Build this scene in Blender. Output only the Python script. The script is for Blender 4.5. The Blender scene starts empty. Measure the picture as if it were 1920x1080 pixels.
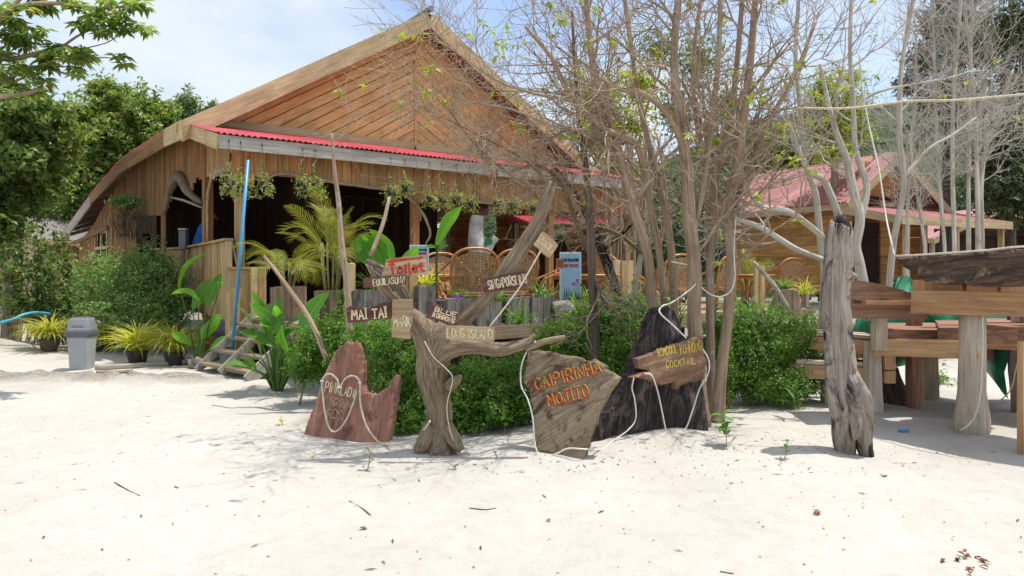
import bpy, bmesh, math, random
import numpy as np
from mathutils import Vector, Matrix, noise
from mathutils.geometry import delaunay_2d_cdt

S = bpy.context.scene
COL = S.collection
R = math.radians
F, HY, EYE = 1340.0, 515.0, 1.6          # the photo's focal length and horizon in pixels, eye height in metres

# ------------------------------------------------------------------ camera, sky, sun, exposure
cam_d = bpy.data.cameras.new('camera'); cam = bpy.data.objects.new('camera', cam_d); COL.objects.link(cam)
cam.location = (0, 0, EYE); cam.rotation_euler = (R(90), 0, 0)
cam_d.sensor_width = 36; cam_d.lens = F / 1920 * 36; cam_d.shift_y = -25 / 1920
cam_d.clip_end = 3000; cam_d.clip_start = .05
S.camera = cam
SUN = Vector((.31, .06, .95)).normalized()
w = bpy.data.worlds.new('World'); S.world = w; w.use_nodes = True
nt = w.node_tree; nt.nodes.clear()
def nd(nt, t, **k):
    n = nt.nodes.new(t)
    for a, b in k.items(): setattr(n, a, b)
    return n
out = nd(nt, 'ShaderNodeOutputWorld'); bg = nd(nt, 'ShaderNodeBackground'); bg.inputs[1].default_value = .15
sky = nd(nt, 'ShaderNodeTexSky', sky_type='NISHITA', sun_disc=False)
sky.sun_elevation = math.asin(SUN.z); sky.sun_rotation = math.atan2(SUN.x, SUN.y); sky.dust_density = 2.0; sky.air_density = 1.0
tc = nd(nt, 'ShaderNodeTexCoord'); mp = nd(nt, 'ShaderNodeMapping'); mp.inputs['Scale'].default_value = (1.0, 1.0, 2.2)
mp.inputs['Location'].default_value = (3.4, 1.2, .35)
nz = nd(nt, 'ShaderNodeTexNoise'); nz.inputs['Scale'].default_value = 2.1; nz.inputs['Detail'].default_value = 7; nz.inputs['Roughness'].default_value = .52
rp = nd(nt, 'ShaderNodeValToRGB'); rp.color_ramp.elements[0].position = .40; rp.color_ramp.elements[1].position = .62
rp.color_ramp.elements[0].color = (.02, .02, .02, 1)
mx = nd(nt, 'ShaderNodeMixRGB'); mx.inputs[2].default_value = (3.75, 4.1, 4.45, 1)
L = nt.links
L.new(tc.outputs['Generated'], mp.inputs[0]); L.new(mp.outputs[0], nz.inputs[0]); L.new(nz.outputs[0], rp.inputs[0])
L.new(rp.outputs[0], mx.inputs[0]); L.new(sky.outputs[0], mx.inputs[1]); L.new(mx.outputs[0], bg.inputs[0]); L.new(bg.outputs[0], out.inputs[0])
sun_d = bpy.data.lights.new('sun', 'SUN'); sun = bpy.data.objects.new('sun', sun_d); COL.objects.link(sun)
sun_d.energy = 3.1; sun_d.angle = R(.53); sun_d.color = (1, .965, .91)
sun.rotation_euler = SUN.to_track_quat('Z', 'Y').to_euler()
S.view_settings.view_transform = 'Standard'; S.view_settings.look = 'None'
S.view_settings.exposure = .60; S.view_settings.gamma = 1; S.view_settings.use_curve_mapping = False
S.render.engine = 'CYCLES'

# ------------------------------------------------------------------ helpers
rnd = random.Random(11)
rng = np.random.default_rng(5)
def V(*a): return Vector(a)
def at(px, py, d): return Vector(((px - 960) / F * d, d, EYE + (HY - py) / F * d))
def ray(px, py, p0, n):
    dv = Vector(((px - 960) / F, 1, (HY - py) / F)); o = Vector((0, 0, EYE))
    return o + dv * ((p0 - o).dot(n) / dv.dot(n))
def cr(pts, k=5):
    P = [np.array(p, float) for p in pts]
    if len(P) < 3: return [tuple(P[0] + (P[-1] - P[0]) * i / k) for i in range(k + 1)]
    P = [2 * P[0] - P[1]] + P + [2 * P[-1] - P[-2]]; o = []
    for i in range(1, len(P) - 2):
        a, b, c, d = P[i - 1:i + 3]
        for j in range(k):
            t = j / k
            o.append(tuple(.5 * (2 * b + (c - a) * t + (2 * a - 5 * b + 4 * c - d) * t * t + (3 * b - a - 3 * c + d) * t ** 3)))
    o.append(tuple(P[-2])); return o
class MB:
    def __init__(s): s.v = []; s.f = []; s.g = []
    def add(s, vs, fs, gs=None):
        b = len(s.v); s.v += [tuple(x) for x in vs]; s.g += [tuple(x) for x in (gs if gs is not None else vs)]
        s.f += [tuple(i + b for i in f) for f in fs]
    def box(s, c, size, M=None, jit=0):
        hx, hy, hz = [q / 2 for q in size]; vs = []
        for x in (-hx, hx):
            for y in (-hy, hy):
                for z in (-hz, hz): vs.append(V(x + rnd.uniform(-jit, jit), y + rnd.uniform(-jit, jit), z + rnd.uniform(-jit, jit)))
        gs = [tuple(q) for q in vs]
        vs = [(M @ q if M else q) + V(*c) for q in vs]
        s.add(vs, [(0, 1, 3, 2), (4, 6, 7, 5), (0, 4, 5, 1), (2, 3, 7, 6), (0, 2, 6, 4), (1, 5, 7, 3)], gs)
    def tube(s, pts, rads, n=8, rough=0, groove=0, seed=0, cap=True, k=0):
        if not hasattr(rads, '__len__'): rads = [rads] * len(pts)
        if k:
            q = cr([tuple(p) + (r,) for p, r in zip(pts, rads)], k); pts = [V(*a[:3]) for a in q]; rads = [max(a[3], .0008) for a in q]
        pts = [Vector(p) for p in pts]; N = len(pts); vs = []; gs = []; fs = []
        t = (pts[1] - pts[0]).normalized(); up = t.orthogonal().normalized(); sl = 0
        for i in range(N):
            t2 = (pts[min(i + 1, N - 1)] - pts[max(i - 1, 0)])
            t2 = t2.normalized() if t2.length > 1e-9 else t
            up = (up - t2 * up.dot(t2))
            up = up.normalized() if up.length > 1e-6 else t2.orthogonal().normalized()
            sd = t2.cross(up); t = t2
            if i: sl += (pts[i] - pts[i - 1]).length
            for j in range(n):
                a = 2 * math.pi * j / n; r = rads[i]; ca, sa = math.cos(a), math.sin(a)
                if groove: r *= 1 + groove * .5 * abs(noise.noise((ca * 11 + seed, sa * 11, sl * 2.2))) + groove * noise.noise((ca * 2.6 + seed, sa * 2.6, sl * .9)) + groove * .6 * noise.noise((ca * 6 + seed, sa * 6, sl * 1.7))
                if rough: r *= 1 + rough * noise.noise((ca * 1.5 + seed, sa * 1.5 + 9, sl * 5 / max(.05, 4 * rads[i] + .05) * .25))
                vs.append(pts[i] + up * (r * ca) + sd * (r * sa)); gs.append((rads[i] * ca, rads[i] * sa, sl + seed * 3.1))
        for i in range(N - 1):
            for j in range(n):
                a, b = i * n + j, i * n + (j + 1) % n
                fs.append((a, b, b + n, a + n))
        if cap:
            fs.append(tuple(range(n - 1, -1, -1))); fs.append(tuple((N - 1) * n + j for j in range(n)))
        s.add(vs, fs, gs)
    def prism(s, poly, o, ex, ey, n, th, grain=0):
        """a polygon (2d, counter-clockwise about n) whose front lies at o, th thick behind"""
        o, ex, ey, n = Vector(o), Vector(ex), Vector(ey), Vector(n)
        m = len(poly); fr = [o + ex * x + ey * y for x, y in poly]; bk = [p - n * th for p in fr]
        gg = [((y, 0, x) if grain == 0 else (x, 0, y)) for x, y in poly]
        s.add(fr + bk, [tuple(range(m)), tuple(range(2 * m - 1, m - 1, -1))] + [(i, i + m, (i + 1) % m + m, (i + 1) % m) for i in range(m)],
              gg + [(a, -th, c) for a, _, c in gg])
WM = {}
def mesh(name, mb, smooth=False):
    me = bpy.data.meshes.new(name); me.from_pydata([tuple(x) for x in mb.v], [], mb.f)
    at_ = me.attributes.new('gr', 'FLOAT_VECTOR', 'POINT'); at_.data.foreach_set('vector', np.array(mb.g, np.float32).ravel())
    if smooth: me.polygons.foreach_set('use_smooth', [True] * len(me.polygons))
    me.update(); return me
def place(o, M, parent=None):
    COL.objects.link(o); WM[o.name] = M
    if parent is not None: o.parent = parent; o.matrix_basis = WM[parent.name].inverted() @ M
    else: o.matrix_basis = M
def tag(o, label=None, cat=None, group=None, kind=None):
    if label: o['label'] = label
    if cat: o['category'] = cat
    if group: o['group'] = group
    if kind: o['kind'] = kind
    return o
def thing(name, loc, label, cat, group=None, rz=0):
    o = bpy.data.objects.new(name, None); o.empty_display_size = .1
    place(o, Matrix.Translation(Vector(loc)) @ Matrix.Rotation(rz, 4, 'Z')); return tag(o, label, cat, group)
def mk(name, mb, mat, parent=None, smooth=False, M=None):
    """one mesh object; without M the shape is in world coordinates and its origin goes to the middle of its base"""
    if M is None:
        a = np.array(mb.v); o = V(a[:, 0].mean(), a[:, 1].mean(), a[:, 2].min())
        mb.v = [(x - o.x, y - o.y, z - o.z) for x, y, z in mb.v]; M = Matrix.Translation(o)
    ob = bpy.data.objects.new(name, mesh(name, mb, smooth)); ob.data.materials.append(mat); place(ob, M, parent); return ob
def frame(o, ex, ey):
    ex = Vector(ex).normalized(); ez = ex.cross(Vector(ey)).normalized(); ey = ez.cross(ex)
    return Matrix(((ex.x, ey.x, ez.x, o[0]), (ex.y, ey.y, ez.y, o[1]), (ex.z, ey.z, ez.z, o[2]), (0, 0, 0, 1)))
def board(name, p0, p1, wid, th, side, mat, parent=None, jit=.003, bow=0):
    """a sawn board from p0 to p1, wid measured along side"""
    p0, p1 = Vector(p0), Vector(p1); d = p1 - p0; Ln = d.length; ez = d.normalized()
    ex = Vector(side); ex = (ex - ez * ex.dot(ez)).normalized(); ey = ez.cross(ex)
    M = Matrix(((ex.x, ey.x, ez.x, p0.x), (ex.y, ey.y, ez.y, p0.y), (ex.z, ey.z, ez.z, p0.z), (0, 0, 0, 1)))
    mb = MB(); ns = 4 if Ln > 1.2 else 2; vs = []; fs = []
    for i in range(ns + 1):
        z = Ln * i / ns; b = bow * math.sin(math.pi * i / ns); dx = rnd.uniform(-jit, jit); k = wid / 2 * (1 + rnd.uniform(-.02, .02))
        for x, y in ((-k, -th / 2), (k, -th / 2), (k, th / 2), (-k, th / 2)): vs.append((x + dx, y + b + rnd.uniform(-jit, jit) * .5, z + (rnd.uniform(-jit, jit) * 3 if i in (0, ns) else 0)))
    for i in range(ns):
        for j in range(4):
            a, c = i * 4 + j, i * 4 + (j + 1) % 4; fs.append((a, c, c + 4, a + 4))
    fs += [(3, 2, 1, 0), tuple(ns * 4 + j for j in range(4))]
    mb.add(vs, fs)
    return mk(name, mb, mat, parent, M=M)
def clip(poly, a, b, c):                       # keep a*x+b*y<=c
    o = []
    for i in range(len(poly)):
        p, q = poly[i], poly[(i + 1) % len(poly)]; dp = a * p[0] + b * p[1] - c; dq = a * q[0] + b * q[1] - c
        if dp <= 0: o.append(p)
        if dp * dq < 0: t = dp / (dp - dq); o.append((p[0] + (q[0] - p[0]) * t, p[1] + (q[1] - p[1]) * t))
    return o

# ------------------------------------------------------------------ materials
def newmat(name):
    m = bpy.data.materials.new(name); m.use_nodes = True; t = m.node_tree; b = t.nodes['Principled BSDF']; return m, t, b
def ramp(t, fac, stops):
    r = nd(t, 'ShaderNodeValToRGB'); e = r.color_ramp.elements
    while len(e) < len(stops): e.new(.5)
    for q, (p, c) in zip(e, stops): q.position = p; q.color = (*c, 1)
    t.links.new(fac, r.inputs[0]); return r.outputs[0]
def vmap(t, src, scale, rand=True):
    mp = nd(t, 'ShaderNodeMapping'); mp.inputs['Scale'].default_value = scale; t.links.new(src, mp.inputs[0])
    if rand:
        oi = nd(t, 'ShaderNodeObjectInfo'); mu = nd(t, 'ShaderNodeVectorMath', operation='SCALE'); mu.inputs[0].default_value = (37, 51, 83)
        t.links.new(oi.outputs['Random'], mu.inputs['Scale']); t.links.new(mu.outputs[0], mp.inputs['Location'])
    return mp.outputs[0]
def noi(t, vec, sc, det=5, ro=.6, dist=0):
    n = nd(t, 'ShaderNodeTexNoise'); n.inputs['Scale'].default_value = sc; n.inputs['Detail'].default_value = det
    n.inputs['Roughness'].default_value = ro; n.inputs['Distortion'].default_value = dist; t.links.new(vec, n.inputs['Vector']); return n.outputs[0]
def mixc(t, f, a, b, mode='MIX'):
    m = nd(t, 'ShaderNodeMixRGB', blend_type=mode)
    for i, q in ((0, f), (1, a), (2, b)):
        if hasattr(q, 'default_value') or hasattr(q, 'is_linked'): t.links.new(q, m.inputs[i])
        elif isinstance(q, (int, float)): m.inputs[i].default_value = q
        else: m.inputs[i].default_value = (*q, 1)
    return m.outputs[0]
def bump(t, b, h, s, d=.02):
    n = nd(t, 'ShaderNodeBump'); n.inputs['Strength'].default_value = s; n.inputs['Distance'].default_value = d
    t.links.new(h, n.inputs['Height']); t.links.new(n.outputs[0], b.inputs['Normal'])
def grco(t):
    a = nd(t, 'ShaderNodeAttribute', attribute_name='gr'); return a.outputs['Vector']
def wood(name, dark, mid, light, var=.35, rough=.75, grain=1.0, bmp=.5, stain=None, stain_at=.62, red=None):
    m, t, b = newmat(name); g = grco(t); oi = nd(t, 'ShaderNodeObjectInfo')
    n1 = noi(t, vmap(t, g, (16 * grain, 16 * grain, .9 * grain)), 1.6, 7, .65, .6)
    n2 = noi(t, vmap(t, g, (60 * grain, 60 * grain, 1.6)), 1.5, 3, .6)
    n3 = noi(t, vmap(t, g, (2.2, 2.2, 1.0)), 1.2, 4, .6, .4)
    c = ramp(t, n1, [(.28, dark), (.5, mid), (.72, light)])
    c = mixc(t, .28, c, ramp(t, n2, [(.3, tuple(q * .45 for q in mid)), (.6, (1, 1, 1))]), 'MULTIPLY')
    c = mixc(t, .7, c, ramp(t, n3, [(.3, (.62, .58, .55)), (.55, (1, 1, 1)), (.75, (1.12, 1.08, 1.0))]), 'MULTIPLY')
    if red is not None:                       # some boards are of a redder timber
        c = mixc(t, ramp(t, oi.outputs['Random'], [(.55, (0, 0, 0)), (.8, (.75, .75, .75))]), c, mixc(t, 1, c, red, 'MULTIPLY'))
    hv = nd(t, 'ShaderNodeHueSaturation'); mr = nd(t, 'ShaderNodeMapRange'); mr.inputs[3].default_value = 1 - var; mr.inputs[4].default_value = 1 + var * .75
    t.links.new(oi.outputs['Random'], mr.inputs[0]); t.links.new(mr.outputs[0], hv.inputs['Value']); t.links.new(c, hv.inputs['Color']); c = hv.outputs[0]
    if stain is not None:
        n4 = noi(t, vmap(t, g, (3.2, 3.2, 1.7)), 1.6, 6, .68, .8)
        c = mixc(t, ramp(t, n4, [(stain_at - .06, (0, 0, 0)), (stain_at + .04, (1, 1, 1))]), c, stain)
    t.links.new(c, b.inputs['Base Color']); b.inputs['Roughness'].default_value = rough; b.inputs['Specular IOR Level'].default_value = .25
    h = mixc(t, .5, n1, n2); bump(t, b, h, bmp, .012); return m
def plain(name, c, rough=.6, spec=.4, var=.12, sc=6, bmp=.12, c2=None, metal=0):
    m, t, b = newmat(name); tcn = nd(t, 'ShaderNodeTexCoord'); n = noi(t, vmap(t, tcn.outputs['Object'], (1, 1, 1)), sc, 6, .62)
    t.links.new(ramp(t, n, [(.3, tuple(q * (1 - var * 2) for q in c)), (.65, c2 or tuple(min(1, q * (1 + var)) for q in c))]), b.inputs['Base Color'])
    b.inputs['Roughness'].default_value = rough; b.inputs['Specular IOR Level'].default_value = spec; b.inputs['Metallic'].default_value = metal
    bump(t, b, n, bmp, .01); return m
def leafmat(name, dark, mid, light, trans=.35, rough=.45, dead=None):
    m, t, b = newmat(name); a = nd(t, 'ShaderNodeAttribute', attribute_name='tint'); f = a.outputs['Fac']
    st = [(0, dark), (.5, mid), (.93, light)]
    if dead: st.append((.985, dead))
    c = ramp(t, f, st)
    t.links.new(c, b.inputs['Base Color']); b.inputs['Roughness'].default_value = rough; b.inputs['Specular IOR Level'].default_value = .3
    tr = nd(t, 'ShaderNodeBsdfTranslucent'); t.links.new(mixc(t, 1, c, (1.5, 1.5, .65), 'MULTIPLY'), tr.inputs[0])
    ms = nd(t, 'ShaderNodeMixShader'); ms.inputs[0].default_value = trans
    t.links.new(b.outputs[0], ms.inputs[1]); t.links.new(tr.outputs[0], ms.inputs[2]); t.links.new(ms.outputs[0], t.nodes['Material Output'].inputs[0]); return m
def broadleaf(name, base, mid, edge, trans=.3):
    """a big leaf: midrib and side veins along the blade's own coordinates"""
    m, t, b = newmat(name); g = grco(t); sx = nd(t, 'ShaderNodeSeparateXYZ'); t.links.new(g, sx.inputs[0])
    ab = nd(t, 'ShaderNodeMath', operation='ABSOLUTE'); t.links.new(sx.outputs[0], ab.inputs[0])
    c = ramp(t, ab.outputs[0], [(0, mid), (.10, base), (.75, base), (1, edge)])
    oi = nd(t, 'ShaderNodeObjectInfo'); hv = nd(t, 'ShaderNodeHueSaturation'); mr = nd(t, 'ShaderNodeMapRange'); mr.inputs[3].default_value = .65; mr.inputs[4].default_value = 1.3
    t.links.new(oi.outputs['Random'], mr.inputs[0]); t.links.new(mr.outputs[0], hv.inputs['Value']); t.links.new(c, hv.inputs['Color'])
    n = noi(t, vmap(t, g, (1.5, 1, 9)), 3, 4, .6); c = mixc(t, .5, hv.outputs[0], ramp(t, n, [(.3, (.6, .62, .5)), (.6, (1, 1, 1))]), 'MULTIPLY')
    n5 = noi(t, vmap(t, g, (1.2, 1, 2.0)), 2.1, 4, .6); c = mixc(t, ramp(t, n5, [(.66, (0, 0, 0)), (.72, (.8, .8, .8))]), c, (.30, .2, .09))
    t.links.new(c, b.inputs['Base Color']); b.inputs['Roughness'].default_value = .4; b.inputs['Specular IOR Level'].default_value = .35; bump(t, b, n, .3, .01)
    tr = nd(t, 'ShaderNodeBsdfTranslucent'); t.links.new(mixc(t, 1, c, (1.6, 1.6, .6), 'MULTIPLY'), tr.inputs[0])
    ms = nd(t, 'ShaderNodeMixShader'); ms.inputs[0].default_value = trans
    t.links.new(b.outputs[0], ms.inputs[1]); t.links.new(tr.outputs[0], ms.inputs[2]); t.links.new(ms.outputs[0], t.nodes['Material Output'].inputs[0]); return m
def roofmat(name, c, fade):
    m, t, b = newmat(name); tcn = nd(t, 'ShaderNodeTexCoord'); n = noi(t, vmap(t, tcn.outputs['Object'], (1, 1, 1)), 1.4, 7, .65)
    n2 = noi(t, vmap(t, tcn.outputs['Object'], (6, 6, 6)), 2, 4, .7)
    cc = ramp(t, n, [(.3, tuple(q * .75 for q in c)), (.5, c), (.72, fade)]); cc = mixc(t, .4, cc, ramp(t, n2, [(.25, (.6, .55, .5)), (.5, (1, 1, 1))]), 'MULTIPLY')
    t.links.new(cc, b.inputs['Base Color']); b.inputs['Roughness'].default_value = .55; b.inputs['Specular IOR Level'].default_value = .3; return m

M = {}
M['gable'] = wood('gable_timber', (.54, .31, .11), (.75, .49, .205), (.83, .61, .30), .17, stain=(.52, .28, .12), stain_at=.64, red=(.96, .86, .78))
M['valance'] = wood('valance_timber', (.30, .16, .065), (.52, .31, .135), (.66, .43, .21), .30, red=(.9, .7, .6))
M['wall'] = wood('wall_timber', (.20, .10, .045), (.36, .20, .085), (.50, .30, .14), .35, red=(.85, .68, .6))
M['rail'] = wood('rail_timber', (.34, .21, .09), (.54, .37, .18), (.66, .49, .27), .22)
M['cream'] = wood('pale_board', (.42, .30, .16), (.58, .44, .25), (.68, .54, .33), .10)
M['greyed'] = wood('weathered_grey_board', (.25, .23, .20), (.44, .41, .36), (.58, .55, .49), .12, stain=(.44, .36, .25), stain_at=.62)
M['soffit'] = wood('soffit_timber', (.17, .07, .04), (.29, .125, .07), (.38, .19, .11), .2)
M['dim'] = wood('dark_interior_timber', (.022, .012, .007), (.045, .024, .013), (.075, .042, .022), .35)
M['deck'] = wood('deck_timber', (.22, .16, .1), (.36, .27, .18), (.46, .37, .26), .25)
M['greyplank'] = wood('planter_timber', (.13, .12, .11), (.24, .22, .20), (.36, .34, .31), .2, stain=(.10, .085, .07), stain_at=.6)
M['beam'] = wood('fresh_beam', (.44, .24, .115), (.62, .37, .19), (.72, .50, .30), .16, stain=(.10, .07, .05), stain_at=.74)
M['paleb'] = wood('pale_post_timber', (.40, .32, .24), (.58, .48, .37), (.68, .60, .50), .12)
M['drift'] = wood('driftwood', (.055, .040, .027), (.27, .20, .13), (.45, .36, .26), .06, grain=2.6, bmp=1.0)
M['driftpale'] = wood('bleached_driftwood', (.14, .11, .085), (.40, .335, .275), (.56, .50, .43), .05, grain=1.7, bmp=.9, stain=(.03, .026, .025), stain_at=.565)
M['redslab'] = wood('red_slab_wood', (.22, .10, .07), (.40, .195, .135), (.54, .33, .245), .05, grain=1.0, bmp=.7, stain=(.16, .085, .065), stain_at=.60)
M['tanslab'] = wood('tan_slab_wood', (.13, .09, .055), (.31, .235, .15), (.44, .355, .24), .05, grain=1.6, bmp=.8, stain=(.085, .05, .036), stain_at=.585)
M['char'] = wood('charred_wood', (.010, .008, .008), (.026, .021, .020), (.13, .098, .09), .05, grain=1.3, bmp=1.4, stain=(.14, .10, .09), stain_at=.585)
M['bracket'] = wood('brown_slab_wood', (.14, .075, .045), (.30, .18, .11), (.40, .27, .16), .05, grain=.7, stain=(.20, .09, .065), stain_at=.56)
M['darkslab'] = wood('dark_bark_slab', (.03, .02, .015), (.095, .062, .046), (.23, .16, .115), .05, grain=.9, bmp=1.1, stain=(.27, .195, .13), stain_at=.585)
M['mahog'] = wood('red_brown_slab', (.16, .08, .05), (.32, .175, .115), (.46, .30, .22), .1, grain=.6, bmp=.5)
M['signred'] = wood('painted_maroon_board', (.085, .03, .026), (.16, .065, .055), (.27, .14, .11), .12)
M['signtan'] = wood('tan_sign_board', (.34, .22, .12), (.52, .37, .22), (.62, .47, .31), .1)
M['bark'] = wood('grey_brown_bark', (.20, .135, .085), (.40, .29, .195), (.53, .42, .30), .08, grain=1.5, bmp=.6, stain=(.42, .38, .33), stain_at=.64)
M['twig'] = plain('twig_bark', (.37, .28, .20), .85, .15, .22, 9, .3)
M['palebark'] = wood('pale_bark', (.36, .32, .25), (.60, .56, .47), (.72, .69, .61), .06, grain=1.0, bmp=.5, stain=(.36, .29, .21), stain_at=.60)
M['paletwig'] = plain('pale_twig_bark', (.48, .44, .38), .85, .15, .2, 9, .3)
M['darkbark'] = wood('dark_bark', (.045, .035, .03), (.11, .085, .07), (.21, .17, .14), .08, grain=1, bmp=1)
M['deadbark'] = wood('dead_brown_bark', (.06, .043, .032), (.17, .125, .095), (.29, .22, .17), .06, grain=1.8, bmp=1)
M['stumpbark'] = wood('stump_bark', (.12, .075, .05), (.27, .19, .13), (.42, .33, .25), .1, grain=.5, bmp=1)
M['roofred'] = roofmat('red_corrugated_iron', (.47, .065, .08), (.52, .14, .14))
M['roofpink'] = roofmat('faded_red_corrugated_iron', (.34, .115, .115), (.44, .20, .19))
M['rope'] = plain('cream_rope', (.66, .58, .44), .8, .2, .15, 30, .3)
M['ropew'] = plain('white_rope', (.72, .69, .62), .7, .25, .1, 30, .2)
M['wire'] = plain('dark_wire', (.06, .055, .05), .5, .4, .1)
M['bluepipe'] = plain('blue_plastic_pipe', (.06, .30, .52), .35, .5, .06)
M['bluepole'] = plain('slate_blue_paint', (.10, .17, .27), .6, .3, .15)
M['bluehose'] = plain('blue_hose_plastic', (.07, .38, .50), .4, .5, .06)
M['bin'] = plain('grey_bin_plastic', (.36, .375, .39), .5, .4, .05, 3, .04)
M['bindark'] = plain('dark_grey_bin_plastic', (.13, .14, .155), .45, .45, .05, 3, .04)
M['binmid'] = plain('mid_grey_bin_plastic', (.24, .255, .28), .45, .45, .05, 3, .04)
M['pot'] = plain('black_plastic_pot', (.035, .033, .032), .6, .4, .2)
M['claypot'] = plain('brown_pot', (.12, .085, .065), .8, .2, .25)
M['rattan'] = plain('rattan_cane', (.46, .19, .062), .38, .5, .2, 12, .15)
M['rattanw'] = plain('woven_rattan', (.42, .235, .11), .5, .4, .25, 22, .3)
M['paintcream'] = plain('cream_paint', (.70, .64, .40), .7, .2, .12, 14, .1)
M['paintfade'] = plain('faded_cream_paint', (.50, .44, .26), .75, .2, .25, 18, .1)
M['paintred'] = plain('red_paint', (.52, .055, .035), .6, .3, .15, 14, .1)
M['paintorange'] = plain('orange_red_paint', (.50, .12, .07), .65, .3, .2, 18, .1)
M['paintyellow'] = plain('yellow_paint', (.70, .58, .06), .65, .3, .12, 14, .1)
def paint(name, c, under, wear):
    m, t, b = newmat(name); tcn = nd(t, 'ShaderNodeTexCoord'); o_ = tcn.outputs['Object']; n = noi(t, vmap(t, o_, (1, 1, 1)), 16, 6, .75); n2 = noi(t, vmap(t, o_, (1, 1, 1)), 60, 3, .7)
    cc = mixc(t, .6, c, ramp(t, n2, [(.3, (.55, .5, .45)), (.6, (1.1, 1.1, 1.1))]), 'MULTIPLY')
    t.links.new(mixc(t, ramp(t, n, [(wear - .05, (0, 0, 0)), (wear + .04, (1, 1, 1))]), cc, under), b.inputs['Base Color']); b.inputs['Roughness'].default_value = .75; b.inputs['Specular IOR Level'].default_value = .2; return m
M['paintcream'] = paint('worn_cream_paint', (.70, .63, .40), (.22, .12, .09), .72); M['paintred'] = paint('worn_red_paint', (.50, .06, .04), (.34, .22, .14), .68); M['paintyellow'] = paint('worn_yellow_paint', (.76, .62, .08), (.27, .18, .11), .74); M['paintfade'] = paint('faded_paint', (.52, .45, .26), (.30, .15, .10), .50)
M['signblue'] = plain('pale_blue_sign_face', (.30, .50, .64), .5, .4, .05)
M['white'] = plain('white_paint', (.72, .72, .70), .5, .4, .05)
M['navy'] = plain('navy_print', (.03, .05, .12), .6, .3, .05)
M['tarp'] = plain('green_tarpaulin', (.012, .23, .10), .35, .5, .25, 4, .5)
M['cloth'] = plain('blue_violet_cloth', (.17, .19, .42), .8, .2, .15)
M['shirt'] = plain('blue_shirt_cloth', (.035, .17, .55), .85, .2, .15)
M['skin'] = plain('tan_skin', (.30, .17, .10), .55, .3, .08)
M['hair'] = plain('black_hair', (.012, .010, .009), .5, .3, .2)
M['pants'] = plain('dark_trouser_cloth', (.03, .03, .04), .85, .2, .15)
M['statue'] = plain('grey_white_painted_trunk', (.50, .50, .48), .8, .2, .18, 5, .5)
M['stone'] = plain('rough_stone', (.24, .21, .185), .9, .15, .4, 9, 1.0)
M['petal'] = plain('violet_petal', (.42, .12, .62), .6, .3, .2)
M['husk'] = plain('brown_leaf_litter', (.24, .10, .055), .9, .1, .4, 20, .3)
M['litter'] = plain('dark_litter', (.17, .13, .095), .95, .1, .4, 20, .3)
M['deadleaf'] = plain('dry_leaf', (.36, .23, .10), .85, .15, .3, 8, .3)
M['hedge'] = leafmat('hedge_leaf', (.045, .12, .018), (.12, .25, .035), (.28, .42, .08), .40, .36)
M['shrub'] = leafmat('shrub_leaf', (.06, .14, .035), (.17, .29, .08), (.36, .46, .18), .38, .38)
M['broad'] = leafmat('broad_tree_leaf', (.06, .12, .032), (.145, .23, .06), (.30, .36, .12), .45, .3, (.20, .10, .04))
M['mango'] = leafmat('glossy_tree_leaf', (.07, .13, .03), (.165, .255, .055), (.35, .39, .13), .45, .28, (.24, .10, .04))
M['dusky'] = leafmat('dusky_needle_leaf', (.04, .058, .03), (.09, .115, .055), (.18, .20, .10), .3)
M['pale_leaf'] = leafmat('pale_green_leaf', (.08, .14, .05), (.15, .22, .08), (.26, .33, .13), .35)
M['lime'] = leafmat('lime_leaf', (.13, .20, .02), (.28, .34, .035), (.48, .48, .06), .45)
M['spider'] = broadleaf('striped_blade', (.64, .64, .13), (.20, .38, .05), (.78, .75, .22), .42)
M['palm'] = leafmat('palm_leaflet', (.09, .13, .02), (.20, .245, .03), (.40, .38, .06), .35, .4, (.30, .15, .08))
M['canna'] = broadleaf('canna_blade', (.12, .32, .04), (.28, .45, .10), (.20, .36, .06), .42)
M['strap'] = broadleaf('strap_blade', (.09, .22, .035), (.14, .28, .05), (.20, .28, .06), .35)
M['cane'] = plain('olive_palm_cane', (.26, .25, .09), .6, .3, .25)
M['orchid'] = leafmat('orchid_leaf', (.18, .23, .06), (.36, .40, .14), (.62, .62, .32), .35)
M['dryroot'] = leafmat('dry_root', (.10, .065, .035), (.20, .14, .08), (.30, .23, .15), .15)
M['forest'] = leafmat('far_forest_leaf', (.03, .06, .022), (.055, .095, .035), (.10, .14, .055), .2)

# ------------------------------------------------------------------ leaves
def leaves_mesh(name, P, N, A, ln, wd, tint, fold=.18):
    """P centres, N normals, A long axes (n,3); two triangles a leaf"""
    n = len(P); B = np.cross(N, A); B /= np.linalg.norm(B, axis=1, keepdims=True) + 1e-9
    ln = ln[:, None]; wd = wd[:, None]
    v = np.stack([P - A * ln * .5, P + B * wd * .5 - A * ln * .05 + N * wd * fold, P + A * ln * .5 - N * ln * .12, P - B * wd * .5 - A * ln * .05 + N * wd * fold], 1).reshape(-1, 3)
    me = bpy.data.meshes.new(name); me.vertices.add(n * 4); me.vertices.foreach_set('co', v.astype(np.float32).ravel())
    base = (np.arange(n) * 4)[:, None]; idx = np.concatenate([base + [0, 1, 2], base + [0, 2, 3]], 1).ravel()
    me.loops.add(n * 6); me.loops.foreach_set('vertex_index', idx.astype(np.int32)); me.polygons.add(n * 2)
    me.polygons.foreach_set('loop_start', (np.arange(n * 2) * 3).astype(np.int32))
    try: me.polygons.foreach_set('loop_total', np.full(n * 2, 3, np.int32))
    except Exception: pass
    me.update(calc_edges=True)
    a = me.attributes.new('tint', 'FLOAT', 'POINT'); a.data.foreach_set('value', np.repeat(tint, 4).astype(np.float32)); return me
def unit(a): return a / (np.linalg.norm(a, axis=-1, keepdims=True) + 1e-9)
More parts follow.
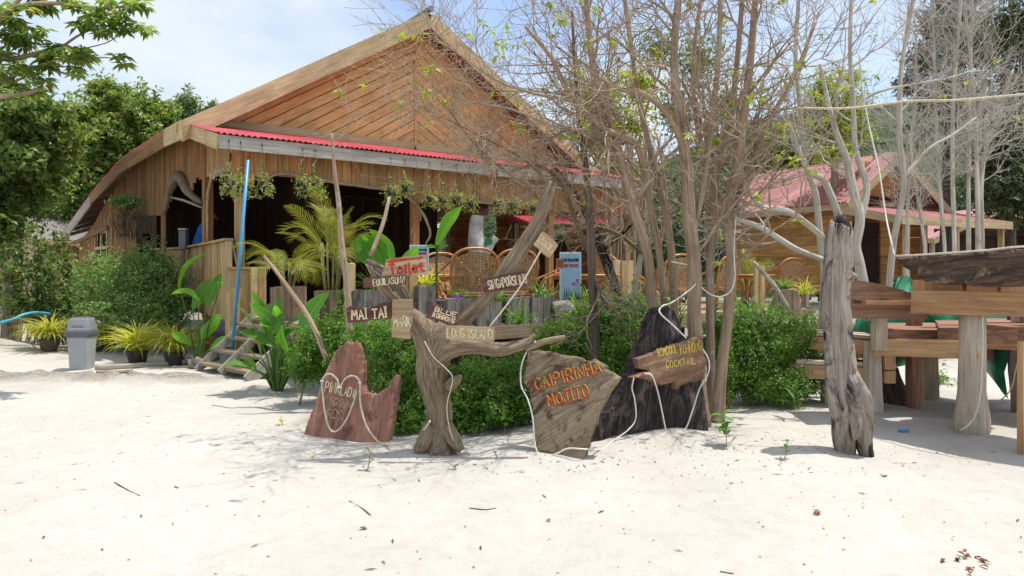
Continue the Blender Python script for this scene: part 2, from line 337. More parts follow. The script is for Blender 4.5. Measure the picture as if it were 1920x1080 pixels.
def blob_points(blobs, n, shell=.16, lump=.25):
    C = np.array([b[0] for b in blobs], float); Rr = np.array([b[1] for b in blobs], float)
    wgt = (Rr[:, 0] * Rr[:, 1] + Rr[:, 1] * Rr[:, 2] + Rr[:, 0] * Rr[:, 2]); k = rng.choice(len(blobs), n, p=wgt / wgt.sum())
    D = unit(rng.normal(size=(n, 3))); ph = rng.uniform(0, 9, (len(blobs), 3))[k]
    lm = 1 + lump * np.sin(D[:, 0] * 5 + ph[:, 0]) * np.sin(D[:, 1] * 5 + ph[:, 1]) * np.sin(D[:, 2] * 5 + ph[:, 2]) * 1.6
    rr = (1 - np.abs(rng.normal(0, shell, n))).clip(.1, 1) * lm
    return C[k] + D * Rr[k] * rr[:, None], D
def foliage(name, blobs, n, size, mat, parent, shell=.16, lump=.25, aspect=.5, up=.5, zmin=None, kind=None, shoots=0):
    P, D = blob_points(blobs, n, shell, lump)
    if zmin is not None: q = P[:, 2] > zmin; P = P[q]; D = D[q]
    if shoots:
        k_ = rng.choice(len(P), min(shoots, len(P)), replace=False); ok = D[k_][:, 2] > -.1; k_ = k_[ok]; S0 = P[k_]; SD = unit(D[k_] * .8 + np.array([0, 0, .9]) + rng.normal(0, .35, (len(k_), 3))); SL = rng.uniform(2, 5.5, len(k_)) * size
        for q_ in range(9): P = np.concatenate([P, S0 + SD * SL[:, None] * (.15 + .85 * q_ / 8) + rng.normal(0, size * .25, S0.shape)]); D = np.concatenate([D, SD])
    n = len(P); N = unit(D * .5 + np.array([0, 0, up]) + rng.normal(0, .45, (n, 3))); A = unit(np.cross(N, rng.normal(size=(n, 3))))
    A = unit(A - np.array([0, 0, .25])); ln = size * rng.uniform(.6, 1.3, n); 
    return leafobj(name, P, N, A, ln, ln * aspect, mat, parent, kind)
def leafobj(name, P, N, A, ln, wd, mat, parent, kind=None):
    o = V(*P.mean(0)); tint = (rng.beta(2.2, 2.2, len(P)) * .96 + .0)
    tint = np.clip(tint + .20 * np.sin(P[:, 0] * 7.3 / (1 + P[:, 1] * .05) + P[:, 2] * 5.1) * np.sin(P[:, 1] * 6.1 + P[:, 2] * 4.7 + 1.3), .02, .92)
    tint = np.where(rng.random(len(P)) < .012, .99, tint)
    me = leaves_mesh(name, P - np.array(o), N, A, ln, wd, tint); me.materials.append(mat)
    ob = bpy.data.objects.new(name, me); place(ob, Matrix.Translation(o), parent); 
    if kind: ob['kind'] = kind
    return ob

# ------------------------------------------------------------------ ground
def vnoise(x, y, s, seed=0):
    x = x / s + seed * 17.3; y = y / s + seed * 7.7; xi = np.floor(x); yi = np.floor(y); fx = x - xi; fy = y - yi
    h = lambda a, b: (np.sin(a * 127.1 + b * 311.7 + seed * 13.1) * 43758.5453) % 1
    sx = fx * fx * (3 - 2 * fx); sy = fy * fy * (3 - 2 * fy)
    return (h(xi, yi) * (1 - sx) + h(xi + 1, yi) * sx) * (1 - sy) + (h(xi, yi + 1) * (1 - sx) + h(xi + 1, yi + 1) * sx) * sy - .5
def sm(x, a, b): t = np.clip((x - a) / (b - a), 0, 1); return t * t * (3 - 2 * t)
def gheight(x, y):
    x = np.asarray(x, float); y = np.asarray(y, float)
    near = 1 - sm(y, 12, 18)
    z = vnoise(x, y, 1.7, 1) * .05 + vnoise(x, y, .6, 2) * .042 * near + vnoise(x, y, .27, 3) * .027 * near + vnoise(x, y, .13, 8) * .012 * near
    berm = np.exp(-((y - 10.9 - .15 * np.sin(x * 1.3)) / .42) ** 2) * sm(-x, 4.0, 5.2)
    z += -.03 * np.abs(vnoise(x, y, .42, 11)) * near + berm * (.07 + .16 * np.abs(vnoise(x, y, .3, 4)) + .1 * vnoise(x, y, .13, 5))
    z += .55 * np.exp(-((x + 11.5) / 1.2) ** 2 - ((y - 14.6) / .9) ** 2)              # bank of dug sand by the path
    z += .07 * np.exp(-((x - 1.6) / 1.5) ** 2 - ((y - 6.9) / .45) ** 2)               # sand heaped against the slabs
    return z
def gz(x, y): return float(gheight(x, y))
def axis(lo, hi, st, far_lo, far_hi):
    a = list(np.arange(lo, hi, st)); s = st; p = hi
    while p < far_hi: a.append(p); s *= 1.28; p += s
    a.append(far_hi); s = st; p = lo - st
    while p > far_lo: a.insert(0, p); s *= 1.28; p -= s
    a.insert(0, far_lo); return np.array(a)
gx = axis(-8.5, 7.5, .055, -900, 900); gy = axis(3.2, 13.5, .055, -60, 1500)
GX, GY = np.meshgrid(gx, gy); GZ = gheight(GX, GY)
n0, n1_ = len(gx), len(gy); ii = np.arange(n0 * n1_).reshape(n1_, n0)
quads = np.stack([ii[:-1, :-1], ii[:-1, 1:], ii[1:, 1:], ii[1:, :-1]], -1).reshape(-1, 4)
me = bpy.data.meshes.new('sand'); me.vertices.add(n0 * n1_); me.vertices.foreach_set('co', np.stack([GX, GY, GZ], -1).astype(np.float32).ravel())
me.loops.add(len(quads) * 4); me.loops.foreach_set('vertex_index', quads.ravel().astype(np.int32)); me.polygons.add(len(quads))
me.polygons.foreach_set('loop_start', (np.arange(len(quads)) * 4).astype(np.int32)); me.polygons.foreach_set('use_smooth', np.ones(len(quads), bool)); me.update(calc_edges=True)
soil = np.clip(sm(GY, 12.5, 15.5) * sm(GX, -4.5, -3) + sm(GY, 18, 26) + .8 * np.exp(-((GY - 10.9) / .42) ** 2) * sm(-GX, 3.9, 5.0)
               + .75 * np.exp(-((GX + 11.5) / 1.4) ** 2 - ((GY - 14.2) / 1.0) ** 2) + sm(GY, 7.5 + .42 * (GX + 1), 8.3 + .42 * (GX + 1)) * sm(GX, -2.6, -1.8) * (1 - sm(GX, 3.2, 4.2)), 0, 1)
a = me.attributes.new('soil', 'FLOAT', 'POINT'); a.data.foreach_set('value', soil.astype(np.float32).ravel())
m, t, b = newmat('white_sand'); tcn = nd(t, 'ShaderNodeTexCoord'); oc = tcn.outputs['Object']
s1 = noi(t, oc, .55, 5, .55); s2 = noi(t, oc, 7, 6, .6); s3 = noi(t, oc, 90, 4, .7); s4 = noi(t, oc, 24, 5, .75, .4)
c = ramp(t, s1, [(.3, (.505, .47, .415)), (.7, (.605, .572, .515))])
c = mixc(t, .45, c, ramp(t, s2, [(.28, (.80, .77, .72)), (.6, (1, 1, 1))]), 'MULTIPLY')
c = mixc(t, .3, c, ramp(t, s3, [(.3, (.72, .68, .62)), (.55, (1, 1, 1))]), 'MULTIPLY')
c = mixc(t, ramp(t, s4, [(.675, (0, 0, 0)), (.73, (.6, .6, .6))]), c, (.24, .185, .14))
at1 = nd(t, 'ShaderNodeAttribute', attribute_name='soil'); so = noi(t, oc, 3.5, 6, .7)
mm = nd(t, 'ShaderNodeMath', operation='MULTIPLY_ADD'); t.links.new(at1.outputs['Fac'], mm.inputs[0]); mm.inputs[1].default_value = 1.25; 
ms = nd(t, 'ShaderNodeMath', operation='SUBTRACT'); ms.inputs[1].default_value = .62; t.links.new(so, ms.inputs[0]); t.links.new(ms.outputs[0], mm.inputs[2])
c = mixc(t, ramp(t, mm.outputs[0], [(.0, (0, 0, 0)), (.75, (1, 1, 1))]), c, ramp(t, s4, [(.35, (.17, .145, .12)), (.65, (.40, .36, .31))]))
t.links.new(c, b.inputs['Base Color']); b.inputs['Roughness'].default_value = .95; b.inputs['Specular IOR Level'].default_value = .1
bump(t, b, mixc(t, .5, s2, mixc(t, .4, s4, s3)), .8, .045); me.materials.append(m)
ob = bpy.data.objects.new('sand_ground', me); place(ob, Matrix.Identity(4)); tag(ob, 'white beach sand with scattered litter', kind='structure')

# far hills with forest
def hill(name, cx, cy, rx, ry, h, seed, lab):
    mb = MB(); nx, ny = 50, 24
    for j in range(ny + 1):
        for i in range(nx + 1):
            x = -1 + 2 * i / nx; y = -1 + 2 * j / ny; k = max(0, 1 - x * x) * max(0, 1 - y * y)
            mb.v.append((cx + x * rx, cy + y * ry, -.5 + h * k ** .8 * (1 + .25 * noise.noise((x * 3 + seed, y * 3, 0))) + .12 * h * k * noise.noise((x * 14 + seed, y * 14, 2))))
    mb.g = list(mb.v)
    for j in range(ny):
        for i in range(nx): q = j * (nx + 1) + i; mb.f.append((q, q + 1, q + nx + 2, q + nx + 1))
    o = mk(name, mb, M['hillside'], smooth=True); tag(o, lab, kind='structure')
    return mb
M['hillside'] = plain('forested_hillside', (.05, .075, .03), .95, .1, .4, .25, 1.0)

# ------------------------------------------------------------------ the wooden restaurant
OB = V(-5.13, 12.5, 0); UB = V(.805, .593, 0).normalized(); VB = V(-UB.y, UB.x, 0); UP = V(0, 0, 1)
def B(a, b, z): return OB + UB * a + VB * b + UP * z
DK = .85                                                   # deck height
house = thing('wooden_restaurant', B(5, 4, 0), 'large wooden beach restaurant with timber gable, red iron porch roof and open dark porch', 'restaurant')
def corr(name, c00, c10, c01, c11, mat, parent, pitch=.10, amp=.016, rows=3):
    """corrugated sheet: waves run across c00->c10, ridges run c00->c01"""
    c00, c10, c01, c11 = map(Vector, (c00, c10, c01, c11)); n = (c10 - c00).cross(c01 - c00).normalized()
    if n.z < 0: n = -n
    Wd = (c10 - c00).length; k = max(6, int(Wd / pitch * 6)); mb = MB()
    for j in range(rows + 1):
        t = j / rows
        for i in range(k + 1):
            s = i / k; p = c00.lerp(c10, s).lerp(c01.lerp(c11, s), t) + n * (amp * math.sin(s * Wd / pitch * 2 * math.pi)); mb.v.append(tuple(p))
    for j in range(rows):
        for i in range(k): q = j * (k + 1) + i; mb.f.append((q, q + 1, q + k + 2, q + k + 1))
    mb.g = list(mb.v); return mk(name, mb, mat, parent, smooth=True)
GB, FB = 2.7, 2.0                                          # gable wall plane and bargeboard plane
AX, ZR, AL, ZL, AR = 5.38, 7.98, -.22, 4.60, 10.98
# gable boards in a chevron, clipped to the triangle
seam_a, zb, zt = 5.35, 4.78, 7.58; slope = (ZR - ZL) / (AX - AL)
tri = [(.2, zb), (10.5, zb), (seam_a, zt + .25)]
ang = math.atan(slope)
for sd in (-1, 1):
    ca, sa = math.cos(ang), math.sin(ang); d = (sd * ca, -sa); nrm = (sd * sa, ca)      # along the board (down from the seam), across it
    k = 0; z0 = zb - 4.2
    while z0 < zt + .4:
        wv = .245
        # strip in local frame: origin at the seam, x along d, y along nrm
        poly = [(-1.0, 0), (8, 0), (8, wv * ca - .017), (-1.0, wv * ca - .017)]
        def loc(p): q = (p[0] - seam_a, p[1] - z0); return (q[0] * d[0] + q[1] * d[1], q[0] * nrm[0] + q[1] * nrm[1])
        A2 = [loc(p) for p in ((seam_a + sd * .004, 0), (seam_a + sd * .004, 10))]
        # half plane beyond the seam
        ex = (sd * d[0], sd * nrm[0])                       # direction of +sd*a in local coords
        ex = (d[0] * sd, nrm[0] * sd)
        poly = clip(poly, -ex[0], -ex[1], -.004)
        uz = (d[1], nrm[1])                                 # up in local coords
        if poly: poly = clip(poly, -uz[0], -uz[1], -(zb - z0))
        # under the rake: z <= zt+.25 - slope*|a-seam|
        if poly:
            lx, ly = uz[0] + slope * ex[0], uz[1] + slope * ex[1]; poly = clip(poly, lx, ly, zt + .2 - z0)
        if poly and len(poly) > 2 and max(p[0] for p in poly) - min(p[0] for p in poly) > .05:
            mb = MB(); tilt = rnd.uniform(.006, .018)
            mb.prism(poly if sd > 0 else poly[::-1], (0, 0, 0), (1, 0, 0), (0, 1, 0), (0, 0, 1 if sd > 0 else -1), .03)
            ex3 = UB * d[0] + UP * d[1]; ey3 = UB * nrm[0] + UP * nrm[1]; o = B(seam_a, GB - .0, z0) - VB * tilt
            ez3 = ex3.cross(ey3)
            MM = Matrix(((ex3.x, ey3.x, ez3.x, o.x), (ex3.y, ey3.y, ez3.y, o.y), (ex3.z, ey3.z, ez3.z, o.z), (0, 0, 0, 1)))
            mk('gable_plank', mb, M['gable'], house, M=MM)
        z0 += wv
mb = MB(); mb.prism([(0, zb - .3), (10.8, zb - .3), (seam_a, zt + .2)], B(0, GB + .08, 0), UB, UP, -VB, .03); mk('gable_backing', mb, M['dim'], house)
board('gable_seam_batten', B(seam_a, GB - .035, zb), B(seam_a, GB - .035, zt), .05, .03, UB, M['gable'], house)
for a0, a1 in ((.25, 5.3), (5.36, 10.4)): board('gable_base_board', B(a0, GB - .05, zb - .02), B(a1, GB - .05, zb - .02), .24, .03, UP, M['cream'], house)
# bargeboards
def rake(a, z, a2, z2, b, wid, mat, split):
    P0, P1 = B(a, b, z), B(a2, b, z2); off = UP * (-wid / 2 / math.cos(ang))
    for i in range(len(split) - 1): board('bargeboard', P0.lerp(P1, split[i]) + off, P0.lerp(P1, split[i + 1] - .0008) + off, wid, .04, UP, mat, house, jit=.002)
rake(AX - .003, ZR, AL - .06, ZL - .035, FB, .36, M['cream'], (0, .52, 1)); rake(AX + .003, ZR, AR + .5, ZL - .3, FB, .34, M['cream'], (0, .45, 1))
for s_, aa, zz in ((-1, AL, ZL), (1, AR + .4, ZL - .24)):
    for k in range(3):
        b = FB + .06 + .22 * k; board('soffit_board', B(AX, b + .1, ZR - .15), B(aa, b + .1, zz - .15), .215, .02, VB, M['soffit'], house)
# roof slopes behind
EV = [V(-6.5, 14.0, 4.60), V(-7.44, 15.3, 4.68), V(-9.56, 17.5, 4.43), V(-11.5, 19.5, 3.80), V(-13.5, 21.5, 2.88)]
rg = [B(AX, FB + .03, ZR - .05), B(AX, 4, ZR - .05), B(AX, 7, ZR), B(AX, 10, ZR - .1), B(AX, 13, ZR - .3)]
for i in range(4): corr('roof_sheet', EV[i] + UP * (.02 if i else -.06), EV[i + 1] + UP * .02, rg[i], rg[i + 1], M['roofred'], house, .11, .016, 8)
corr('roof_sheet', B(AR + .5, FB + .03, ZL - .36), B(AR + .5, 13, ZL - .36), B(AX, FB + .03, ZR - .05), B(AX, 13, ZR - .3), M['roofred'], house, .2, .016, 2)
mb = MB(); mb.tube([B(AX, FB - .06, ZR + .05), B(AX, 13, ZR - .2)], .07, 8); mk('ridge_cap', mb, plain('grey_green_ridge_iron', (.16, .22, .2), .5), house)
for t_ in (.12, .3, .5, .7, .9):                            # purlins under the gable overhang
    for s_, aa, zz in ((-1, AL, ZL), (1, AR, ZL)):
        a = AX + (aa - AX) * t_; z = ZR + (zz - ZR) * t_ - .12
        board('purlin', B(a, FB + .03, z), B(a, GB + .1, z), .1, .06, UB, M['dim'], house)
# eave boards down the left side
WN0 = V(-.70, -.71, 0)
mats = [M['cream'], M['wall'], M['wall'], M['greyed']]
for i in range(4): board('eave_board', EV[i] - UP * (.20 if i == 0 else .18) - (EV[1] - EV[0]) * (.20 if i == 0 else 0) + WN0 * (.03 if i == 0 else 0), EV[i + 1] - UP * .16, .37 if i == 0 else .34 if i < 2 else .27, .04, UP, mats[i], house)
W0, W1 = V(-6.38, 14.88, 0), V(-13.0, 21.55, 0); WD = (W1 - W0); WL = WD.length; WD.normalize(); WN = V(-WD.y, WD.x, 0)
if WN.y > 0: WN = -WN
for k in range(12):
    t_ = .10 + .9 * k / 11; p = EV[2].lerp(EV[4], t_) if t_ < 1 else EV[4]
    j = 2 + (1 if t_ > .5 else 0); p = EV[j].lerp(EV[j + 1], (t_ - .5 * (j - 2)) * 2 * .999)
    board('rafter', p - UP * .13, p - WN * .95 + UP * .22, .10, .05, UP, M['deck'], house)
# porch roof of red iron: sheets side by side
nS = 13
for i in range(nS):
    a0, a1 = 10.75 * i / nS - .05, 10.75 * (i + 1) / nS + .0
    corr('porch_roof_sheet', B(a0, -.06, 4.075 + .004 * (i % 2)), B(a1, -.06, 4.075 + .004 * (i % 2)), B(a0, GB - .09, 4.70), B(a1, GB - .09, 4.70), M['roofred'], house, .105, .017, 3)
for a0, a1 in ((0, 3.9), (3.905, 7.4), (7.405, 10.7)): board('fascia_board', B(a0, -.02, 3.93), B(a1, -.02, 3.93), .24, .035, UP, M['greyed'], house)
board('porch_end_board', B(-.02, 0, 3.93), B(-.02, 2.05, 4.43), .27, .035, UP, M['cream'], house)
# boards that hang under the porch eave, cut to arches
def valz(a):
    if a < 4.15:
        e = min(abs(a - .5), abs(a - 4.15)); return 3.47 - .09 * max(0, (a - .8) / 3) - max(0, .42 - e) * .62
    e = min(abs(a - 4.15), abs(a - 7.9)) if a < 7.9 else min(abs(a - 7.9), abs(a - 10.8)); return 3.21 - max(0, .3 - e) * .35
a = .30
while a < 10.7:
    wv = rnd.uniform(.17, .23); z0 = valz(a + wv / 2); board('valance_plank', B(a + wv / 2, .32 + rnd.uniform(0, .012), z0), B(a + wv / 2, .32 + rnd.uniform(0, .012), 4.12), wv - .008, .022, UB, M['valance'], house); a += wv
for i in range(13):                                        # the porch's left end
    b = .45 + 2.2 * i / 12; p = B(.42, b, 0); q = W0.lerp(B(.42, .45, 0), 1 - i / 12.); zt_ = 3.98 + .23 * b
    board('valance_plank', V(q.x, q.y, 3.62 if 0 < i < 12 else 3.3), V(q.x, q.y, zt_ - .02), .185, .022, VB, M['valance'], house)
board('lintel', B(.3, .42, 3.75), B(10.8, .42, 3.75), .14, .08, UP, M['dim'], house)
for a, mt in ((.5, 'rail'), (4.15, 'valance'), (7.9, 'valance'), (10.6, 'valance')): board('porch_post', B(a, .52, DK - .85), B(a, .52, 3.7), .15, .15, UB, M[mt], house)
board('porch_post', V(W0.x + .05, W0.y, 0), V(W0.x + .05, W0.y, 4.2), .17, .15, UB, M['wall'], house)
# left wall of upright boards with its openings
def eavez(t):
    p = W0 + WD * t; best = None
    for i in range(4):
        e0, e1 = EV[i], EV[i + 1]; d = e1 - e0; d.z = 0; s = (p - V(e0.x, e0.y, 0)).dot(d) / d.length_squared
        if -.01 <= s <= 1.01 or i == 3: return e0.z + (e1.z - e0.z) * min(max(s, 0), 1) + .03
def wallt(px):                                              # distance along the wall seen at this column
    k = (px - 960) / F; return (k * W0.y - W0.x) / (WD.x - k * WD.y)
def wz(t, py): return EYE + (HY - py) / F * (W0.y + WD.y * t)
tA0, tA1 = wallt(383), wallt(312); tB0, tB1 = wallt(304), wallt(256); tC0, tC1 = wallt(203), wallt(181)
t_ = -.05; 
while t_ < WL:
    wv = rnd.uniform(.14, .18); c_ = t_ + wv / 2; zt_ = eavez(c_) - .42 * min(1, max(0, (c_ / WL - .55) / .3)); p = W0 + WD * c_; segs = [(DK - .15, zt_)]
    if tA0 < c_ < tA1: segs = [(3.62 + .25 * math.sin(c_ * 5) - .25 * abs(c_ - (tA0 + tA1) / 2), zt_)]
    elif tB0 < c_ < tB1: segs = [(wz(c_, 404), zt_)]
    elif tC0 < c_ < tC1: segs = [(DK - .1, wz(c_, 487)), (wz(c_, 435), zt_)]
    for z0, z1 in segs:
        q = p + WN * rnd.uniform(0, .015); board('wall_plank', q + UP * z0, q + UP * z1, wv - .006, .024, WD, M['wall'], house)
    t_ += wv
win = thing('window', W0 + WD * ((tC0 + tC1) / 2), None, None); 
win.parent = house; win.matrix_basis = WM[house.name].inverted() @ WM[win.name]
zc0, zc1 = wz((tC0 + tC1) / 2, 487), wz((tC0 + tC1) / 2, 435)
for tt in (tC0, (tC0 + tC1) / 2, tC1): board('window_frame', W0 + WD * tt + WN * .02 + UP * zc0, W0 + WD * tt + WN * .02 + UP * zc1, .09, .05, WD, M['cream'], win)
for zz in (zc0, zc0 + (zc1 - zc0) * .42, zc1): board('window_frame', W0 + WD * tC0 + WN * .03 + UP * zz, W0 + WD * tC1 + WN * .03 + UP * zz, .08, .05, UP, M['cream'], win)
mb = MB(); mb.box(W0 + WD * ((tC0 + tC1) / 2) - WN * .03 + UP * (zc0 + zc1) / 2, ((tC1 - tC0), .012, zc1 - zc0), Matrix.Rotation(math.atan2(WD.y, WD.x), 3, 'Z')); mk('window_pane', mb, plain('dark_glass', (.015, .018, .018), .08, .6, .05), win)
board('wall_brace', W0 + WD * (tC0 - .1) + WN * .05 + UP * wz(tC0, 427), W0 + WD * WL + WN * .35 + UP * 2.45, .1, .05, UP, M['wall'], house)
# interior walls that close the room, ceiling, floor
i0 = 0
for i in range(42):
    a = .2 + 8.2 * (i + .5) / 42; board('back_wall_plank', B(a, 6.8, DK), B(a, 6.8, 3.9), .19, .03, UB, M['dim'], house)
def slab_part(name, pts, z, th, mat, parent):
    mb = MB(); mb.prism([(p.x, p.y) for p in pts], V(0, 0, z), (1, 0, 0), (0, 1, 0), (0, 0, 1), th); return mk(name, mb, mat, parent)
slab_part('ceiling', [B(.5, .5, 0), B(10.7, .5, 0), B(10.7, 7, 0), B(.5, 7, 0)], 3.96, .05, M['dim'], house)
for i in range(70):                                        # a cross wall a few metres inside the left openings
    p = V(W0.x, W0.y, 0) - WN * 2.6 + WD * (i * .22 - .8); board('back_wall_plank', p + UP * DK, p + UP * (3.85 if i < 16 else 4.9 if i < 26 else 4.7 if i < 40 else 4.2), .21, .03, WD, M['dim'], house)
for i in range(30):                                        # inner floor
    b = .4 + 6.6 * (i + .5) / 30; board('floor_board', B(.4, b, DK - .03), B(10.6, b, DK - .03), .21, .04, VB, M['deck'], house)
# side railing: a high board fence round the porch
R0, R1 = V(-5.13, 12.92, 0), V(-7.78, 17.0, 0); RD = (R1 - R0); RL = RD.length; RD.normalize()
rail = thing('porch_railing', R0, None, None); rail.parent = house; rail.matrix_basis = WM[house.name].inverted() @ WM[rail.name]
k = int(RL / .155)
for i in range(k):
    p = R0 + RD * (.155 * (i + .5)); o_ = V(-RD.y, RD.x, 0) * rnd.uniform(-.008, .008); board('plank', p + o_ + UP * (.80 + rnd.uniform(-.03, .02)), p + o_ + UP * 2.2, .148, .022, RD, M['rail'], rail)
board('top_rail', R0 - RD * .05 + UP * 2.235, R1 + UP * 2.235, .16, .045, V(-RD.y, RD.x, 0), M['rail'], rail)
board('end_post', R0 - RD * .03 + UP * .3, R0 - RD * .03 + UP * 2.2, .12, .1, RD, M['cream'], rail)
R2 = V(-9.0, 17.9, 0); D2 = (R2 - R1).normalized()
for i in range(int((R2 - R1).length / .155)):
    p = R1 + D2 * (.155 * (i + .5)); board('plank', p + UP * .8, p + UP * 2.2, .148, .022, D2, M['rail'], rail)
board('top_rail', R1 + UP * 2.235, R2 + UP * 2.235, .16, .045, V(-D2.y, D2.x, 0), M['rail'], rail)
pL0, pL1 = B(.27, .25, 0), B(.90, .25, 0)
low = thing('low_panel', pL0, None, None); low.parent = house; low.matrix_basis = WM[house.name].inverted() @ WM[low.name]
for i in range(4):
    p = pL0.lerp(pL1, (i + .5) / 4); board('plank', p + UP * .72, p + UP * 1.70, .155, .022, UB, M['rail'], low)
board('panel_post', B(.66, .2, .4), B(.66, .2, 1.72), .11, .09, UB, M['cream'], low)
board('panel_cap', pL0 - UB * .04 + UP * 1.72, pL1 + UB * .04 + UP * 1.72, .12, .04, VB, M['rail'], low)
board('brace', R0 + V(.12, .1, 1.72), R0 + V(-.02, .2, 2.2), .12, .03, RD, M['rail'], rail)
# gnarled vine trim along the arches
def vine(pts, r, name='vine_trim', mat='bark', parent=house, n=7):
    mb = MB(); mb.tube(pts, r, n, rough=.35, groove=.12, seed=rnd.random() * 9, k=6); return mk(name, mb, M[mat], parent, smooth=True)
vine([B(.85, .27, 3.18), B(.98, .27, 3.42), B(1.3, .26, 3.5), B(2.0, .26, 3.43), B(2.8, .26, 3.38), B(3.5, .26, 3.33), B(3.9, .26, 3.18), B(4.2, .25, 2.9), B(4.38, .25, 2.5), B(4.30, .3, 2.25)], [.02, .03, .034, .03, .034, .03, .034, .03, .026, .015])
vine([B(4.02, .44, 2.45), B(4.1, .4, 2.72), B(4.24, .42, 2.8), B(4.2, .43, 3.1)], [.018, .025, .022, .018])
vine([B(4.4, .26, 3.2), B(5.3, .25, 3.24), B(6.3, .26, 3.2), B(7.6, .26, 3.14)], [.028, .03, .03, .02])
q0, q1 = V(W0.x + .1, W0.y - .14, 0), B(.42, .40, 0)
vine([q0 + UP * 2.2, q0 + UP * 3.1, q0 + V(.05, 0, 3.45), q0.lerp(q1, .25) + UP * 3.6, q0.lerp(q1, .7) + UP * 3.62, q1 + V(-.05, 0, 3.4), q1 + UP * 3.0], [.02, .03, .035, .04, .04, .03, .02])
for i in range(11):
    p = q0.lerp(q1, .15 + .07 * i); vine([p + V(0, -.05, 3.68), p + V(0, -.09, 3.60), p + V(.0, -.02, 3.54)], [.014, .016, .014], 'rope_coil', 'rope')
wa, wb = W0 + WD * tA0 + WN * .06, W0 + WD * tA1 + WN * .06
vine([wa + UP * 3.1, wa.lerp(wb, .3) + UP * 3.35, wa.lerp(wb, .55) + UP * 3.75, wa.lerp(wb, .8) + UP * 3.55, wb + UP * 3.0], [.05, .09, .12, .10, .05], mat='drift')
vine([wa + UP * 3.0, wa.lerp(wb, .4) + UP * 3.2, wb.lerp(wa, .2) + UP * 3.35], [.02, .03, .02], mat='bark')

# ------------------------------------------------------------------ front terrace of boards and its steps
terr = thing('timber_terrace', B(4, -2, 0), 'low timber deck in front of the restaurant with potted palms along its edge', 'deck')
for i in range(22):
    b = -4.2 + 4.55 * (i + .5) / 22; board('deck_board', B(.55, b, DK - .02), B(11.6, b, DK - .02), .198, .04, VB, M['deck'], terr)
for b in (-4.22,): board('edge_beam', B(.5, b, .72), B(11.6, b, .72), .2, .06, UP, M['deck'], terr)
board('edge_beam', B(.53, -4.2, .72), B(.53, .3, .72), .2, .06, UP, M['deck'], terr)
for i in range(9):
    for b in (-4.1, -2, .1): board('deck_post', B(.7 + i * 1.3, b, -.1), B(.7 + i * 1.3, b, .8), .12, .12, UB, M['dim'], terr)
steps = thing('wooden_steps', V(-4.6, 11.4, 0), 'small weathered wooden steps climbing from the sand to the terrace', 'steps')
SA, SB_ = V(-5.22, 11.95, 0), V(-3.90, 10.68, 0)            # foot of the two strings
ST = V(.62, .60, .78)
for i in range(4):
    f_ = .12 + i * .26; board('tread', SA + ST * f_ + V(0, 0, .02), SB_ + ST * f_ + V(0, 0, .02), .24, .045, V(.7, .7, 0), M['deck'], steps)
for p in (SA, SA.lerp(SB_, .5) + V(.0, -.03, .04), SB_): board('string_board', p - ST * .05 + V(0, 0, .05), p + ST * 1.05 + V(0, 0, .05), .13 if p is not SB_ else .2, .04, UP, M['greyed'], steps)

# ------------------------------------------------------------------ huts and bungalows behind
def hut(name, label, o, u, wdt, ln, ze, zr, zf, roofm, wallm, front=True, planks=9, door=True, group='bungalows with red roofs behind the restaurant', ov=.4):
    """gabled hut; o eave corner of the front, u along the front, ridge runs back"""
    u = V(*u).normalized(); v_ = V(-u.y, u.x, 0); P = lambda a, b, z: V(o[0], o[1], 0) + u * a + v_ * b + UP * z
    h = thing(name, P(wdt / 2, ln / 2, 0), label, 'bungalow', group); sl = (zr - ze) / (wdt / 2)
    nsh = max(3, int(ln / 1.0))
    for i in range(nsh):
        b0, b1 = ln * i / nsh, ln * (i + 1) / nsh
        corr('roof_sheet', P(0, b0, ze), P(0, b1, ze), P(wdt / 2, b0, zr), P(wdt / 2, b1, zr), roofm, h, .105, .016, 3)
        corr('roof_sheet', P(wdt, b0, ze), P(wdt, b1, ze), P(wdt / 2, b0, zr), P(wdt / 2, b1, zr), roofm, h, .15, .016, 2)
    for s in (0, wdt): board('bargeboard', P(s, -.03, ze - .12), P(wdt / 2, -.03, zr - .12), .22, .035, UP, M['cream'], h)
    for s in (.02, wdt - .02): board('eave_board', P(s, 0, ze - .10), P(s, ln, ze - .10), .16, .03, UP, M['cream'], h)
    hgt = ze + ov * sl - .02 - zf
    for i in range(planks):
        z = zf + hgt * (i + .5) / planks
        for s in (ov, wdt - ov): board('wall_plank', P(s, ov, z), P(s, ln - ov, z), hgt / planks - .008, .03, UP, wallm, h, bow=rnd.uniform(-.01, .01))
        z2 = z
        if door: 
            board('wall_plank', P(ov, 1.0, z2), P(wdt * .36, 1.0, z2), hgt / planks - .008, .03, UP, wallm, h); board('wall_plank', P(wdt * .64, 1.0, z2), P(wdt - ov, 1.0, z2), hgt / planks - .008, .03, UP, wallm, h)
        else: board('wall_plank', P(ov, ov, z2), P(wdt - ov, ov, z2), hgt / planks - .008, .03, UP, wallm, h)
    if door: board('door', P(wdt * .5, 1.05, zf), P(wdt * .5, 1.05, zf + 1.95), wdt * .27, .03, u, M['dim'], h)
    k = 5
    for i in range(k):
        z0 = ze + ov * sl + (zr - ze - ov * sl - .1) * i / k; half = (zr - .06 - z0) / sl - .1; hh = (zr - ze) / k
        if half > .1: board('gable_plank', P(wdt / 2 - half, .6, z0 + hh / 2), P(wdt / 2 + half, .6, z0 + hh / 2), hh - .01, .03, UP, wallm, h)
    for a in (ov, wdt - ov):
        for b in (.45, ln - .45): board('stilt_post', P(a, b, -.2), P(a, b, ze), .14, .14, u, M['paleb'], h)
    board('floor_beam', P(ov, .4, zf - .08), P(wdt - ov, .4, zf - .08), .2, .06, UP, wallm, h)
    return h, P
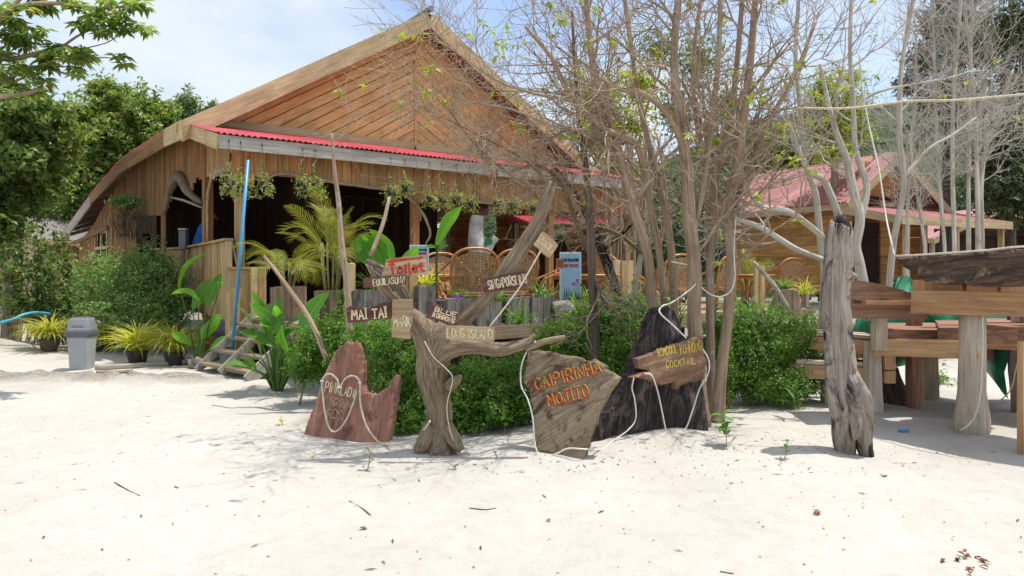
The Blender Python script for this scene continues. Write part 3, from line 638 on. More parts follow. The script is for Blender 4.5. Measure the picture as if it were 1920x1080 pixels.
orange = wood('orange_bungalow_timber', (.36, .17, .055), (.56, .30, .10), (.66, .42, .18), .22, grain=.6, stain=(.22, .10, .04), stain_at=.68)
h2, P2 = hut('timber_bungalow', 'orange timber bungalow with a faded red roof right of the restaurant', (8.35, 17.8), (.89, .45, 0), 4.1, 4.9, 3.42, 4.85, 1.1, M['roofpink'], orange, planks=10)
for i in range(5): corr('awning_sheet', P2(-.05 + .86 * i, -1.5, 2.95), P2(-.05 + .86 * (i + 1), -1.5, 2.95), P2(-.05 + .86 * i, .35, 3.38), P2(-.05 + .86 * (i + 1), .35, 3.38), M['roofpink'], h2)
board('awning_board', P2(-.1, -1.52, 2.86), P2(4.3, -1.52, 2.86), .2, .035, UP, M['cream'], h2); board('awning_board', P2(-.08, -1.5, 2.86), P2(-.08, .3, 3.28), .2, .035, UP, M['cream'], h2)
for a in (.3, 2.2, 4.1): board('awning_post', P2(a, -1.35, 0), P2(a, -1.35, 2.85), .12, .12, UB, M['rail'], h2)
board('porch_rail', P2(.3, -1.35, 1.75), P2(4.1, -1.35, 1.75), .08, .06, UP, M['dim'], h2); board('porch_floor', P2(.2, -.6, 1.0), P2(4.2, -.6, 1.0), 1.6, .05, VB, M['deck'], h2)
hut('timber_bungalow', 'far bungalow with dark walls and red roof beyond the white stems', (16.2, 27.5), (.97, .24, 0), 6.5, 5.5, 3.0, 4.3, 1.2, M['roofpink'], M['dim'])
h4, P4 = hut('timber_bungalow', 'orange hut with pink roof seen through the open porch', (-2.9, 26.3), (.94, -.34, 0), 3.3, 4, 3.75, 4.9, .9, M['roofpink'], orange)
h5, P5 = hut('timber_bungalow', 'hut with bright red awning seen through the porch behind the leaning driftwood limb', (-.2, 24.6), (.99, .1, 0), 3.6, 4, 3.9, 5.0, .9, M['roofred'], M['wall'])
for i in range(4): corr('awning_sheet', P5(.9 * i, -1.2, 3.28), P5(.9 * (i + 1), -1.2, 3.28), P5(.9 * i, .3, 3.75), P5(.9 * (i + 1), .3, 3.75), M['roofred'], h5)
h6, P6 = hut('plain_hut', 'pale yellow walled hut half hidden behind saplings left of the restaurant', (-19.4, 25.0), (.9, -.43, 0), 4.6, 4, 2.75, 3.7, .5, plain('grey_sheet_roof', (.22, .20, .18), .9), wood('yellowed_wall_timber', (.36, .28, .15), (.52, .43, .25), (.6, .52, .33), .15), door=False)
h6['category'] = 'hut'; del h6['group']

# ------------------------------------------------------------------ hand painted lettering: strokes on a 4 x 6 grid
GL = {'A': '0,0 1.9,6 3.9,0;.7,2.1 3.2,2.2', 'B': '0,0 0,6 2.4,6 3.3,5.3 3.2,4 2.2,3.2 0,3.1;2.2,3.2 3.6,2.6 3.8,1.2 2.9,.1 0,0',
      'C': '3.7,4.9 3,5.8 1.7,6 .5,5 0,3 .5,1 1.7,0 3,.2 3.8,1.2', 'D': '0,0 0,6 1.9,5.9 3.3,4.8 3.8,3 3.3,1.2 1.9,.1 0,0', 'E': '3.4,6 0,6 0,0 3.5,0;0,3.1 2.7,3.1',
      'F': '3.4,6 0,6 0,0;0,3.1 2.7,3.1', 'G': '3.7,4.9 3,5.8 1.7,6 .5,5 0,3 .5,1 1.7,0 3.2,.4 3.7,1.4 3.7,2.7 2.2,2.7', 'H': '0,0 0,6;3.6,0 3.6,6;0,3 3.6,3',
      'I': '.6,6 .6,0', 'J': '1.2,6 3.8,6;2.6,6 2.6,1.6 2.2,.5 1.3,.0 .5,.3 0,1.4', 'K': '0,0 0,6;3.5,6 0,2.6;1.2,3.6 3.7,0', 'L': '0,6 0,0 3.4,0',
      'M': '0,0 .5,6 2.2,2 4,6 4.5,0', 'N': '0,0 0,6 3.6,0 3.6,6', 'O': '1.9,6 .6,5.2 0,3 .6,.8 1.9,0 3.2,.8 3.8,3 3.2,5.2 1.9,6', 'P': '0,0 0,6 2.5,6 3.5,5.3 3.5,3.9 2.5,3 0,2.9',
      'Q': '1.9,6 .6,5.2 0,3 .6,.8 1.9,0 3.2,.8 3.8,3 3.2,5.2 1.9,6;2.4,1.6 4,-.6', 'R': '0,0 0,6 2.5,6 3.5,5.3 3.5,3.9 2.5,3 0,3;1.8,3 3.8,0', 'S': '3.5,5 2.7,5.9 1.2,5.9 .2,5 .4,3.9 1.8,3.1 3.3,2.3 3.6,1.1 2.6,.1 1.1,0 .1,1',
      'T': '0,6 3.8,6;1.9,6 1.9,0', 'U': '0,6 0,1.6 .7,.3 1.9,0 3,.3 3.7,1.6 3.7,6', 'Y': '0,6 1.9,3 3.8,6;1.9,3 1.9,0', 'o': '1.5,3.8 .5,3.3 0,1.9 .5,.5 1.5,0 2.5,.5 3,1.9 2.5,3.3 1.5,3.8',
      'i': '.6,3.8 .6,.5 1.1,0;.6,4.9 .7,5.3', 'l': '.6,5.6 .5,1 1,-.6 .8,-1.2', 'e': '.1,2 2.9,2.3 2.6,3.4 1.5,3.9 .5,3.3 0,1.9 .5,.5 1.6,0 2.9,.7', 't': '1.3,5.4 1.2,.8 1.9,0 2.9,.3;0,3.7 2.7,3.9', '1': '0,4.8 1,6 1,0', '0': '1.6,6 .5,5 0,3 .5,1 1.6,0 2.7,1 3.2,3 2.7,5 1.6,6', ' ': ''}
GW = {'I': 1.2, 'i': 1.3, 'l': 1.4, 'M': 4.5, ' ': 1.8, 'o': 3, 'e': 3, 't': 2.9, '1': 1.3, '0': 3.2}
def lettering(lines, x0, y0, wid, hgt, stroke, gap=.45, rise=0, jit=.18, serif=False, lay=None, r=None):
    """strokes of several lines filling wid x hgt boxes; returns an MB in the plane x,y with z = 0"""
    r = r or random.Random(len(lines[0]) * 7 + 3); mb = MB()
    for li, tx in enumerate(lines):
        tot = sum(GW.get(c, 3.8) + 1.5 for c in tx) - 1.5; sx = wid / tot; sy = hgt / 6; cx = 0; base = y0 - li * hgt * (1 + gap)
        for c in tx:
            dy = r.uniform(-jit, jit); ky = 1 + r.uniform(-jit, jit) * .4; sl = r.uniform(-.06, .06)
            for st in GL.get(c, '').split(';'):
                if not st: continue
                p = [tuple(map(float, q.split(','))) for q in st.split()]
                if len(p) > 4: p = cr(p, 3)
                q = [V(x0 + (cx + a + sl * b_) * sx, base + (b_ * ky + dy) * sy + rise * (cx + a) * sx, 0) for a, b_ in p]
                ribbon(mb, q, stroke * r.uniform(.85, 1.15), r)
                if serif and len(p) == 2 and abs(p[0][0] - p[1][0]) < .3:
                    for e in (q[1:] if c == 'T' else q): ribbon(mb, [e - V(stroke * .85, 0, 0), e + V(stroke * .85, 0, 0)], stroke * .55, r)
            cx += GW.get(c, 3.8) + 1.5
    return mb
RZ = [0]
def ribbon(mb, q, wd, r):
    n = len(q); vs = []; RZ[0] = (RZ[0] + 1) % 40; z = RZ[0] * 2e-5
    for i in range(n):
        t = (q[min(i + 1, n - 1)] - q[max(i - 1, 0)]); t = t.normalized() if t.length > 0 else V(1, 0, 0); nn = V(-t.y, t.x, 0); k = wd / 2 * r.uniform(.8, 1.2)
        e = t * (-k * .6 if i == 0 else k * .6 if i == n - 1 else 0)
        vs += [q[i] + nn * k + e + V(0, 0, z), q[i] - nn * k + e + V(0, 0, z)]
    mb.add(vs, [(2 * i, 2 * i + 1, 2 * i + 3, 2 * i + 2) for i in range(n - 1)])
def wavy(poly, step=.03, jit=.004):
    o = []
    for i in range(len(poly)):
        p, q = V(*poly[i]), V(*poly[(i + 1) % len(poly)]); k = max(1, int((q - p).length / step))
        for j in range(k): a = p.lerp(q, j / k); o.append((a.x + rnd.uniform(-jit, jit), a.y + rnd.uniform(-jit, jit)))
    return o
def tilted(px, py, d, roll, yaw=0, lean=0):
    """plane facing the viewer's side: returns a matrix whose x runs along the sign, y up, z out"""
    return Matrix.Translation(at(px, py, d)) @ Matrix.Rotation(R(yaw), 4, 'Z') @ Matrix.Rotation(R(90 + lean), 4, 'X') @ Matrix.Rotation(R(roll), 4, 'Z')
def relief(poly, th, seed=0, amp=.012, step=.035, grain=(0, 1), fr=4.0, edge=.02):
    """a slab front with its own relief: outline kept, inner points pushed in and out; returned in plane coords, z out"""
    pts = [V(*p) for p in poly]; n = len(pts); xs = [p.x for p in pts]; ys = [p.y for p in pts]; vv = [p.copy() for p in pts]
    y = min(ys)
    while y < max(ys):
        x = min(xs)
        while x < max(xs): vv.append(V(x + rnd.uniform(-.3, .3) * step, y + rnd.uniform(-.3, .3) * step)); x += step
        y += step
    vo, eo, fo, ov, *_ = delaunay_2d_cdt([v.to_2d() if len(v) > 2 else v for v in vv], [(i, (i + 1) % n) for i in range(n)], [list(range(n))], 1, 1e-5)
    used = set(i for f in fo for i in f); rim = {}
    for f in fo:
        for i in range(len(f)): k = (f[i], f[(i + 1) % len(f)]); rim[k] = rim.get(k, 0) + 1
    bord = [k for k in rim if (k[1], k[0]) not in rim]; bset = set(i for k in bord for i in k)
    g = V(*grain).normalized(); h = V(-g.y, g.x)
    def dz(p):
        a, b = p.dot(g), p.dot(h); return amp * (noise.noise((a * 1.2 + seed, b * fr, 1)) * 1.4 + .7 * noise.noise((a * 3, b * fr * 2.7, seed)) + .35 * noise.noise((a * 9, b * fr * 7, seed + 4)))
    mb = MB(); fr_, bk_ = [], []
    for i, p in enumerate(vo):
        q = V(p[0], p[1]); z = dz(q) - (edge if i in bset else 0)
        fr_.append((q.x, q.y, z)); bk_.append((q.x * .985, q.y, -th + .6 * dz(q * 1.3)))
    gs = [(V(p[0], p[1]).dot(h), p[2], V(p[0], p[1]).dot(g)) for p in fr_ + bk_]; N = len(vo)
    fs = [tuple(f) for f in fo] + [tuple(i + N for i in reversed(f)) for f in fo] + [(b_, a_, a_ + N, b_ + N) for a_, b_ in bord]
    mb.add(fr_ + bk_, fs, gs); return mb, dz

# ------------------------------------------------------------------ driftwood tree that carries the cocktail boards
tree0 = thing('driftwood_tree', at(822, 842, 6.45), 'twisted grey driftwood trunk standing in the sand, hung with cocktail boards', 'driftwood')
def limb(name, pts, parent, mat, n=16, groove=.28, rough=.1, k=6, sd=None):
    """pts: px, py, depth, radius in pixels"""
    mb = MB(); mb.tube([at(p[0], p[1], p[2]) for p in pts], [p[3] / F * p[2] for p in pts], n, rough, groove, sd if sd is not None else rnd.random() * 9, k=k)
    return mk(name, mb, mat, parent, smooth=True)
limb('trunk', [(822, 862, 6.45, 38.6), (822, 842, 6.45, 31.9), (822, 815, 6.45, 23.5), (824, 770, 6.45, 21.0), (818, 735, 6.45, 22.7), (812, 700, 6.44, 25.2), (815, 665, 6.43, 27.7), (826, 635, 6.42, 28.6), (842, 612, 6.42, 18.5)], tree0, M['drift'], 28, .34, .12, 8, 2.2)
limb('limb', [(815, 690, 6.40, 20.2), (806, 640, 6.40, 25.2), (785, 608, 6.38, 18.5), (760, 585, 6.34, 12.6), (735, 560, 6.3, 8.4), (712, 530, 6.28, 7.6), (694, 500, 6.26, 5.0)], tree0, M['drift'], 20, .34, .12, 7, 4.1)
limb('limb', [(822, 660, 6.45, 20.7), (850, 618, 6.45, 15.5), (885, 585, 6.45, 11.1), (920, 550, 6.46, 10.4), (948, 508, 6.48, 14.1), (982, 458, 6.52, 13.3), (1010, 412, 6.55, 11.8), (1027, 372, 6.58, 11.1), (1036, 342, 6.6, 6.7)], tree0, M['drift'], 24, .34, .14, 8, 6.6)
limb('limb', [(812, 670, 6.4, 21.8), (845, 655, 6.36, 17.6), (885, 650, 6.33, 14.3), (930, 656, 6.3, 12.6), (968, 650, 6.28, 10.1), (992, 640, 6.27, 6.7), (1003, 628, 6.26, 3.4)], tree0, M['drift'], 18, .34, .14, 7, 8.2)
limb('limb', [(985, 655, 6.27, 5.9), (1020, 640, 6.25, 5.9), (1060, 632, 6.25, 4.2)], tree0, M['drift'], 10, .3)
limb('root', [(810, 800, 6.42, 16), (794, 832, 6.38, 15), (780, 848, 6.36, 9)], tree0, M['drift'], 12, .25)
limb('root', [(835, 800, 6.42, 15), (852, 826, 6.36, 13), (866, 844, 6.33, 7)], tree0, M['drift'], 12, .25)
limb('knob', [(842, 722, 6.44, 14), (856, 712, 6.36, 10), (864, 704, 6.3, 3)], tree0, M['drift'], 10, .2)
for i in range(12):
    a = rnd.uniform(-9, 9); b_ = rnd.uniform(-10, 10); limb('splinter', [(690 + a * .6, 492 + b_ * .7, 6.27, 2.0), (720 + a, 512 + b_, 6.26, 3.4), (748 + a, 538 + b_, 6.28, 3.0), (770 + a * .5, 572 + b_ * .5, 6.32, 2.0)], tree0, M['driftpale' if i % 2 else 'drift'], 6, .2)

def sign(name, label, px, py, d, wpx, hpx, roll, text, board_m, paint, yaw=0, lean=0, stroke=.013, th=.03, poly=None, fx=.86, fy=.55, ofx=0, ofy=0, serif=True, second=None, group=None, gap=.4, extra=None, cat='sign', jit=.18, rise=0):
    W_, H_ = wpx / F * d, hpx / F * d
    s = thing(name, at(px, py, d), label, cat, group); Mx = tilted(px, py, d, roll, yaw, lean)
    pl = poly or [(-.5, -.5), (.5, -.5), (.5, .5), (-.5, .5)]; pl = wavy([(x * W_, y * H_) for x, y in pl], .04, .0035)
    mb = MB(); mb.prism(pl, (0, 0, 0), (1, 0, 0), (0, 1, 0), (0, 0, 1), th); mk('sign_board', mb, board_m, s, M=Mx)
    lh = fy * H_ / (len(text) + gap * (len(text) - 1)); kw = dict(gap=gap, serif=serif, jit=jit, rise=rise)
    if text:
        args = (text, -fx * W_ / 2 + ofx * W_, fy * H_ / 2 - lh + ofy * H_, fx * W_, lh)
        if second:
            mk('lettering_shadow', lettering(*args, stroke * 1.9, **kw), second, s, M=Mx @ Matrix.Translation((stroke * .35, stroke * .3, .0025)))
        mk('lettering', lettering(*args, stroke, **kw), paint, s, M=Mx @ Matrix.Translation((0, 0, .0045)))
    if extra: extra(s, Mx, W_, H_)
    for fx_ in (-.4, .4):
        mb = MB(); mb.tube([V(fx_ * W_, .1 * H_, -.002), V(fx_ * W_, .1 * H_, .006)], .005, 6); mk('nail', mb, M['wire'], s, M=Mx)
    return s
def arrow(s, Mx, W_, H_):
    mb = MB(); pts = [(-.36, .30), (-.22, .17), (-.21, .24), (.34, .33), (.30, .26), (.45, .36), (.36, .47), (.36, .40), (-.20, .40), (-.19, .46)]
    mb.prism([(x * W_, y * H_) for x, y in pts], (0, 0, .004), (1, 0, 0), (0, 1, 0), (0, 0, 1), .003); mk('arrow', mb, M['paintred'], s, M=Mx)
sign('wooden_sign', 'tan board with a red arrow and the red word Toilet', 757, 500, 6.20, 88, 38, 5, ['Toilet'], M['signtan'], M['paintred'], stroke=.020, poly=[(-.5, -.38), (.5, -.5), (.49, .5), (-.35, .46)], fx=.72, fy=.46, ofx=.06, ofy=-.08, serif=False, extra=arrow)
sign('wooden_sign', 'narrow maroon board lettered EQUILA SUNN below the toilet board', 721, 528, 6.16, 80, 17, 6, ['EQUILASUNN'], M['signred'], M['paintcream'], stroke=.0085, fx=.74, fy=.70, ofx=.10)
sign('wooden_sign', 'wavy topped maroon board lettered MAI TAI', 692, 586, 6.20, 84, 33, 4, ['MAI TAI'], M['signred'], M['paintcream'], stroke=.014, poly=[(-.5, -.5), (.5, -.42), (.5, .46), (.36, .52), (.22, .42), (.05, .26), (-.18, .24), (-.38, .44), (-.5, .34)], fx=.78, fy=.56, ofy=-.06)
sign('wooden_sign', 'upright tan board with faint lettering MARK between MAI TAI and the trunk', 754, 598, 6.16, 38, 76, -1, ['MARK'], M['signtan'], M['paintcream'], stroke=.010, poly=[(-.5, -.45), (.42, -.5), (.36, -.3), (.5, -.12), (.5, .5), (-.5, .48)], fx=.8, fy=.22, ofy=-.06)
sign('wooden_sign', 'small curved maroon board lettered BLUE KOHRONG tilted at the fork', 832, 590, 6.12, 62, 30, -18, ['BLUE', 'KOHRONG'], M['signred'], M['paintcream'], stroke=.0065, poly=[(-.5, -.5), (-.1, -.42), (.3, -.5), (.5, -.2), (.42, .38), (.1, .26), (-.25, .5), (-.42, .55)], fx=.68, fy=.66, ofx=.04, lean=-18)
sign('wooden_sign', 'bleached board with faded lettering LONG ISLAND above the low limb', 881, 625, 6.10, 92, 28, -2, ['LONG ISLAND'], M['signtan'], M['paintcream'], stroke=.0105, poly=[(-.5, -.42), (-.2, -.5), (.1, -.42), (.3, -.52), (.5, -.46), (.5, .44), (-.5, .5)], fx=.92, fy=.6)
sign('wooden_sign', 'tilted maroon board lettered SINGAPOR SLING on the right limb', 946, 529, 6.22, 84, 30, 10, ['SINGAPORSLING'], M['signred'], M['paintcream'], stroke=.009, fx=.86, fy=.56, ofx=.06, poly=[(-.5, -.5), (.48, -.5), (.5, .5), (-.5, .44)])
sign('wooden_sign', 'small tan board lettered PINACOLA nailed high on the right limb', 1025, 459, 6.32, 40, 32, -38, ['PINACOLA'], M['signtan'], M['paintcream'], yaw=25, stroke=.006, fx=.9, fy=.4)
sign('wooden_sign', 'tiny wooden tag painted with an orange ten before the blue ferry sign', 1050, 494, 9.7, 14, 20, 0, ['10'], M['signtan'], M['paintorange'], stroke=.018, fx=.7, fy=.6, serif=False)
def ferry(px, py, d, wpx, hpx, yaw, label, cut=False):
    W_, H_ = wpx / F * d, hpx / F * d; s = thing('ferry_sign', at(px, py + hpx / 2, d), label, 'sign', 'pale blue ferry ticket signs on the terrace'); Mx = tilted(px, py, d, 0, yaw)
    mb = MB(); mb.box((0, 0, -.03), (W_ * 1.12, H_ * 1.03, .05)); mk('sign_frame', mb, M['white'], s, M=Mx)
    mb = MB(); mb.box((0, 0, 0), (W_, H_ * .97, .012)); mk('sign_face', mb, M['signblue'], s, M=Mx)
    mk('lettering', lettering(['LUCKY DREAM FERRY'], -W_ * .42, H_ * .33, W_ * .84, H_ * .055, .010, jit=.02), M['navy'], s, M=Mx @ Matrix.Translation((0, 0, .009)))
    mk('lettering', lettering(['TICKET SOLD HERE'], -W_ * .36, H_ * .22, W_ * .76, H_ * .055, .010, jit=.02), M['paintred'], s, M=Mx @ Matrix.Translation((0, 0, .009)))
    mb = MB()
    for i in range(9):
        x = W_ * (-.4 + .1 * i); mb.prism([(x, -H_ * .42), (x + W_ * .11, -H_ * .42), (x + W_ * .08, -H_ * rnd.uniform(.1, .3)), (x + .02, -H_ * rnd.uniform(.15, .34))], (0, 0, .009), (1, 0, 0), (0, 1, 0), (0, 0, 1), .002)
    mk('printed_picture', mb, M['navy'], s, M=Mx)
    for sx in (-.45, .45):
        mb = MB(); mb.tube([V(sx * W_, -H_ * .5, -.04), V(sx * W_, -H_ * .5 - .35, -.12)], .015, 6); mk('leg', mb, M['white'], s, M=Mx)
ferry(1070, 522, 11.6, 36, 96, 4, 'pale blue ferry ticket sign standing behind the rattan table')
ferry(787, 490, 11.2, 32, 60, 22, 'pale blue ferry ticket sign partly hidden by the toilet board')

# ------------------------------------------------------------------ painted slabs leaning in the sand
def leanplane(px0, py0, px1, py1, lean):
    """plane through two points of the ground seen at these pixels, leaning back by lean degrees"""
    g = lambda px, py: at(px, py, F * EYE / (py - HY)); p0, p1 = g(px0, py0), g(px1, py1); ex = (p1 - p0); ex.z = 0; ex.normalize(); back = V(-ex.y, ex.x, 0)
    if back.y < 0: back = -back
    ey = (UP * math.cos(R(lean)) + back * math.sin(R(lean))); return p0, ex, ey, ex.cross(ey).normalized()
def slab(name, label, outline, base, lean, th, mat, seed, amp, grain, fr, cat='sign slab', push=0, step=.03, edge=.012):
    p0, ex, ey, n = leanplane(*base, lean); p0 = p0 + n * push
    pl = []
    for px, py in outline: q = ray(px, py, p0, n) - p0; pl.append((q.dot(ex), q.dot(ey)))
    if sum(pl[i][0] * pl[(i + 1) % len(pl)][1] - pl[(i + 1) % len(pl)][0] * pl[i][1] for i in range(len(pl))) < 0: pl = pl[::-1]
    mb, dz = relief(wavy(pl, .035, .006), th, seed, amp, step, grain, fr, edge)
    Mx = Matrix(((ex.x, ey.x, n.x, p0.x), (ex.y, ey.y, n.y, p0.y), (ex.z, ey.z, n.z, p0.z), (0, 0, 0, 1)))
    s = thing(name, p0, label, cat); mk('slab_body', mb, mat, s, M=Mx); return s, Mx, (p0, ex, ey, n), dz
def on(pl, px, py): q = ray(px, py, pl[0], pl[3]) - pl[0]; return (q.dot(pl[1]), q.dot(pl[2]))
def slabtext(s, Mx, pl, px, py, px2, hpx, text, paint, stroke, second=None, up=.02, rise_=None, **k):
    a = on(pl, px, py); b_ = on(pl, px2[0], px2[1]); W_ = math.hypot(b_[0] - a[0], b_[1] - a[1]); an = math.atan2(b_[1] - a[1], b_[0] - a[0]); h = hpx / F * pl[0].y
    T = Mx @ Matrix.Translation((a[0], a[1], up)) @ Matrix.Rotation(an, 4, 'Z')
    if second: mk('lettering_shadow', lettering([text], 0, 0, W_, h, stroke * .75, **k), second, s, M=T @ Matrix.Translation((stroke * .62, stroke * .5, -.002)))
    mk('lettering', lettering([text], 0, 0, W_, h, stroke, **k), paint, s, M=T)
pk, pkM, pkP, dz1 = slab('painted_slab', 'red brown two peaked slab lettered PINK LADY inside a rope heart', [(566, 824), (600, 722), (612, 690), (630, 655), (650, 640), (662, 645), (668, 640), (676, 668), (680, 690), (677, 722), (684, 735), (700, 742), (712, 735), (725, 725), (738, 705), (744, 702), (746, 715), (742, 745), (735, 790), (727, 838), (700, 836), (660, 830), (610, 826)], (566, 822, 727, 832), 9, .12, M['redslab'], 3.1, .022, (.12, 1), 3.2)
slabtext(pk, pkM, pkP, 611, 733, (638, 738), 18, 'PINK', M['paintcream'], .0105, up=.026, jit=.15)
slabtext(pk, pkM, pkP, 640, 740, (667, 745), 16, 'LADY', M['paintcream'], .0105, up=.026, jit=.15)
slabtext(pk, pkM, pkP, 609, 755, (660, 768), 15, 'MARGARITA', M['paintfade'], .0075, up=.026, jit=.3)
slabtext(pk, pkM, pkP, 616, 782, (650, 788), 17, 'ROSE', M['paintfade'], .008, up=.026, jit=.3)
mb = MB(); a_, b2 = on(pkP, 633, 752), on(pkP, 623, 806); ribbon(mb, [V(a_[0], a_[1], 0), V((a_[0] + b2[0]) / 2 + .006, (a_[1] + b2[1]) / 2, 0), V(b2[0], b2[1], 0)], .007, rnd); mk('crack', mb, M['char'], pk, M=pkM @ Matrix.Translation((0, 0, .0255)))
cp, cpM, cpP, dz2 = slab('painted_slab', 'tan end grain slab lettered CAIPIRINHA MOJITO in red', [(1004, 850), (1000, 800), (997, 760), (990, 730), (980, 715), (986, 690), (990, 662), (1010, 655), (1050, 664), (1085, 670), (1107, 678), (1112, 672), (1137, 686), (1134, 692), (1161, 707), (1142, 735), (1125, 765), (1112, 800), (1100, 838), (1094, 866), (1070, 872), (1030, 866)], (1004, 852, 1094, 862), 10, .12, M['tanslab'], 7.7, .014, (.75, .5), 5)
slabtext(cp, cpM, cpP, 1006, 733, (1128, 699), 21, 'CAIPIRINHA', M['paintred'], .015, M['paintyellow'], up=.02, serif=True, jit=.08)
slabtext(cp, cpM, cpP, 1030, 764, (1105, 744), 22, 'MOJITO', M['paintred'], .015, M['paintyellow'], up=.02, serif=True, jit=.08)
bk, bkM, bkP, dz3 = slab('charred_slab', 'tall black charred slab with a pointed top behind the brown cocktail board', [(1100, 845), (1110, 815), (1140, 775), (1165, 735), (1185, 700), (1200, 665), (1212, 635), (1222, 600), (1236, 578), (1250, 572), (1266, 582), (1276, 610), (1283, 640), (1300, 660), (1318, 690), (1323, 735), (1326, 812), (1290, 818), (1240, 826), (1180, 836)], (1100, 842, 1326, 814), 6, .16, M['char'], 1.3, .05, (.25, 1), 2.4)
kc, kcM, kcP, dz4 = slab('painted_slab', 'brown torn board lettered ROMDOUL KOHRONG COCKTAIL in yellow', [(1185, 708), (1200, 700), (1218, 696), (1200, 690), (1196, 672), (1230, 660), (1270, 645), (1300, 636), (1318, 630), (1322, 660), (1324, 690), (1320, 712), (1300, 716), (1280, 722), (1270, 731), (1268, 716), (1240, 722), (1225, 714), (1205, 708)], (1100, 842, 1326, 814), 6, .07, M['bracket'], 9.3, .012, (1, .2), 6, push=.12)
slabtext(kc, kcM, kcP, 1232, 669, (1268, 661), 16, 'ROMDOUL', M['paintyellow'], .0055, up=.018, jit=.25)
slabtext(kc, kcM, kcP, 1274, 664, (1313, 658), 20, 'KOHRONG', M['paintyellow'], .0055, up=.018, jit=.3)
slabtext(kc, kcM, kcP, 1247, 690, (1302, 682), 13, 'COCKTAIL', M['paintyellow'], .007, up=.018, jit=.15)

# ------------------------------------------------------------------ ropes
def rope(name, label, pts, rpx=2.4, mat='rope', ties=(), k=7):
    P = [p if isinstance(p, Vector) else at(*p) for p in pts]; d = P[0].y; rpx *= .78; mb = MB(); mb.tube(P, rpx / F * abs(d), 7, k=k); r = thing(name, P[0], label, 'rope'); mk('strand', mb, M[mat], r, smooth=True)
    for i in ties:
        p = P[i]; mb = MB(); mb.tube([p + V(-.012, -.012, .004), p + V(.0, -.016, .006), p + V(.014, -.012, .0)], .009, 6); mk('tie', mb, M['white'], r)
        mb = MB(); mb.tube([p + V(.0, -.014, .004), p + V(.012, -.03, .022)], .0035, 5); mk('tie_end', mb, M['white'], r)
    return r
def onp(pl, px, py, off=.03): return ray(px, py, pl[0] + pl[3] * off, pl[3])
hp = [(636, 727), (633, 713), (622, 702), (611, 703), (604, 715), (605, 735), (609, 770), (615, 796), (624, 809), (636, 805), (650, 786), (661, 760), (669, 733)]
rope('rope', 'cream rope bent into a heart on the red brown slab', [onp(pkP, *p, .045) for p in hp], 2.4, 'rope', (0, 4, 8))
h2p = [(638, 727), (645, 713), (656, 705), (668, 707), (675, 718), (675, 745), (678, 770), (688, 800), (703, 822), (716, 832)]
rope('rope', 'cream rope running from the heart down to the driftwood trunk foot', [onp(pkP, *p, .05) for p in h2p] + [at(735, 833, 6.5), at(760, 830, 6.5), at(780, 822, 6.42), at(795, 806, 6.36), at(806, 790, 6.18)], 2.2, 'rope', (0, 4))
rope('rope', 'thin cord hanging down across the driftwood trunk', [at(796, 640, 6.05), at(812, 668, 6.1), at(835, 690, 6.14), at(848, 706, 6.16), at(846, 726, 6.2), at(838, 760, 6.26), at(842, 800, 6.26), at(850, 826, 6.27)], 1.3, 'rope')
rope('rope', 'white rope looping down the left side and foot of the tan slab', [at(1004, 640, 6.2), onp(cpP, 990, 655, .04), onp(cpP, 978, 685, .04), onp(cpP, 977, 722, .04), onp(cpP, 990, 750, .045), onp(cpP, 999, 785, .045), onp(cpP, 1002, 825, .045), onp(cpP, 1008, 848, .05), onp(cpP, 1022, 857, .05), onp(cpP, 1045, 850, .05), onp(cpP, 1065, 841, .05), onp(cpP, 1095, 842, .05), at(1128, 842, 6.42), onp(bkP, 1150, 826, .07), onp(bkP, 1178, 806, .09), onp(bkP, 1192, 785, .09), onp(bkP, 1190, 750, .09), onp(bkP, 1185, 728, .1), onp(bkP, 1188, 710, .17)], 2.0, 'ropew')
rope('rope', 'white rope drooping from the brown board over the black slab', [onp(kcP, 1208, 700, .04), onp(kcP, 1222, 704, .05), onp(bkP, 1232, 730, .1), onp(bkP, 1240, 765, .09), onp(bkP, 1247, 800, .08), onp(bkP, 1253, 822, .08)], 2.0, 'ropew')
rope('rope', 'white rope hanging down the right edge of the black slab', [onp(kcP, 1318, 655, .06), onp(kcP, 1329, 675, .06), onp(kcP, 1328, 700, .06), onp(bkP, 1312, 728, .1), onp(bkP, 1300, 765, .09), onp(bkP, 1285, 805, .08), onp(bkP, 1262, 832, .08), onp(bkP, 1240, 832, .1)], 1.9, 'ropew')
rope('rope', 'white rope tied from the black slab tip up to the tree stem', [onp(kcP, 1287, 634, .05), onp(bkP, 1262, 610, .1), onp(bkP, 1237, 586, .08), onp(bkP, 1242, 574, .02), onp(bkP, 1258, 568, .02), at(1282, 552, 7.35), at(1300, 537, 7.4), at(1308, 522, 7.5), at(1296, 500, 7.52), at(1258, 490, 7.5)], 1.9, 'ropew')
rope('rope', 'slack white rope looped between the grey tree stems', [at(1304, 524, 7.5), at(1322, 545, 7.45), at(1345, 556, 7.45), at(1368, 548, 7.45), at(1378, 520, 7.5), at(1376, 470, 7.6), at(1380, 400, 7.7)], 1.5, 'ropew')
rope('rope', 'taut pale cord from the right limb down to the LONG ISLAND board', [at(1014, 470, 6.3), at(990, 512, 6.2), at(975, 538, 6.16), at(940, 585, 6.1), at(918, 612, 6.07)], 1.9, 'rope', k=4)
rope('rope', 'thick cream rope strung across the trees at upper right', [at(1400, 205, 8.3), at(1490, 203, 8.2), at(1590, 203, 8.1), at(1700, 190, 8), at(1790, 188, 7.8), at(1920, 177, 7.5), at(2040, 164, 7.2)], 2.8, 'rope')
rope('rope', 'white cord dropping from the trees to the end of the burnt slab', [at(1611, 100, 8.6), at(1616, 160, 8.6), at(1628, 230, 8.5), at(1648, 320, 8.3), at(1660, 400, 8.1), at(1668, 440, 7.9), at(1677, 480, 7.72)], 1.9, 'ropew')

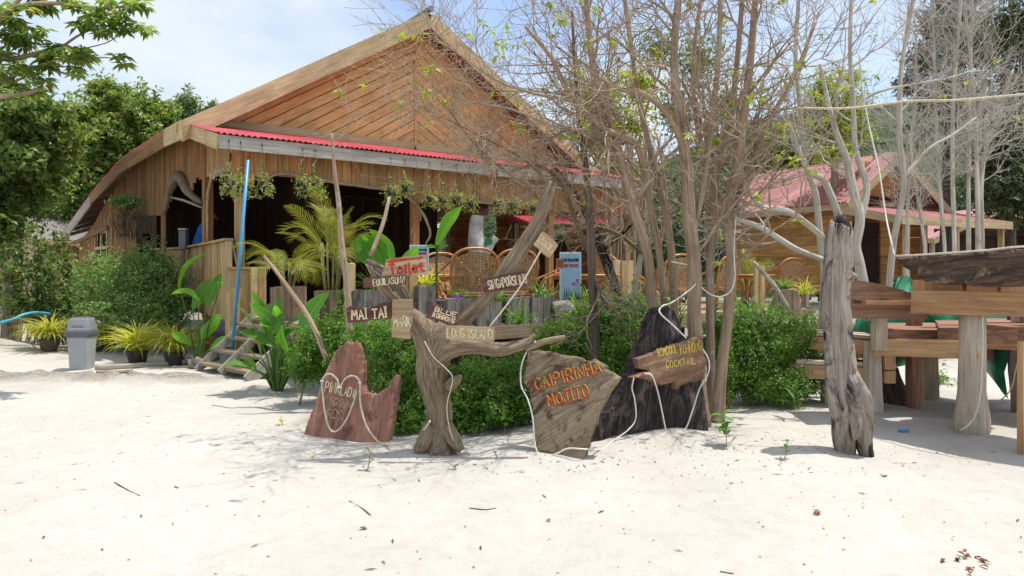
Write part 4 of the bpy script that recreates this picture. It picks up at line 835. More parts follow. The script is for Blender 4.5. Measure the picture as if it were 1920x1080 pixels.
# ------------------------------------------------------------------ bleached driftwood post
post = thing('driftwood_post', at(1600, 848, 6.45), 'thick bleached driftwood post with a charred tip and split foot', 'driftwood')
limb('post_body', [(1588, 866, 6.45, 13.2), (1586, 845, 6.45, 15.8), (1584, 815, 6.45, 19.4), (1586, 780, 6.45, 23.8), (1582, 745, 6.45, 25.5), (1578, 700, 6.46, 26.4), (1572, 640, 6.48, 24.6), (1568, 560, 6.5, 22.9), (1570, 500, 6.5, 22.9), (1572, 450, 6.5, 20.2), (1575, 425, 6.5, 17.6), (1576, 414, 6.5, 11.4)], post, M['driftpale'], 44, .30, .16, 9, 1.7)
limb('post_foot', [(1590, 690, 6.42, 10.6), (1602, 722, 6.36, 17.6), (1612, 752, 6.34, 21.1), (1617, 778, 6.34, 17.6), (1621, 800, 6.35, 15.0), (1622, 828, 6.36, 13.2), (1625, 866, 6.36, 11.4)], post, M['driftpale'], 24, .36, .30, 7, 5.2)
limb('knob', [(1600, 770, 6.38, 10.6), (1606, 790, 6.30, 11.4), (1604, 812, 6.30, 7.9), (1600, 824, 6.34, 3.5)], post, M['driftpale'], 14, .4, .3, 5, 3.1)
limb('charred_tip', [(1575, 440, 6.5, 17), (1576, 424, 6.5, 17), (1577, 411, 6.5, 13), (1578, 403, 6.5, 5)], post, M['char'], 12, .35, .3)
for q in ([(1556, 428, 6.5, 5), (1560, 412, 6.5, 2)], [(1590, 432, 6.5, 6), (1594, 416, 6.5, 2)]): limb('splinter', q, post, M['driftpale'], 7, .2, k=2)

# ------------------------------------------------------------------ rough timber counters and benches at the right
def beam(name, a, b_, hpx, th, mat, parent, jit=.004):
    p, q = at(*a), at(*b_); return board(name, p, q, hpx / F * p.y, th, UP, M[mat], parent, jit=jit)
def post_(name, px, py0, py1, d, w0, w1, mat, parent, sides=4):
    mb = MB(); p0, p1 = at(px, py0, d), at(px, py1, d); ph = .78; mb.tube([p0 - UP * .1, p0.lerp(p1, .12), p0.lerp(p1, .35), p0.lerp(p1, .7), p1], [w0 / F * d * .66, w0 / F * d * .66, w1 / F * d * .70, w1 / F * d * .66, w1 / F * d * .64], 10 if sides > 4 else 4, .12 if sides > 4 else 0, .06)
    return mk(name, mb, M[mat], parent, smooth=sides > 4)
ctr = thing('timber_counter', at(1822, 812, 7.25), 'tall rough timber counter on a thick pale post at the right edge', 'counter')
post_('post', 1822, 812, 586, 7.25, 44, 33, 'paleb', ctr, 8); post_('post', 1922, 785, 590, 8.3, 34, 34, 'paleb', ctr); post_('post', 2010, 815, 590, 7.2, 44, 36, 'paleb', ctr, 8)
beam('beam', (1710, 566, 7.5), (2060, 573, 6.5), 42, .12, 'beam', ctr); beam('beam', (1745, 570, 8.3), (2060, 574, 8.1), 40, .12, 'beam', ctr)
for x0, x1, y0, y1 in ((1735, 1777, 527, 544), (1785, 1840, 534, 546), (1845, 1905, 530, 546), (1940, 1990, 530, 546)):
    p = at((x0 + x1) / 2, (y0 + y1) / 2, 7.62); mb = MB(); mb.box(p, ((x1 - x0) / F * 7.6, .5, (y1 - y0) / F * 7.6 + .02), None, .006); mk('spacer_block', mb, M['beam'], ctr)
beam('beam_cleat', (1748, 583, 7.5), (1792, 580, 7.5), 16, .1, 'beam', ctr); beam('cleat', (1817, 650, 7.2), (1817, 690, 7.2), 30, .05, 'beam', ctr)
# burnt slab on the counter
pl = [(1680, 482), (1688, 498), (1716, 512), (1733, 528), (1760, 534), (1800, 531), (1830, 538), (1880, 539), (1915, 529), (1960, 524), (2050, 520), (2060, 470), (1980, 462), (1920, 466), (1850, 470), (1780, 475), (1720, 479)]
p0 = at(1680, 482, 7.35); p0.z = 0; ex = V(at(1920, 515, 6.45).x - p0.x, 6.45 - 7.35, 0).normalized(); nn = V(ex.y, -ex.x, 0)
if nn.y > 0: nn = -nn
q = []
for px, py in pl: h_ = ray(px, py, p0, nn) - p0; q.append((h_.dot(ex), h_.z))
if sum(q[i][0] * q[(i + 1) % len(q)][1] - q[(i + 1) % len(q)][0] * q[i][1] for i in range(len(q))) < 0: q = q[::-1]
mb, _ = relief(wavy(q, .04, .006), .95, 4.4, .035, .035, (1, .1), 3, .03)
bs = thing('burnt_slab', p0 + ex * .9 + UP * 1.4, 'huge dark live edge slab lying on top of the tall timber counter', 'slab')
mk('slab_body', mb, M['darkslab'], bs, M=Matrix(((ex.x, 0, nn.x, p0.x), (ex.y, 0, nn.y, p0.y), (0, 1, 0, 0), (0, 0, 0, 1))))
def onslab(px, py): return ray(px, py, p0 + nn * .04, nn)
rope('rope', 'cream rope tacked along the upper edge of the burnt slab', [onslab(1678, 480), onslab(1720, 478), onslab(1780, 474), onslab(1850, 469), onslab(1905, 463), onslab(1990, 460)], 2.3, 'rope')
rope('rope', 'white cord running down the pale counter post to the sand', [at(1842, 590, 7.1), at(1843, 640, 7.08), at(1841, 690, 7.08), at(1838, 740, 7.05), at(1828, 780, 7.0), at(1812, 800, 7.0), at(1800, 807, 7.02)], 1.6, 'ropew')
rope('rope', 'white cord hanging from the far shelf end to the sand', [at(1878, 617, 7.9), at(1912, 622, 7.9), at(1914, 650, 7.9), at(1905, 690, 7.9), at(1895, 730, 7.9), at(1870, 755, 8.0), at(1846, 768, 8.2)], 1.4, 'ropew')
tb = thing('timber_table', at(1700, 760, 8.0), 'low rough timber table with a dark red slab top beneath the counter', 'table')
post_('leg', 1636, 773, 642, 8.3, 28, 24, 'paleb', tb); post_('leg', 1745, 765, 660, 9.3, 22, 20, 'paleb', tb); post_('leg', 1960, 800, 650, 7.6, 30, 26, 'paleb', tb)
beam('beam', (1644, 650, 8.15), (1838, 655, 7.15), 31, .1, 'beam', tb); beam('beam', (1650, 655, 9.2), (1960, 660, 8.9), 28, .1, 'mahog', tb); beam('beam', (1845, 640, 7.9), (1990, 646, 7.6), 26, .1, 'beam', tb)
for y0, y1 in ((655, 690), (692, 716)): p = at(1657, (y0 + y1) / 2, 8.35); mb = MB(); mb.box(p, (.12, .3, (y1 - y0) / F * 8.3), None, .005); mk('block', mb, M['beam'], tb)
for i, (x0, d1, d2, yy) in enumerate(((1638, 8.05, 9.1, 632), (1760, 7.7, 9.2, 632), (1850, 7.6, 9.2, 628))):
    p = [at(x0, yy, d1), at(x0 + 150, yy + 4, d1 - .2), at(x0 + 140, yy, d2), at(x0 - 6, yy, d2)]; z = p[0].z
    mb = MB(); mb.prism(wavy([(a.x, a.y) for a in p], .12, .02), V(0, 0, z + .09), (1, 0, 0), (0, 1, 0), (0, 0, 1), .15, 0); mk('slab_top', mb, M['mahog'], tb)
sd = thing('timber_bench', at(1650, 760, 8.2), 'sunlit light topped curved slab bench between the driftwood post and the counter', 'bench')
q = [(1590, 560), (1591, 534), (1604, 525), (1640, 530), (1682, 541), (1722, 553), (1722, 561), (1690, 563), (1650, 561), (1612, 563)]; d0 = 7.75
q = [((px - 960) / F * d0, EYE + (HY - py) / F * d0) for px, py in q]; q = q if sum(q[i][0] * q[(i + 1) % len(q)][1] - q[(i + 1) % len(q)][0] * q[i][1] for i in range(len(q))) > 0 else q[::-1]
mb = MB(); mb.prism(wavy(q, .05, .003), V(0, d0, 0), (1, 0, 0), (0, 0, 1), (0, -1, 0), .62); mk('slab_seat', mb, M['bracket'], sd)
beam('beam', (1592, 582, 7.85), (1735, 583, 7.8), 28, .1, 'mahog', sd); beam('spacer', (1612, 566, 7.85), (1700, 566, 7.85), 9, .3, 'beam', sd); beam('upright_plank', (1590, 540, 7.72), (1590, 605, 7.72), 9, .05, 'cream', sd)
post_('leg', 1648, 640, 592, 8.05, 22, 22, 'paleb', sd); post_('leg', 1714, 770, 592, 8.6, 22, 22, 'mahog', sd)
for nm, lab, y, x0, x1, dd in (('timber_bench', 'low plank bench ending behind the driftwood post, lower of the two', 690, 1480, 1665, 8.8), ('timber_bench', 'plank bench at seat height behind the driftwood post, upper of the two', 638, 1522, 1640, 8.9)):
    bn = thing(nm, at((x0 + x1) / 2, 770, dd), lab, 'bench')
    beam('beam', (x0, y + 4, dd), (x1, y + 14, dd - .45), 25, .09, 'beam', bn)
    for i in range(3): 
        p, q_ = at(x0 - 2, y - 13, dd + .0), at(x1, y - 5, dd - .45); o_ = V(.1, .21 * i, 0); board('seat_plank', p + o_, q_ + o_, .2, .04, V(.3, 1, 0), M['mahog' if i == 1 else 'paleb'], bn)
    post_('leg', x0 + 72, 768, y + 8, dd + .05, 20, 20, 'paleb', bn); post_('leg', x1 - 20, 768, y + 12, dd + .5, 20, 20, 'mahog', bn)
fp = thing('timber_post', at(1919, 848, 6.45), 'yellow sawn post standing at the very right edge of the picture', 'post'); post_('post_body', 1921, 848, 640, 6.45, 18, 17, 'beam', fp)
# tarp and cloth
def sheet(name, label, cat, rows, mat, amp, seed):
    n = 26; mb = MB()
    for j, r in enumerate(rows):
        P = cr([at(*p) for p in r], 8); 
        for i in range(n + 1): p = V(*P[min(len(P) - 1, int(i / n * (len(P) - 1)))]); mb.v.append(tuple(p + V(.3, 1, .2) * (amp * noise.noise((i * .35 + seed, j * .5, seed)) + amp * .7 * noise.noise((i * .9, j * .9 + seed, 3)))))
    for j in range(len(rows) - 1):
        for i in range(n): a = j * (n + 1) + i; mb.f.append((a, a + 1, a + n + 2, a + n + 1))
    mb.g = list(mb.v); o = mk(name, mb, mat, smooth=True); return tag(o, label, cat)
sheet('tarpaulin', 'crumpled green tarpaulin heaped behind the timber tables', 'tarp', [[(1672, 530, 9.6), (1700, 517, 9.6), (1722, 531, 9.6), (1800, 552, 9.5), (1880, 560, 9.2)], [(1625, 575, 9.5), (1700, 560, 9.4), (1780, 570, 9.3), (1890, 588, 9.0)], [(1604, 602, 9.4), (1700, 600, 9.2), (1800, 610, 9.2), (1896, 610, 8.9)], [(1602, 640, 9.4), (1700, 640, 9.3), (1800, 640, 9.2), (1892, 660, 8.8)], [(1602, 665, 9.5), (1690, 670, 9.4), (1800, 660, 9.3), (1885, 700, 8.9)], [(1608, 690, 9.5), (1690, 686, 9.5), (1810, 665, 9.4), (1890, 748, 9.0)]], M['tarp'], .16, 2)
sheet('hanging_cloth', 'blue violet cloth hanging beside the green tarpaulin at right edge', 'cloth', [[(1888, 585, 8.7), (1930, 585, 8.5)], [(1888, 640, 8.72), (1930, 640, 8.5)], [(1892, 700, 8.7), (1930, 705, 8.5)], [(1896, 735, 8.7), (1925, 735, 8.5)]], M['cloth'], .06, 5)
old = thing('tree_stump', at(1680, 768, 8.9), 'dark leaning stump in the shade under the timber table', 'stump'); limb('stump_body', [(1690, 775, 8.9, 30), (1682, 750, 8.95, 24), (1672, 715, 9.0, 18), (1668, 690, 9.0, 14)], old, M['darkbark'], 14, .2)

# ------------------------------------------------------------------ terrace furniture
def deckpt(px, b, z=DK):
    k = (px - 960) / F; P = OB + VB * b; a = (k * P.y - P.x) / (UB.x - k * UB.y); return B(a, b, z)
def tubes(name, lst, r, mat, parent, n=7, k=4):
    mb = MB()
    for pts in lst: mb.tube([V(*p) for p in pts], r, n, k=k)
    return mk(name, mb, mat, parent, smooth=True)
def chair(label):
    t = thing('rattan_chair', (0, 0, 0), label, 'chair', 'rattan armchairs on the terrace'); X = M['rattan']
    tubes('back_frame', [[(-.27, -.20, .42), (-.30, -.25, .70), (-.29, -.30, .95), (-.18, -.335, 1.08), (0, -.345, 1.11), (.18, -.335, 1.08), (.29, -.30, .95), (.30, -.25, .70), (.27, -.20, .42)]], .022, X, t)
    mb = MB()
    def bp(u, v_): return V(u * .275, -.215 - .125 * v_ - .03 * (1 - u * u), .46 + v_ * (.60 - .10 * u * u))
    nh, nv = 15, 13
    for i in range(nh):
        v0, v1 = (i + .12) / nh, (i + .80) / nh
        for j in range(8): u0, u1 = -1 + j / 4, -1 + (j + 1) / 4; z = V(0, .003 * (1 if (i + j) % 2 else -1), 0); mb.add([bp(u0, v0) + z, bp(u1, v0) - z, bp(u1, v1) - z, bp(u0, v1) + z], [(0, 1, 2, 3)])
    for j in range(nv):
        u0, u1 = -1 + 2 * (j + .14) / nv, -1 + 2 * (j + .78) / nv
        for i in range(8): z = V(0, .003 * (1 if (i + j) % 2 else -1), 0); mb.add([bp(u0, i / 8) + z, bp(u1, i / 8) + z, bp(u1, (i + 1) / 8) - z, bp(u0, (i + 1) / 8) - z], [(0, 1, 2, 3)])
    mk('woven_back', mb, M['rattanw'], t)
    for s in (-1, 1):
        tubes('arm', [[(s * .28, -.31, .98), (s * .36, -.16, .84), (s * .41, .06, .72), (s * .40, .24, .64), (s * .33, .30, .50), (s * .29, .28, .40)]], .02, X, t)
        tubes('leg', [[(s * .27, -.20, .44), (s * .28, -.22, .2), (s * .29, -.25, 0)]], .021, X, t, k=2); tubes('leg', [[(s * .29, .28, .44), (s * .29, .27, .2), (s * .30, .29, 0)]], .021, X, t, k=2)
        tubes('brace', [[(s * .28, -.2, .18), (s * .34, .02, .42), (s * .29, .26, .18)], [(s * .37, -.1, .80), (s * .30, .04, .44)], [(s * .41, .1, .70), (s * .30, .1, .44)]], .012, X, t)
    mb = MB(); mb.prism([(.29 * math.cos(a) * (1.06 if abs(math.cos(a)) < .8 else 1), .27 * math.sin(a)) for a in [2 * math.pi * i / 20 for i in range(20)]], V(0, .03, .455), (1, 0, 0), (0, 1, 0), (0, 0, 1), .05); mk('seat', mb, M['rattanw'], t)
    tubes('stretcher', [[(-.285, -.23, .14), (.285, -.23, .14)], [(-.29, .28, .14), (.29, .28, .14)], [(-.285, -.22, .40), (.285, -.22, .40)], [(-.29, .28, .40), (.29, .28, .40)]], .015, X, t, k=1)
    return t
def copy_tree(o, label=None):
    c = o.copy(); COL.objects.link(c); WM[c.name] = WM[o.name]
    if label: c['label'] = label
    for ch in [x for x in bpy.data.objects if x.parent == o]:
        d = ch.copy(); COL.objects.link(d); d.parent = c
        for g in [x for x in bpy.data.objects if x.parent == ch]: e = g.copy(); COL.objects.link(e); e.parent = d
    return c
CH = [(880, -3.6, 20, 'rattan armchair with its woven back to the beach, left of the right driftwood limb'), (955, -3.5, 24, 'rattan armchair partly hidden behind the right driftwood limb'), (1040, -3.0, 95, 'rattan armchair seen from its side just left of the blue ferry sign'), (1160, -2.6, -60, 'rattan armchair behind the charred leaning trunk'), (1262, -3.2, 20, 'rattan armchair between the grey tree stems'), (1345, -3.2, 40, 'rattan armchair right of the thickest grey stem'), (1470, -2.6, 20, 'rattan armchair behind the stump planter by the orange bungalow'), (842, -1.9, -150, 'rattan armchair facing the beach across the table behind the toilet board')]
c0 = chair(CH[0][3])
for i, (px, b, rz, lab) in enumerate(CH):
    c = c0 if i == 0 else copy_tree(c0, lab); c.matrix_basis = Matrix.Translation(deckpt(px, b)) @ Matrix.Rotation(R(rz), 4, 'Z') @ Matrix.Diagonal((1.22, 1.06, 1.04, 1))
def table(px, b, label, r=.72):
    p = deckpt(px, b); t = thing('rattan_table', p, label, 'table', 'round rattan tables on the terrace'); N = 28
    mb = MB(); mb.prism([(p.x + r * math.cos(2 * math.pi * i / N), p.y + r * math.sin(2 * math.pi * i / N)) for i in range(N)], V(0, 0, DK + .76), (1, 0, 0), (0, 1, 0), (0, 0, 1), .03); mk('tabletop', mb, M['rattan'], t)
    tubes('rim', [[(p.x + (r + .01) * math.cos(2 * math.pi * i / N), p.y + (r + .01) * math.sin(2 * math.pi * i / N), DK + .735) for i in range(N + 1)], [(p.x + (r - .05) * math.cos(2 * math.pi * i / N), p.y + (r - .05) * math.sin(2 * math.pi * i / N), DK + .69) for i in range(N + 1)]], .025, M['rattan'], t, k=1)
    for k in range(6): a = k * math.pi / 3 + .3; c_, s_ = math.cos(a), math.sin(a); tubes('leg', [[(p.x + .16 * c_, p.y + .16 * s_, DK), (p.x + .10 * c_, p.y + .10 * s_, DK + .35), (p.x + .14 * c_, p.y + .14 * s_, DK + .55), (p.x + .45 * c_, p.y + .45 * s_, DK + .72)]], .022, M['rattan'], t)
    tubes('ring', [[(p.x + .17 * math.cos(2 * math.pi * i / 12), p.y + .17 * math.sin(2 * math.pi * i / 12), DK + .12) for i in range(13)]], .018, M['rattan'], t, k=1)
table(1105, -3.3, 'round rattan table in front of the blue ferry sign'); table(800, -2.6, 'round rattan table behind the toilet board', .6); table(1400, -2.9, 'round rattan table between the grey stems and right stump planter', .6)
# board posts
for px, b, dz, n, lab in ((764, -3.95, .98, 2, 'short pale board post right behind the toilet board'), (1168, -4.0, 1.0, 3, 'pale three board post beside the charred leaning trunk'), (1422, -3.8, .95, 2, 'pale board post beside the right terrace palm'), (655, -4.05, .9, 1, 'narrow tan post left of the equila board')):
    p = deckpt(px, b); t = thing('board_post', p, lab, 'post')
    for i in range(n): o_ = UB * (i - (n - 1) / 2) * .155 - VB * .03 * (i % 2); board('post_board', p + o_, p + o_ + UP * dz, .15, .05, UB, M['cream' if i % 2 == 0 else 'rail'], t)
# planters of grey boards
def planter(px0, px1, ztop, b, lab, n=3):
    p0, p1 = deckpt(px0, b), deckpt(px1, b); t = thing('board_planter', p0.lerp(p1, .5), lab, 'planter', 'grey board planters on the terrace edge'); w_ = (p1 - p0).length / n
    for i in range(n):
        for off in (0, .30): q = p0.lerp(p1, (i + .5) / n) + VB * off; board('plank', q - UP * .12, q + UP * (ztop - DK + rnd.uniform(-.03, .03)), w_ - .006, .03, UB, M['greyplank'], t)
    for q in (p0, p1): board('side_plank', q + VB * .15 - UP * .1, q + VB * .15 + UP * (ztop - DK - .02), .27, .03, VB, M['greyplank'], t)
    mb = MB(); c_ = p0.lerp(p1, .5) + VB * .15; mb.box((c_.x, c_.y, ztop - .05), ((p1 - p0).length - .04, .26, .04), Matrix.Rotation(math.atan2(UB.y, UB.x), 3, 'Z')); mk('soil', mb, M['litter'], t)
    return c_ + UP * (ztop - DK)
PL = [planter(662, 734, 1.40, -4.18, 'grey board planter below the EQUILA SUNN board', 4), planter(784, 816, 1.45, -4.1, 'narrow grey board planter right of the toilet board', 2), planter(838, 886, 1.24, -4.22, 'grey board planter with violet orchid above the fork', 2), planter(893, 940, 1.26, -4.2, 'grey board planter left of the pale taut cord', 2), planter(951, 992, 1.25, -4.2, 'grey board planter under the SINGAPOR SLING board', 2), planter(996, 1040, 1.27, -4.2, 'grey board planter right of the taut cord', 2)]
def stump(px, d, ztop, wpx, lab, zb_=.85):
    p = at(px, HY, d); r = wpx / 2 / F * d; t = thing('stump_planter', (p.x, p.y, zb_), lab, 'planter', 'hollow stump planters along the terrace'); mb = MB()
    mb.tube([(p.x, p.y, zb_ - .005), (p.x + .01, p.y, zb_ + (ztop - zb_) * .5), (p.x, p.y, ztop), (p.x, p.y, ztop), (p.x, p.y, ztop - .06)], [r * 1.06, r * .97, r, r * .8, r * .78], 20, .12, .14, rnd.random() * 9); mk('stump_shell', mb, M['stumpbark'], t); return V(p.x, p.y, ztop - .04)
ST1 = stump(540, 11.9, 1.40, 64, 'left hollow stump planter at the top of the steps'); ST2 = stump(622, 9.95, 1.38, 66, 'hollow stump planter holding the tall yellow palm')
ST3 = stump(1472, 13.6, 1.33, 48, 'grey hollow stump planter by the orange bungalow'); ST4 = stump(725, 10.0, 1.36, 40, 'gnarled stump between planters behind the MAI TAI board')
stn = thing('rough_stone', deckpt(1062, -4.3), 'rough brown stone block on the terrace edge left of the dark dead tree', 'stone'); p = deckpt(1062, -4.3)
mb = MB(); mb.tube([(p.x - .22, p.y, DK + .12), (p.x - .2, p.y, DK + .15), (p.x, p.y, DK + .16), (p.x + .2, p.y, DK + .14), (p.x + .23, p.y, DK + .12)], [.02, .18, .2, .18, .02], 12, .4); mk('stone_body', mb, M['stone'], stn)
# pale painted trunk with a stub and green cloth
sx = thing('painted_trunk', deckpt(895, .3), 'grey white painted trunk with an upward stub on the terrace', 'trunk'); d_ = deckpt(895, .3).y
limb('trunk_body', [(895, 575, d_, 16), (894, 500, d_, 16), (894, 462, d_, 17), (893, 440, d_, 15), (894, 415, d_, 13), (895, 404, d_, 11)], sx, M['statue'], 14, .12, .1); limb('stub', [(900, 485, d_, 14), (912, 470, d_, 10), (923, 455, d_, 7), (931, 445, d_, 6)], sx, M['statue'], 10, .1)
mb = MB(); p = at(916, 455, d_ - .12); mb.prism(wavy([(-.09, -.06), (.07, -.05), (.09, .10), (-.02, .12), (-.10, .04)], .03, .01), p, (1, 0, 0), (0, 0, 1), (0, -1, 0), .05); mk('green_cloth', mb, M['tarp'], sx)

# ------------------------------------------------------------------ people behind the railing
def skin_chain(name, joints, edges, mat, parent, sub=2):
    me = bpy.data.meshes.new(name); me.from_pydata([j[:3] for j in joints], edges, []); me.update(); o = bpy.data.objects.new(name, me); me.materials.append(mat)
    place(o, WM[parent.name].copy(), parent); o.modifiers.new('skin', 'SKIN'); 
    sv = me.skin_vertices[0].data if me.skin_vertices else None
    if sv is None: 
        me.attributes
    for i, j in enumerate(joints):
        r = j[3]; me.skin_vertices[0].data[i].radius = (r[0], r[1]) if isinstance(r, tuple) else (r, r)
    me.skin_vertices[0].data[0].use_root = True; s = o.modifiers.new('sub', 'SUBSURF'); s.levels = sub; s.render_levels = sub; o.modifiers['skin'].use_smooth_shade = True; return o
def person(p, rz, label, lean, shirt, armf, sc=1):
    t = thing('person', p, label, 'person', None, rz); WM[t.name] = WM[t.name] @ Matrix.Scale(sc, 4); t.matrix_basis = WM[t.name]; c, s = math.cos(lean), math.sin(lean)
    def L_(x, y, z): z -= .92; return (x, y * c + z * s, .92 + z * c - y * s)         # lean the trunk forward (towards +y) from the hips
    h = [(0, 0, .95, (.14, .11))]
    J = h + [(*L_(0, 0, 1.15), (.14, .10)), (*L_(0, 0, 1.36), (.17, .11)), (*L_(0, .01, 1.47), (.07, .07)), (*L_(0, .04, 1.56), (.055, .06)), (*L_(0, .06, 1.64), (.082, .095)), (*L_(0, .05, 1.73), (.072, .085))]
    E = [(0, 1), (1, 2), (2, 3), (3, 4), (4, 5), (5, 6)]
    for sg in (-1, 1):
        b = len(J); J += [(*L_(sg * .19, 0, 1.40), .06), (*L_(sg * .24, .06 * armf, 1.14), .045), (*L_(sg * .20, .30 * armf, 1.02), .036), (*L_(sg * .18, .38 * armf, 1.0), (.03, .04))]; E += [(2, b), (b, b + 1), (b + 1, b + 2), (b + 2, b + 3)]
        for f in range(4): J.append((*L_(sg * .18 + (f - 1.5) * .02, .46 * armf - abs(f - 1.3) * .008, .975), .009)); E.append((b + 3, len(J) - 1))
        J.append((*L_(sg * .14, .42 * armf, .985), .01)); E.append((b + 3, len(J) - 1))
        b = len(J); J += [(sg * .10, 0, .86, .095), (sg * .11, .02, .48, .06), (sg * .11, -.02, .09, .042), (sg * .12, .12, .03, (.04, .03))]; E += [(0, b), (b, b + 1), (b + 1, b + 2), (b + 2, b + 3)]
    body = skin_chain('body', J, E, M['skin'], t)
    JS = [(0, 0, .93, (.165, .13)), (*L_(0, 0, 1.15), (.165, .125)), (*L_(0, 0, 1.36), (.19, .13)), (*L_(0, .01, 1.45), (.10, .09))]; ES = [(0, 1), (1, 2), (2, 3)]
    for sg in (-1, 1): b = len(JS); JS += [(*L_(sg * .19, 0, 1.40), .08), (*L_(sg * .235, .04 * armf, 1.2), .07)]; ES += [(2, b), (b, b + 1)]
    skin_chain('shirt', JS, ES, shirt, t)
    JT = [(0, 0, .93, (.15, .12))]; ET = []
    for sg in (-1, 1): b = len(JT); JT += [(sg * .10, 0, .84, .11), (sg * .11, .02, .48, .08), (sg * .11, -.02, .14, .065)]; ET += [(0, b), (b, b + 1), (b + 1, b + 2)]
    skin_chain('trousers', JT, ET, M['pants'], t)
    hd = V(*L_(0, .03, 1.70)); mb = MB(); mb.tube([hd + V(0, -.02, -.07), hd + V(0, -.03, 0), hd + V(0, -.01, .075), hd + V(0, .0, .105)], [.085, .098, .075, .02], 12, .1); mk('hair', mb, M['hair'], t, True, M=WM[t.name])
    f = V(*L_(0, .15, 1.64)); mb = MB(); mb.tube([f + V(0, 0, .03), f + V(0, .025, -.01), f + V(0, 0, -.02)], [.006, .014, .008], 6); mk('nose', mb, M['skin'], t, True, M=WM[t.name])
    for sg in (-1, 1): mb = MB(); mb.tube([f + V(sg * .033 - .01, -.012, .03), f + V(sg * .033 + .01, -.012, .03)], .006, 6); mk('eye', mb, M['hair'], t, M=WM[t.name]); 
    return t
p1 = at(368, HY, 16.6); person(V(p1.x, p1.y, DK + .24), R(-60), 'person in a blue shirt bending over behind the porch railing', .32, M['shirt'], 1, 1.18)
slab_part('raised_floor', [V(p1.x - 1.2, p1.y - .5, 0), V(p1.x + 1.2, p1.y - .5, 0), V(p1.x + 1.2, p1.y + 1.2, 0), V(p1.x - 1.2, p1.y + 1.2, 0)], DK + .24, .24, M['dim'], house)
p2 = at(277, HY, 18.2); person(V(p2.x, p2.y, DK), R(160), 'dark haired person standing in the shade of the left wall opening', .05, M['pants'], .5)
t = thing('storage_box', at(344, 455, 16.3), 'grey blue storage box standing beside the person in blue', 'box'); mb = MB(); mb.box(at(344, 450, 16.3), (.16, .14, .42), None, .004); mk('box_body', mb, M['bindark'], t); mb = MB(); mb.box(at(344, 430, 16.3), (.18, .16, .04)); mk('box_lid', mb, M['bin'], t)

# ------------------------------------------------------------------ bin, pole, sticks, hose
bd = 12.1; bp_ = at(154, 692, bd); zb0 = gz(bp_.x, bp_.y)
bn = thing('rubbish_bin', (bp_.x, bp_.y, zb0), 'grey plastic rubbish bin with a swing lid on the sand', 'bin', rz=R(6))
def frustum(name, z0, z1, w0, d0_, w1, d1_, mat, bev=.012, parent=bn, x=0, y=0):
    me = bpy.data.meshes.new(name); bm = bmesh.new(); vs = [bm.verts.new((x + sx * w_ / 2, y + sy * d_ / 2, z)) for z, w_, d_ in ((z0, w0, d0_), (z1, w1, d1_)) for sx, sy in ((-1, -1), (1, -1), (1, 1), (-1, 1))]
    for f in ((3, 2, 1, 0), (4, 5, 6, 7), (0, 1, 5, 4), (1, 2, 6, 5), (2, 3, 7, 6), (3, 0, 4, 7)): bm.faces.new([vs[i] for i in f])
    if bev: bmesh.ops.bevel(bm, geom=list(bm.edges), offset=bev, segments=3, affect='EDGES', profile=.6)
    bm.to_mesh(me); bm.free(); me.polygons.foreach_set('use_smooth', [True] * len(me.polygons)); o = bpy.data.objects.new(name, me); me.materials.append(mat); place(o, WM[parent.name].copy(), parent)
    try: me.set_sharp_from_angle(angle=R(40))
    except Exception: pass
    return o
frustum('bin_body', -.02, .60, .28, .28, .335, .33, M['bin'], .02); frustum('rim', .58, .645, .375, .38, .39, .39, M['bindark'], .012)
frustum('rim_skirt', .54, .60, .33, .34, .36, .36, M['bindark'], .01); frustum('lid', .645, .86, .36, .36, .30, .24, M['binmid'], .018)
frustum('lid_ridge', .855, .88, .28, .21, .26, .18, M['bindark'], .008)
mb = MB(); mb.prism([(-.12, .03), (.12, .03), (.108, .155), (-.108, .155)], V(0, -.180, .66), V(1, 0, 0), V(0, .35, .94).normalized(), V(0, -.94, .35).normalized(), .012); mk('flap', mb, M['bin'], bn, M=WM[bn.name])
mb = MB(); mb.prism([(-.095, .055), (.095, .055), (.088, .12), (-.088, .12)], V(0, -.184, .66), V(1, 0, 0), V(0, .35, .94).normalized(), V(0, -.94, .35).normalized(), .004); mk('flap_label', mb, M['bindark'], bn, M=WM[bn.name])
def pole(name, label, pts, cat, mat, n=8, rough=.1, groove=0):
    P = [at(*q[:3]) for q in pts]; t = thing(name, P[0], label, cat); mb = MB(); mb.tube(P, [q[3] / F * q[2] for q in pts], n, rough, groove, k=4 if len(pts) > 2 else 0); mk(name + '_shaft', mb, mat, t, True); return t
bpz = pole('plastic_pole', 'long light blue plastic pole leaning against the porch eave', [(434, 672, 12.1, 3.4), (465, 300, 12.28, 3.0)], 'pole', M['bluepipe'], 10, 0)
mb = MB(); mb.tube([at(465, 300, 12.28), at(465.5, 293, 12.28)], [.02, .012], 8); mk('pole_tip', mb, M['pot'], bpz)
pole('wooden_stick', 'tall crooked grey stick standing before the yellow palm', [(657, 640, 8.35, 6.5), (651, 540, 8.4, 6), (640, 450, 8.45, 5.5), (635, 380, 8.5, 4.5), (626, 310, 8.5, 3.6), (622, 250, 8.5, 2)], 'stick', M['bark'], 9, .2)
pole('wooden_stick', 'slanting bare stick between the steps and the pink lady slab', [(612, 672, 8.3, 5), (584, 605, 8.5, 4.6), (545, 545, 8.7, 4), (495, 480, 8.9, 2.6)], 'stick', M['bark'], 8, .2)
pole('wooden_stick', 'thin grey stick leaning behind the toilet board to the porch', [(695, 480, 9.6, 4.5), (718, 420, 9.8, 4), (730, 370, 10, 3)], 'stick', M['bark'], 7, .2)
